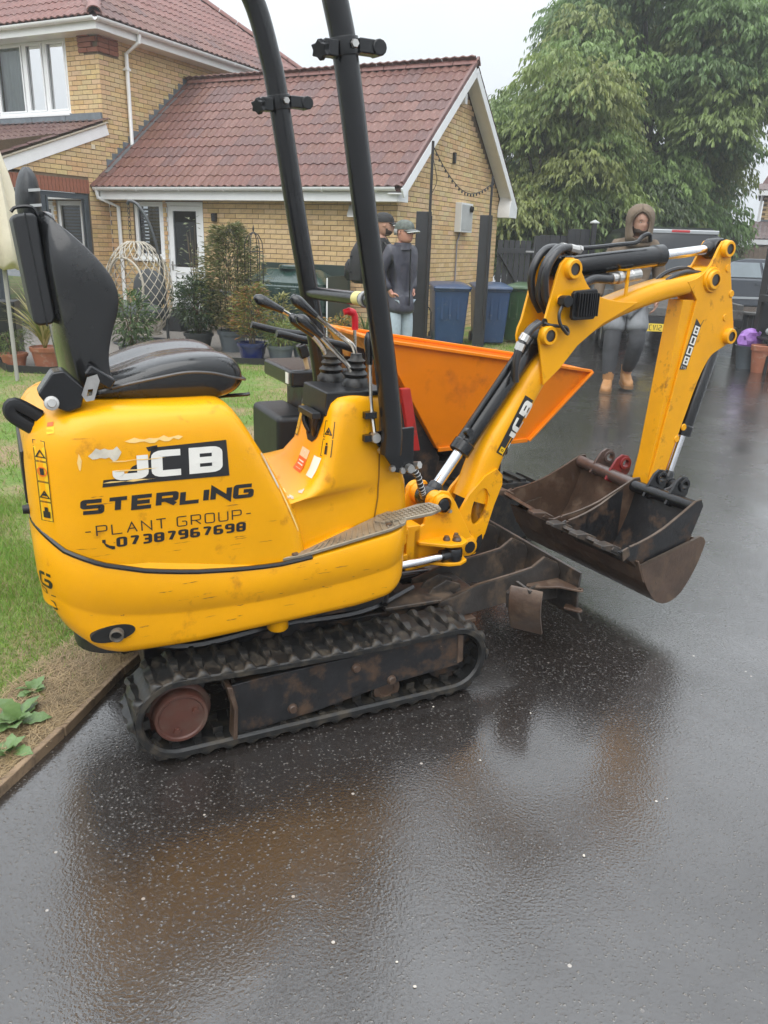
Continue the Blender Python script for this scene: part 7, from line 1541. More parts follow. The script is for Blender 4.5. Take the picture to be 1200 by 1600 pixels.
# flat plant trailer
TRX = thing('plant_trailer', 'low flatbed trailer with yellow number plate behind the hooded man', 'trailer', (4.12, 11.9, 0), R(-8)); GAL = M('weathered_galvanised', (.13, .13, .125), .5, .5, var=.25, vs=10, dirt=((.07, .055, .045), .4, 8)); WOD = M('wet_grey_planks', (.10, .09, .08), .4, var=.3, vs=14, bump=.003, bs=30, coat=.4)
for k in range(12): m_ = MB(); m_.bx(-.90+.15*k, -.755+.15*k, .05, 2.9, .69, .715); m_.build('deck_plank', WOD, TRX, bevel=.004)
m_ = MB(); m_.bx(-.98, .98, .0, .05, .60, .72); m_.bx(-.98, -.905, .05, 2.95, .62, .80); m_.bx(.905, .98, .05, 2.95, .62, .80); m_.bx(-.9, .9, 2.9, 2.96, .60, .82); m_.tube([(-.5, 2.9, .55), (0, 4.0, .5)], .05, 8); m_.tube([(.5, 2.9, .55), (0, 4.0, .5)], .05, 8); m_.bx(-.85, .85, 1.3, 1.5, .40, .60); m_.build('trailer_frame', GAL, TRX, bevel=.006)
m_ = MB(); m_.bx(-.98, .98, -.03, .0, .50, .595); m_.build('light_board', DKT, TRX, bevel=.004)
for sx in (-1, 1):
    for yy in (.95, 1.75): wheel(TRX, sx*.80, yy, .27, .17)
    m_ = MB(); m_.bx(sx*.78-.07, sx*.78+.07, -.05, -.03, .52, .585); m_.build('trailer_lamp', M('orange_lamp', (.55, .12, .02), .2, coat=.5), TRX, bevel=.006); m_ = MB(); m_.bx(sx*.66, sx*.97, .55, 2.15, .555, .585); m_.build('mudguard', DKT, TRX, bevel=.01)
PL = bpy.data.objects; m_ = MB(); m_.bx(-.375, .145, -.052, -.045, .385, .496); NP = m_.build('number_plate', M('yellow_plate', (.80, .58, .05), .35, coat=.3), TRX, bevel=.002)
q, wl = lettering('CV12', .079, .044, .011, .009); 
m_ = MB()
for qd, k in q: m_.add([(-.318+v.x, -.0535-.0003*k, .401+v.y) for v in qd], [(0, 1, 2, 3)])
m_.build('plate_letters', DEC_K, NP)
m_ = MB(); m_.bar((-.4, -.04, .50), (-.62, -.04, .30), .02, .03); m_.bx(-.6, .6, -.03, .0, .47, .5); m_.build('plate_bracket', DKT, TRX)
# dark car side-on at the end of the drive
CR = thing('parked_car', 'dark blue grey saloon car parked side-on at the right border', 'car', (9.15, 20.6, 0), R(6)); CPT = M('dark_blue_metallic', (.035, .042, .055), .25, .4, var=.05, coat=.9)
lo = [(-2.15, .30), (2.15, .30), (2.2, .50), (2.15, .72), (1.35, .86), (.75, .93), (-1.3, .95), (-2.0, .90), (-2.2, .72), (-2.2, .45)]; up = [(-1.75, .93), (-1.15, 1.32), (-.75, 1.40), (.10, 1.40), (.45, 1.33), (1.15, .90)]
m_ = MB(); m_.prism(lo, -.86, .86, lambda x, z, t: (x, t*(1-.05*max(0, (z-.6)/.4)), z)); m_.build('car_body', CPT, CR, bevel=.05, seg=3); m_ = MB(); m_.prism(up, -.72, .72, lambda x, z, t: (x, t*(1-.18*max(0, (z-.93)/.45)), z)); m_.build('car_roof', CPT, CR, bevel=.03, seg=3)
for a, b, c_, d_ in ((-1.45, -.35, -1.1, -.42), (-.28, .95, -.36, .40)):
    m_ = MB(); m_.prism([(a, .97), (b, .97), (d_, 1.31), (c_, 1.31)], -.735, -.70, lambda x, z, t: (x, t+.13*max(0, (z-.95)/.42)-.005, z)); m_.build('side_window', glass('car_glass', (.16, .20, .22), .04), CR, bevel=.008)
m_ = MB(); m_.bx(-1.9, 1.9, -.875, -.86, .48, .53); m_.build('door_trim', SLV, CR, bevel=.004)
for x in (-.55, .55): m_ = MB(); m_.bx(x, x+.18, -.875, -.855, .80, .835); m_.build('door_handle', CPT, CR, bevel=.006)
for x in (-1.35, 1.35):
    for y in (-.78, .78): wheel(CR, x, y, .32, .2, (0, 1, 0))
# ================================================================== far house on the right
H2 = thing('far_house', 'far brick house with brown tiled roofs at the right border', 'house', (12.9, 30, 0), R(-24)); TL2 = [(.14, .105, .10), (.16, .12, .115), (.12, .09, .088)]
g = MB(); g.bx(.1, 5, .3, 5.5, 0, 3.6); H2W = g.build('wall', MOR, H2); NBsave = NB[0]
class _H: pass
def far_bricks(a0, a1, z0, z1):
    V, F, C = [], [], []; rs = random.Random(5)
    for k in range(int((z1-z0)/.075)):
        z = z0+.075*k
        for i in range(int((a1-a0)/.225)+1):
            x = a0+i*.225+(.1125 if k % 2 else 0)
            if x+.215 > a1: continue
            b = len(V); V += [(x, .288, z), (x+.215, .288, z), (x+.215, .288, z+.065), (x, .288, z+.065), (x, .302, z), (x+.215, .302, z), (x+.215, .302, z+.065), (x, .302, z+.065)]; F += [(b, b+1, b+2, b+3), (b, b+4, b+5, b+1), (b+3, b+2, b+6, b+7), (b, b+3, b+7, b+4)]; cc = rs.choice(YC); C += [cc]*8
    me = npmesh('brickwork', V, F, C); me.materials.append(BRK); link('brickwork', me, H2W, smooth=0, kind='stuff')
far_bricks(.1, 5, 2.6, 3.55); far_bricks(.1, .6, 0, 2.0)
def far_roof(nm, x0, x1, y0, z0, y1, z1, cut=0):
    g = MB(); g.add([(x0, y0, z0), (x1, y0, z0), (x1, y1, z1), (x0+cut, y1, z1), (x0, y0, z0-.08), (x1, y0, z0-.08), (x1, y1, z1-.08), (x0+cut, y1, z1-.08)], [(0, 1, 2, 3), (7, 6, 5, 4), (0, 4, 5, 1), (0, 3, 7, 4), (1, 5, 6, 2), (2, 6, 7, 3)]); o = g.build(nm, RFB, H2)
    upv = Vector((0, y1-y0, z1-z0)); L_ = upv.length; upn = upv/L_
    nc = int((x1-x0)/.3); nr = int(L_/.30); V, F, C = [], [], []; rs = random.Random(nr); tv = np.array(TV); tf = np.array(TF); nn = Vector((1, 0, 0)).cross(upn); mat = Matrix((Vector((1, 0, 0)), upn, nn)).transposed().to_4x4()
    for r in range(nr):
        for c in range(nc):
            if c*.3 < cut*r/nr: continue
            mm = mat.copy(); mm.translation = Vector((x0+.15+c*.3, y0, z0))+upn*(r*.3)+nn*.012; q = np.hstack([tv, np.ones((len(tv), 1))]) @ np.array(mm).T; F.append(tf+len(V)*len(tv)); V.append(q[:, :3]); C.append(np.tile(rs.choice(TL2), (len(tv), 1)))
    me = npmesh('roof_tiles', np.vstack(V), np.vstack(F), np.vstack(C)); me.materials.append(TILE); link('roof_tiles', me, o, smooth=0, kind='stuff')
far_roof('upper_roof', -.15, 5, -.05, 3.62, 2.9, 5.75, .9); g = MB(); g.add([(.75, 2.9, 5.74), (5, 2.9, 5.74), (5, 5.8, 3.6), (-.15, 5.8, 3.6), (-.15, -.05, 3.6)], [(0, 1, 2, 3), (0, 3, 4)]); g.build('roof_back', RFB, H2, smooth=0); far_roof('porch_roof', -.35, 5, -1.35, 1.98, .28, 2.62, .15)
g = MB(); g.bx(-.15, 5, -.10, -.06, 3.46, 3.62); g.bx(-.35, 5, -1.40, -1.36, 1.82, 1.98); g.tube([(.02, .22, 3.5), (.02, .22, 2.6)], .04, 8); g.bar((-.38, -1.36, 1.92), (-.2, .28, 2.55), .04, .16); g.tube([(-.1, -1.3, 1.85), (-.1, -1.3, 0)], .04, 8); g.build('trim', UPV, H2)
g = MB(); g.bx(.45, 3.2, -.2, -.15, 0, 1.75); g.build('garage_door', UPV, H2, bevel=.01); g = MB(); g.bx(.1, 5, .27, .286, 2.56, 2.68); g.build('lead_band', LEAD, H2)
g = MB(); g.bx(-.05, .35, -.25, .28, 0, 1.9); g.build('porch_wall', M('pale_render', (.45, .40, .32), .8), H2)
T = thing('wooden_fence', 'brown wooden board fence in front of the far house', 'fence', (10.2, 26.5, 0), R(8))
for k in range(12): m_ = MB(); m_.bx(.15*k, .15*k+.14, 0, .02, 0, 1.72+.03*(k % 2)); m_.build('board', M('brown_fence', (.17, .125, .09), .8, var=.3, vs=9), T)
T = thing('garden_shed', 'small shed with a blue grey roof beyond the wooden fence', 'shed', (10.6, 28.0, 0)); m_ = MB(); m_.bx(-.9, .7, 0, 1.5, 0, 1.7); m_.build('shed_wall', M('brown_fence', (.17, .125, .09), .8), T); m_ = MB(); m_.prism([(-.15, 1.68), (.75, 2.15), (1.65, 1.68)], -1.0, .8, lambda y, z, t: (t, y, z)); m_.build('shed_roof', M('blue_grey_felt', (.12, .16, .19), .6), T)
# ================================================================== right border: post, low slatted wall, pots, rack
T = thing('fence_post', 'thick dark post at the right border beside the low slatted wall', 'post', (5.20, 11.3, 0)); m_ = MB(); m_.bx(-.10, .10, -.1, .1, 0, 2.05); m_.build('post_board', CHA, T, bevel=.006); m_ = MB(); m_.bx(-.12, .12, -.12, .12, 2.05, 2.09); m_.build('post_cap', CHA, T, bevel=.006)
T = thing('slatted_wall', 'low grey slatted timber wall with a flat capping at the right side of the drive', 'wall', (5.45, 12.6, 0), R(-62)); SLT = M('dark_grey_timber', (.05, .052, .055), .55, var=.25, vs=10, bump=.002, bs=40)
for k in range(18): m_ = MB(); m_.bx(.03+.085*k, .03+.085*k+.07, -.012, .012, .06, .62); m_.build('slat', SLT, T, bevel=.004)
m_ = MB(); m_.bx(-.02, 1.6, -.07, .07, .62, .66); m_.build('capping', GAL, T, bevel=.005); m_ = MB(); m_.bx(-.06, .02, -.05, .05, 0, .64); m_.build('post', GAL, T, bevel=.005); m_ = MB(); m_.bx(0, 1.6, -.03, .03, .02, .08); m_.build('rail', GAL, T, bevel=.004)
T = thing('plant_rack', 'black metal rack with a flat top at the right border', 'rack', (5.35, 10.85, 0)); m_ = MB(); m_.bx(-.38, .4, -.25, .25, .90, .99); m_.build('rack_top', CHA, T, bevel=.005)
for sx in (-.34, .36):
    for sy in (-.21, .21): m_ = MB(); m_.bx(sx-.02, sx+.02, sy-.02, sy+.02, 0, .9); m_.build('leg', IRN, T)
m_ = MB(); m_.bx(-.36, .38, -.23, .23, .42, .45); m_.build('shelf', IRN, T)
T = thing('bucket_tub', 'grey tub holding a crumpled purple bag at the foot of the black rack', 'tub', (4.95, 11.1, 0)); m_ = MB(); m_.lathe([(0, 0), (.12, 0), (.17, .30), (.18, .31), (.16, .31), (.15, .22), (0, .22)], (0, 0, 0), (0, 0, 1), 20); m_.build('tub', GREYP, T)
m_ = MB(); rs = random.Random(4); rg = []
for a in [math.pi*(.03+.94*i/8) for i in range(9)]: rg.append([(.15*math.sin(a)*math.cos(t)*rs.uniform(.75, 1.25), .13*math.sin(a)*math.sin(t)*rs.uniform(.75, 1.25), .16*math.cos(a)) for t in [2*math.pi*k/14 for k in range(14)]])
m_.rings(rg); o = m_.build('plastic_bag', M('purple_bag', (.30, .14, .45), .35, var=.3, vs=14, bump=.008, bs=16), smooth=30); o.location = (4.95, 11.1, .385); tag(o, 'crumpled purple plastic bag stuffed in the grey tub', 'bag')
T = thing('flower_pot', 'round terracotta pot beside the purple bag at the right border', 'pot', (4.99, 10.75, 0)); pot_mesh(.15, .36, TER, T)
T = thing('flower_pot', 'square terracotta planter at the very right border', 'pot', (5.22, 10.62, 0), .1); pot_mesh(.15, .40, TER, T, square=True)
m_ = MB(); m_.ball((0, 0, .0), .10, 12, 6, (1.3, 1, .7)); o = m_.build('glass_bowl', M('clear_bowl', (.45, .48, .48), .1, coat=.8), smooth=170); o.location = (5.2, 10.95, .52); tag(o, 'clear shiny bowl standing on the black rack shelf', 'bowl')
# ================================================================== people
def skin(name, J, E_, mat, parent, sub=2, extra=None, root=None, flat=1.0):
    """grow one continuous surface over a skeleton: J {joint: (x,y,z,rx[,ry])}"""
    ks = list(J); me = bpy.data.meshes.new(name); me.from_pydata([J[k][:3] for k in ks], [(ks.index(a), ks.index(b)) for a, b in E_], [])
    o = bpy.data.objects.new(name, me); COL.objects.link(o); md = o.modifiers.new('skin', 'SKIN'); md.use_smooth_shade = True; sv = me.skin_vertices[0].data
    for i, k in enumerate(ks): j = J[k]; sv[i].radius = (j[3], j[4] if len(j) > 4 else j[3]); sv[i].use_root = (k == (root or ks[0]))
    s = o.modifiers.new('sub', 'SUBSURF'); s.levels = sub; s.render_levels = sub
    bpy.context.view_layer.update(); dg = bpy.context.evaluated_depsgraph_get(); m2 = bpy.data.meshes.new_from_object(o.evaluated_get(dg)); bpy.data.objects.remove(o); bpy.data.meshes.remove(me)
    V = [tuple(v.co) for v in m2.vertices]; F = [tuple(p.vertices) for p in m2.polygons]; bpy.data.meshes.remove(m2)
    g = MB(); g.v = [Vector(v) for v in V]; g.f = F; g.mi = [0]*len(F)
    if extra: extra(g)
    return g.build(name, mat, parent, smooth=175)
def head(g, c, s, yaw, tilt=0):
    """shaped head added to mesh builder g; s = head height; front is -y before yaw"""
    n = 28; rg = []; rot = Matrix.Rotation(yaw, 3, 'Z') @ Matrix.Rotation(tilt, 3, 'X'); c = Vector(c)
    lv = [(0.0, .16, .20, .12), (.05, .24, .30, .18), (.12, .29, .375, .25), (.20, .325, .395, .32), (.28, .345, .400, .38), (.36, .36, .405, .43), (.44, .37, .41, .46), (.50, .375, .405, .48), (.56, .385, .425, .49), (.64, .39, .43, .495), (.74, .385, .41, .49), (.84, .35, .36, .44), (.92, .27, .27, .34), (.98, .14, .13, .18), (1.0, .02, .02, .03)]
    for z, w_, f_, b_ in lv:
        ring = []
        for k in range(n):
            t = 2*math.pi*k/n; sx, cy = math.sin(t), -math.cos(t) # k=0 front
            x = w_*sx; y = (f_ if cy < 0 else b_)*cy; front = max(0, -cy)
            # nose, brow, eye sockets, lips, chin
            ax_ = abs(x)
            if .26 < z < .52: y -= .115*max(0, 1-((z-.33)/.19)**2)**.5*math.exp(-(ax_/.055)**2)*(front > .5) if z > .30 else .05*math.exp(-(ax_/.06)**2)*(front > .5)
            if .44 < z < .56 and front > .4: y += .050*math.exp(-((ax_-.15)/.07)**2)
            if .54 < z < .60 and front > .4: y -= .02*math.exp(-(ax_/.2)**2)
            if .14 < z < .26 and front > .5: y -= .025*math.exp(-(ax_/.11)**2)
            ring.append(c+rot @ Vector((x*s, y*s, (z-.5)*s)))
        rg.append(ring)
    g.rings(rg)
    for sx in (-1, 1):
        g.lathe([(0, .02*s), (.06*s, .03*s), (.085*s, .02*s), (.07*s, 0)], c+rot @ Vector((sx*.385*s, .03*s, -.02*s)), rot @ Vector((sx, .35, 0)), 10)
def face_details(T, c, s, yaw, tilt, beard, par):
    rot = Matrix.Rotation(yaw, 3, 'Z') @ Matrix.Rotation(tilt, 3, 'X'); c = Vector(c); pt = lambda x, y, z: c+rot @ Vector((x*s, y*s, z*s))
    for sx in (-1, 1):
        g = MB(); g.ball(pt(sx*.15, -.335, .0), .034*s, 10, 6, (1.2, .6, .75)); e = g.build('eye', M('eye_white', (.6, .58, .55), .25), par, smooth=170); g = MB(); g.ball(pt(sx*.15, -.357, .0), .017*s, 8, 5, (1, .7, 1)); g.build('iris', M('iris', (.03, .02, .015), .2), par, smooth=170)
        g = MB(); g.tube([pt(sx*.07, -.40, .075), pt(sx*.15, -.405, .095), pt(sx*.23, -.35, .08)], .014*s, 6); g.build('eyebrow', M('dark_hair', (.03, .022, .018), .7), par)
    g = MB(); g.tube([pt(-.09, -.40, -.275), pt(0, -.425, -.268), pt(.09, -.40, -.275)], [.010*s, .020*s, .010*s], 8, sy=.8); g.build('lips', M('lips', (.32, .13, .11), .5), par, smooth=170)
    if beard:
        n = 20; rg = []
        for z, w_, f_ in ((-.50, .17, .215), (-.42, .27, .335), (-.34, .318, .40), (-.26, .345, .385), (-.16, .372, .30)):
            rg.append([pt(w_*math.sin(t), -f_*math.cos(t)*1.02 if abs(t) > .28 or z < -.3 else -f_*.9, z) for t in [-1.45+2.9*k/n for k in range(n+1)]])
        g = MB(); g.rings(rg, cap=False, closed=False); g.build('beard', M('short_beard', (.055, .036, .026), .8, var=.3, vs=60), par, smooth=170)
SKN = M('skin', (.48, .27, .19), .5, var=.12, vs=12); SKN2 = M('skin_ruddy', (.52, .26, .19), .5, var=.12, vs=12)
def hand(J, E_, wr, d, dn_, sd, tag_, s=1.0):
    """palm, four unequal bent fingers and a thumb, appended to a skeleton from wrist joint wr"""
    w_ = Vector(J[wr][:3]); d, dn_, sd = Vector(d).normalized(), Vector(dn_).normalized(), Vector(sd).normalized(); a = tag_
    pm = w_+d*.05*s; J[a+'p'] = (*pm, .030*s, .018*s); E_.append((wr, a+'p'))
    for i, (o, L) in enumerate(((.030, .072), (.010, .080), (-.010, .075), (-.030, .058))):
        k = w_+d*.085*s+sd*o*s; m_ = k+(d*.8+dn_*.35).normalized()*L*.55*s; t = m_+(d*.45+dn_*.8).normalized()*L*.5*s
        for nm, p, r in (('k', k, .0115), ('m', m_, .0095), ('t', t, .0075)): J[f'{a}{i}{nm}'] = (*p, r*s)
        E_ += [(a+'p', f'{a}{i}k'), (f'{a}{i}k', f'{a}{i}m'), (f'{a}{i}m', f'{a}{i}t')]
    k = w_+d*.035*s+sd*.040*s; m_ = k+(d*.7+sd*.6+dn_*.2).normalized()*.04*s; t = m_+(d*.9+dn_*.3).normalized()*.03*s
    for nm, p, r in (('a', k, .013), ('b', m_, .011), ('c', t, .008)): J[a+'T'+nm] = (*p, r*s)
    E_ += [(a+'p', a+'Ta'), (a+'Ta', a+'Tb'), (a+'Tb', a+'Tc')]
def person(label, loc, rz, sc, P, mats, build_extra, tilt=0, hyaw=0, beard=False, skinm=SKN, group=None):
    T = thing('person', label, 'person', loc, rz, group); T.scale = (sc, sc, sc)
    J = {'pel': (*P['pel'], .12, .10), 'bel': (*P['bel'], .125, .10), 'che': (*P['che'], .145, .105), 'nec': (*P['nec'], .058), 'hd': (*P['hd'], .055)}
    E_ = [('pel', 'bel'), ('bel', 'che'), ('che', 'nec'), ('nec', 'hd')]
    for s in 'LR':
        J['sh'+s] = (*P['sh'+s], .055); J['el'+s] = (*P['el'+s], .043); J['wr'+s] = (*P['wr'+s], .028); E_ += [('che', 'sh'+s), ('sh'+s, 'el'+s), ('el'+s, 'wr'+s)]
        J['hi'+s] = (*P['hi'+s], .085); J['kn'+s] = (*P['kn'+s], .058); J['an'+s] = (*P['an'+s], .040); J['to'+s] = (*P['to'+s], .032); E_ += [('pel', 'hi'+s), ('hi'+s, 'kn'+s), ('kn'+s, 'an'+s), ('an'+s, 'to'+s)]
        d = Vector(P['wr'+s])-Vector(P['el'+s]); hd_ = P.get('hd'+s, d); sgn = 1 if s == 'L' else -1; hand(J, E_, 'wr'+s, hd_, P.get('dn'+s, (-sgn, 0, -.1)), (0, -1, .3), 'h'+s)
    hc = Vector(P['head']); b = skin('body', J, E_, skinm, T, 1, lambda g: head(g, hc, .235, hyaw, tilt), 'pel')
    face_details(T, hc, .235, hyaw, tilt, beard, b)
    tor = {'pel': (*P['pel'], .185, .15), 'bel': (*P['bel'], .165, .135), 'che': (*P['che'], .180, .135), 'nec': (*(Vector(P['nec'])-Vector((0, 0, .02))), .085, .08)}; te = [('pel', 'bel'), ('bel', 'che'), ('che', 'nec')]
    if P.get('hem'): tor['hem'] = (*P['hem'], .205, .165); tor['hem2'] = (*(Vector(P['hem'])-Vector((0, 0, .07))), .20, .16); te += [('pel', 'hem'), ('hem', 'hem2')]
    for s in 'LR':
        m_ = (Vector(P['el'+s])+Vector(P['wr'+s]))/2
        tor['sh'+s] = (*P['sh'+s], .085); tor['el'+s] = (*P['el'+s], .068); tor['fa'+s] = (*m_, .062); tor['wr'+s] = (*P['wr'+s], .050); te += [('che', 'sh'+s), ('sh'+s, 'el'+s), ('el'+s, 'fa'+s), ('fa'+s, 'wr'+s)]
    jk = skin(P['top'], tor, te, mats['top'], T, 2, None, 'bel')
    leg = {'pel': (*(Vector(P['pel'])-Vector((0, 0, .06))), .120, .105)}; le = []
    for s in 'LR':
        kn = Vector(P['kn'+s]); hp = Vector(P['hi'+s]); an = Vector(P['an'+s]); leg['hi'+s] = (*(hp*1-Vector((hp.x*.25, 0, .08))), .080, .09); leg['th'+s] = (*((hp+kn)/2), .098, .098); leg['kn'+s] = (*kn, .090, .09); leg['sh'+s] = (*(kn*.5+an*.5), .078, .083); leg['an'+s] = (*(an+Vector((0, 0, .05))), .056, .06); le += [('pel', 'hi'+s), ('hi'+s, 'th'+s), ('th'+s, 'kn'+s), ('kn'+s, 'sh'+s), ('sh'+s, 'an'+s)]
    tr = skin('trousers', leg, le, mats['trousers'], T, 2, None, 'pel')
    for s in 'LR':
        an, to = Vector(P['an'+s]), Vector(P['to'+s]); d = (to-an); d.z = 0; d.normalize(); x = Vector((0, 0, 1)).cross(d)
        def F(a, w_, z): return [an*1+d*a+x*w_*math.cos(t)*.5+Vector((0, 0, 0)) for t in (0,)]
        g = MB(); rg = []
        gz = min(an.z, to.z)-P.get('sole', .05); lift = an.z-.085
        for a, w_, z0, z1 in ((-.085, .055, .0, .075), (-.07, .085, 0, .15), (-.02, .095, 0, .155), (.03, .095, 0, .135), (.09, .105, 0, .095), (.15, .105, 0, .080), (.19, .085, 0, .065), (.205, .04, .008, .045)):
            o_ = an+d*a; zz = an.z-.085; pit = (to.z-an.z+.045)*a/.17 if P.get('pitch'+s) else 0
            rg.append([o_+x*w_/2*math.copysign(abs(math.cos(t))**.6, math.cos(t))+Vector((0, 0, zz+pit-o_.z+(z0+z1)/2+(z1-z0)/2*math.copysign(abs(math.sin(t))**.6, math.sin(t)))) for t in [2*math.pi*k/16 for k in range(16)]])
        g.rings(rg); g.tube([an+Vector((0, 0, .03)), an+Vector((0, 0, .115))], [.055, .058], 14); bo = g.build('boot', mats['boot'], T, smooth=50)
        g = MB(); rs_ = [[p-Vector((0, 0, 0)) for p in r] for r in rg]; 
        g.rings([[Vector((p.x, p.y, 0))+Vector((0, 0, min(q.z for q in r)+dz)) for p in [((q-sum(r, Vector())/16)*1.08+sum(r, Vector())/16) for q in r]][:16] for r in rg for dz in (0,)], cap=False) if False else None
        n_ = len(rg); out = [min(r, key=lambda p: (p-an).dot(x)) for r in rg]+[max(r, key=lambda p: (p-an).dot(x)) for r in rg][::-1]
        zb = an.z-.085; g.prism([((p-an).dot(d)*1.03, (p-an).dot(x)*1.12) for p in out], -.012, .022, lambda a, b_, t: an+d*a+x*b_+Vector((0, 0, zb-an.z+t+((to.z-an.z+.045)*a/.17 if P.get('pitch'+s) else 0)))); g.build('sole', mats.get('sole', RUB), bo, smooth=40)
    build_extra(T, b, hc)
    return T
def mirrored(d): return d
# ---- hooded man walking towards the viewer (faces -y)
HOODM = M('olive_brown_fleece', (.145, .108, .075), .85, var=.25, vs=14, bump=.010, bs=9); TRO = M('grey_cargo_trousers', (.055, .057, .062), .8, var=.3, vs=10, bump=.012, bs=9); TRO2 = M('pale_grey_panels', (.20, .21, .22), .8, var=.2, vs=10, bump=.008, bs=12); BOOT = M('tan_leather', (.34, .17, .065), .6, var=.25, vs=14, bump=.003, bs=40)
P = dict(pel=(0, 0, .94), bel=(0, -.01, 1.10), che=(.0, -.02, 1.30), nec=(.0, -.03, 1.49), hd=(.01, -.05, 1.56), head=(.015, -.065, 1.640), top='hoodie',
    shL=(.185, -.01, 1.42), elL=(.275, .04, 1.16), wrL=(.27, -.06, .93), shR=(-.185, -.01, 1.42), elR=(-.285, .05, 1.16), wrR=(-.30, -.03, .92),
    hdL=(-.1, -.25, -1), hdR=(.1, -.2, -1), dnL=(-1, -.1, -.1), dnR=(1, -.1, -.1),
    hiL=(.095, 0, .90), knL=(.125, -.10, .50), anL=(.085, .12, .13), toL=(.10, -.03, .075), hiR=(-.095, 0, .90), knR=(-.12, -.09, .49), anR=(-.115, -.10, .085), toR=(-.14, -.25, .04), pitchL=True, hem=(0, 0, .86))
def hood_extra(T, b, hc):
    g = MB(); rg = []
    for z, r, fy, op in ((-.175, .112, .02, .0), (-.13, .112, .01, .50), (-.07, .116, .015, .68), (.0, .120, .02, .70), (.045, .121, .020, .55), (.085, .114, .022, .30), (.105, .106, .028, .0), (.135, .080, .036, .0), (.155, .045, .045, .0), (.160, .01, .05, .0)):
        a0 = max(op, .001); rg.append([hc+Vector((r*math.sin(t), fy-r*1.12*math.cos(t), z)) for t in [a0*1.15+(2*math.pi-2.3*a0)*k/30 for k in range(31)]])
    g.rings(rg, cap=False, closed=False); h_ = g.build('hood', HOODM, T, smooth=170); sd = h_.modifiers.new('thick', 'SOLIDIFY'); sd.thickness = .016; sd.offset = 1
    g = MB(); rim = [r[0] for r in rg[1:7]]+[r[-1] for r in rg[1:7]][::-1]; g.tube(spline(rim, 3), .012, 8); g.build('hood_hem', HOODM, h_, smooth=170)
    g = MB(); g.tube([hc+Vector((0, .0, -.15)), hc+Vector((0, .01, -.20))], [.10, .13], 18); g.build('collar_roll', HOODM, T, smooth=170)
    sh = {'pel': (0, 0, .90, .135, .12)}; se = []
    for q_, sx in (('L', 1), ('R', -1)):
        hp, kn = Vector(P['hi'+q_]), Vector(P['kn'+q_]); sh['h'+q_] = (*(hp-Vector((0, 0, .08))), .105, .115); m_ = hp.lerp(kn, .55); sh['m'+q_] = (*m_, .125, .125); e_ = hp.lerp(kn, .80); sh['e'+q_] = (*e_, .122, .122); se += [('pel', 'h'+q_), ('h'+q_, 'm'+q_), ('m'+q_, 'e'+q_)]
    skin('shorts', sh, se, TRO2, T, 2, None, 'pel')
    g = MB(); g.rings([[(.0+a*w_, -.03-.105*math.cos(t*.9)*1.15, z) for a, t in [(math.sin(t), t) for t in [-1.2+2.4*k/12 for k in range(13)]]] for w_, z in ((.155, 1.12), (.165, 1.02), (.165, .93))], cap=False, closed=False); o = g.build('pouch_pocket', HOODM, T, smooth=170); sd = o.modifiers.new('thick', 'SOLIDIFY'); sd.thickness = .012
person('person in a brown hooded top, grey shorts over dark leggings and tan boots walking up', (2.60, 8.98, 0), R(-10), 1.085, P, dict(top=HOODM, trousers=TRO, boot=BOOT, sole=M('gum_sole', (.20, .11, .05), .7)), hood_extra, tilt=0, hyaw=R(22), beard=True, skinm=M('skin_hood_shade', (.36, .20, .14), .5, var=.12, vs=12))  # skin colour darkened to paint in the shading of the hooded face
# ---- older man in a cap, hand in jacket pocket, turned to the right
NAVY = M('navy_rain_jacket', (.030, .030, .046), .42, var=.3, vs=9, bump=.014, bs=8, coat=.3); JEAN = M('pale_jeans', (.36, .43, .48), .8, var=.2, vs=12, bump=.008, bs=11); SHOE = M('dark_shoe', (.03, .025, .02), .5)
P2 = dict(pel=(0, 0, .92), bel=(0, -.03, 1.08), che=(0, -.01, 1.28), nec=(0, -.02, 1.46), hd=(0, -.04, 1.53), head=(0, -.055, 1.595), top='jacket',
    shL=(.175, 0, 1.40), elL=(.255, .07, 1.13), wrL=(.185, -.035, .95), shR=(-.175, 0, 1.40), elR=(-.255, .07, 1.13), wrR=(-.185, -.035, .95), hdL=(-.55, -.1, -.8), hdR=(.55, -.1, -.8), dnL=(-1, 0, 0), dnR=(1, 0, 0),
    hiL=(.09, 0, .88), knL=(.10, -.02, .48), anL=(.10, .02, .085), toL=(.12, -.13, .04), hiR=(-.09, 0, .88), knR=(-.10, -.02, .48), anR=(-.10, .02, .085), toR=(-.12, -.13, .04), hem=(0, -.01, .755))
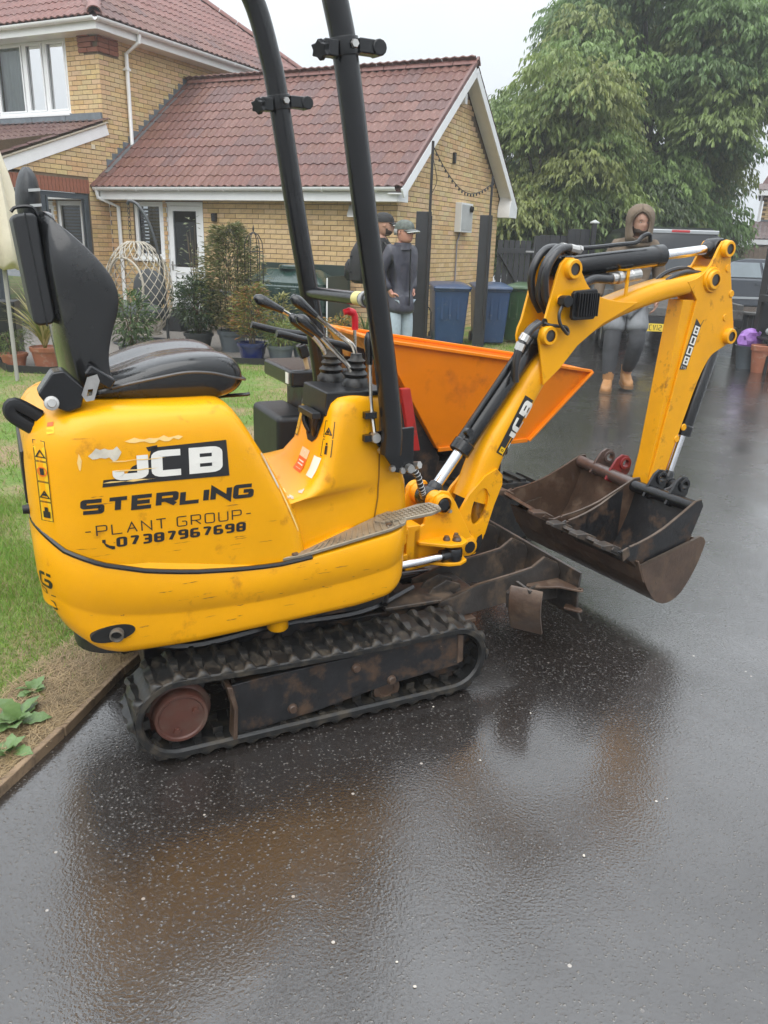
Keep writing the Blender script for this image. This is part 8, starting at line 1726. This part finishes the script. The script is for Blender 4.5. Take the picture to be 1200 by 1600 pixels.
def cap(T, hc, yaw, mat, bmat, s=.235):
    rot = Matrix.Rotation(yaw, 3, 'Z'); pt = lambda x, y, z: hc+rot @ Vector((x, y, z)); g = MB(); rg = []
    for z, r, d in ((.028, .102, 1.2), (.05, .103, 1.2), (.085, .094, 1.18), (.112, .074, 1.15), (.130, .04, 1.1), (.135, .005, 1)): rg.append([pt(r*math.sin(t), .012-r*d*math.cos(t), z) for t in [2*math.pi*k/24 for k in range(24)]])
    g.rings(rg); c = g.build('cap', mat, T, smooth=60); g = MB(); rg = []
    for r0, dz in ((.10, .034), (.135, .028), (.168, .016), (.172, .012)): rg.append([pt(.092*math.sin(t)*(1 if r0 < .16 else .9), .0-r0*math.cos(t)*1.15-.01*(r0 > .12), dz-.018*math.sin(t)**2) for t in [-1.15+2.3*k/14 for k in range(15)]])
    g.rings(rg, cap=False, closed=False); o = g.build('peak', bmat, c, smooth=170); sd = o.modifiers.new('thick', 'SOLIDIFY'); sd.thickness = .006
    g = MB(); g.rings([[p+Vector((0, 0, dz)) for p in rg[3]] for dz in (-.007, .003)], cap=False, closed=False); o = g.build('peak_edge', M('pale_edge', (.55, .56, .55), .5), c, smooth=170); sd = o.modifiers.new('thick', 'SOLIDIFY'); sd.thickness = .004
    return c
def cap_extra(T, b, hc):
    yaw = R(4); cap(T, hc, yaw, M('grey_green_camouflage', (.10, .115, .10), .7, var=.6, vs=26), M('grey_peak', (.12, .13, .125), .6)); rot = Matrix.Rotation(yaw, 3, 'Z'); pt = lambda x, y, z: hc+rot @ Vector((x, y, z)); g = MB()
    for sx in (-1, 1): g.tube([pt(sx*.038+.026*math.cos(t), -.104+.012*abs(sx*.038+.026*math.cos(t))/.06, .002+.018*math.sin(t)) for t in [2*math.pi*k/16 for k in range(16)]], .0028, 5, loop=True); g.tube([pt(sx*.064, -.09, .006), pt(sx*.094, .01, .006)], .0025, 5)
    g.tube([pt(-.012, -.106, .004), pt(.012, -.106, .004)], .0025, 5); gl = g.build('glasses', IRN, T); g = MB()
    for sx in (-1, 1): g.add([pt(sx*.038+.025*math.cos(t), -.1035+.012*abs(sx*.038+.025*math.cos(t))/.06, .002+.017*math.sin(t)) for t in [2*math.pi*k/14 for k in range(14)]], [tuple(range(14))])
    g.build('lens', glass('spectacle_lens', (.06, .045, .04), .05), gl)
    g = MB(); g.rings([[hc+Vector((r*math.cos(t), .03+r*.95*math.sin(t), z)) for t in [2*math.pi*k/20 for k in range(20)]] for r, z in ((.115, -.19), (.105, -.15), (.10, -.115), (.088, -.112), (.085, -.15))], cap=False); g.build('collar', NAVY, T, smooth=60)
    n = 16; rg = []
    for z, r in ((-.03, .098), (.0, .102), (.03, .100)): rg.append([pt(r*math.sin(t)*.95, .012-r*1.17*math.cos(t), z) for t in [1.75+2.78*k/n for k in range(n+1)]])
    g = MB(); g.rings(rg, cap=False, closed=False); o = g.build('hair', M('grey_hair', (.28, .27, .26), .8), T, smooth=170); sd = o.modifiers.new('thick', 'SOLIDIFY'); sd.thickness = .012; sd.offset = 1
    g = MB(); g.bar((.0, -.153, 1.42), (.0, -.165, .80), .012, .012); g.build('zip', BLKP, T)
person('older person in a grey camouflage cap, glasses, navy jacket and pale jeans, looking right', (.10, 9.5, .022), R(44), 1.0, P2, dict(top=NAVY, trousers=JEAN, boot=SHOE), cap_extra, hyaw=R(4), skinm=SKN2)
# ---- second man behind, black cap and rucksack, seen from behind
BLKF = M('black_jacket_cloth', (.018, .018, .020), .7, var=.3, vs=9, bump=.010, bs=9); P3 = dict(P2); P3['top'] = 'jacket'
def cap2(T, b, hc): cap(T, hc, R(20), M('black_cap', (.014, .014, .015), .7), M('black_cap', (.014, .014, .015), .7))
TP = person('person in a black cap and jacket, mostly hidden behind the nearer black roll bar post', (-.16, 9.95, .022), R(75), 1.05, P3, dict(top=BLKF, trousers=BLKF, boot=SHOE), cap2, hyaw=R(20), beard=True)
T = thing('rucksack', 'black rucksack with straps on the back of the person in the black cap', 'rucksack', TP.location+Vector((0, 0, .98)), R(75)); g = MB(); g.rings([[(x, y, z) for x, y in rrect(-a, a, .15, .15+d, (.04, .04, .09, .09), 5)] for a, d, z in ((.11, .14, .02), (.15, .19, .06), (.16, .20, .20), (.155, .18, .38), (.12, .12, .50), (.06, .06, .54))]); g.build('bag_body', BLKF, T, smooth=40); g = MB(); g.rings([[(x, y, z) for x, y in rrect(-a, a, .32, .32+d, (.02, .02, .05, .05), 5)] for a, d, z in ((.10, .06, .05), (.12, .09, .10), (.12, .08, .24), (.09, .05, .30))]); g.build('front_pocket', BLKP, T, smooth=40)
for sx in (-.12, .12): g = MB(); g.tube(spline([(sx, .17, .50), (sx, .03, .56), (sx, -.13, .46), (sx*1.1, -.14, .25), (sx*1.1, .10, .12)], 5), .020, 6, sy=.4); g.build('strap', BLKP, T)
for z in (.15, .33): g = MB(); g.bar((-.16, .30, z), (.16, .30, z), .025, .02); g.build('compression_strap', BLKP, T)
bpy.context.view_layer.update()
# ================================================================== rain haze
g = MB(); g.bx(-122, 122, -42, 162, -1, 16); hz = g.build('haze', None, smooth=0); hz.data.materials.clear(); hz['kind'] = 'stuff'
hm_ = bpy.data.materials.new('rain_haze'); hm_.use_nodes = True; nt = hm_.node_tree; nt.nodes.clear(); o_ = N(nt, 'OutputMaterial'); v_ = N(nt, 'VolumePrincipled'); v_.inputs['Color'].default_value = (.93, .97, 1, 1); v_.inputs['Density'].default_value = .0026; v_.inputs['Anisotropy'].default_value = .3; nt.links.new(v_.outputs[0], o_.inputs['Volume']); hz.data.materials.append(hm_)
S.cycles.volume_bounces = 1
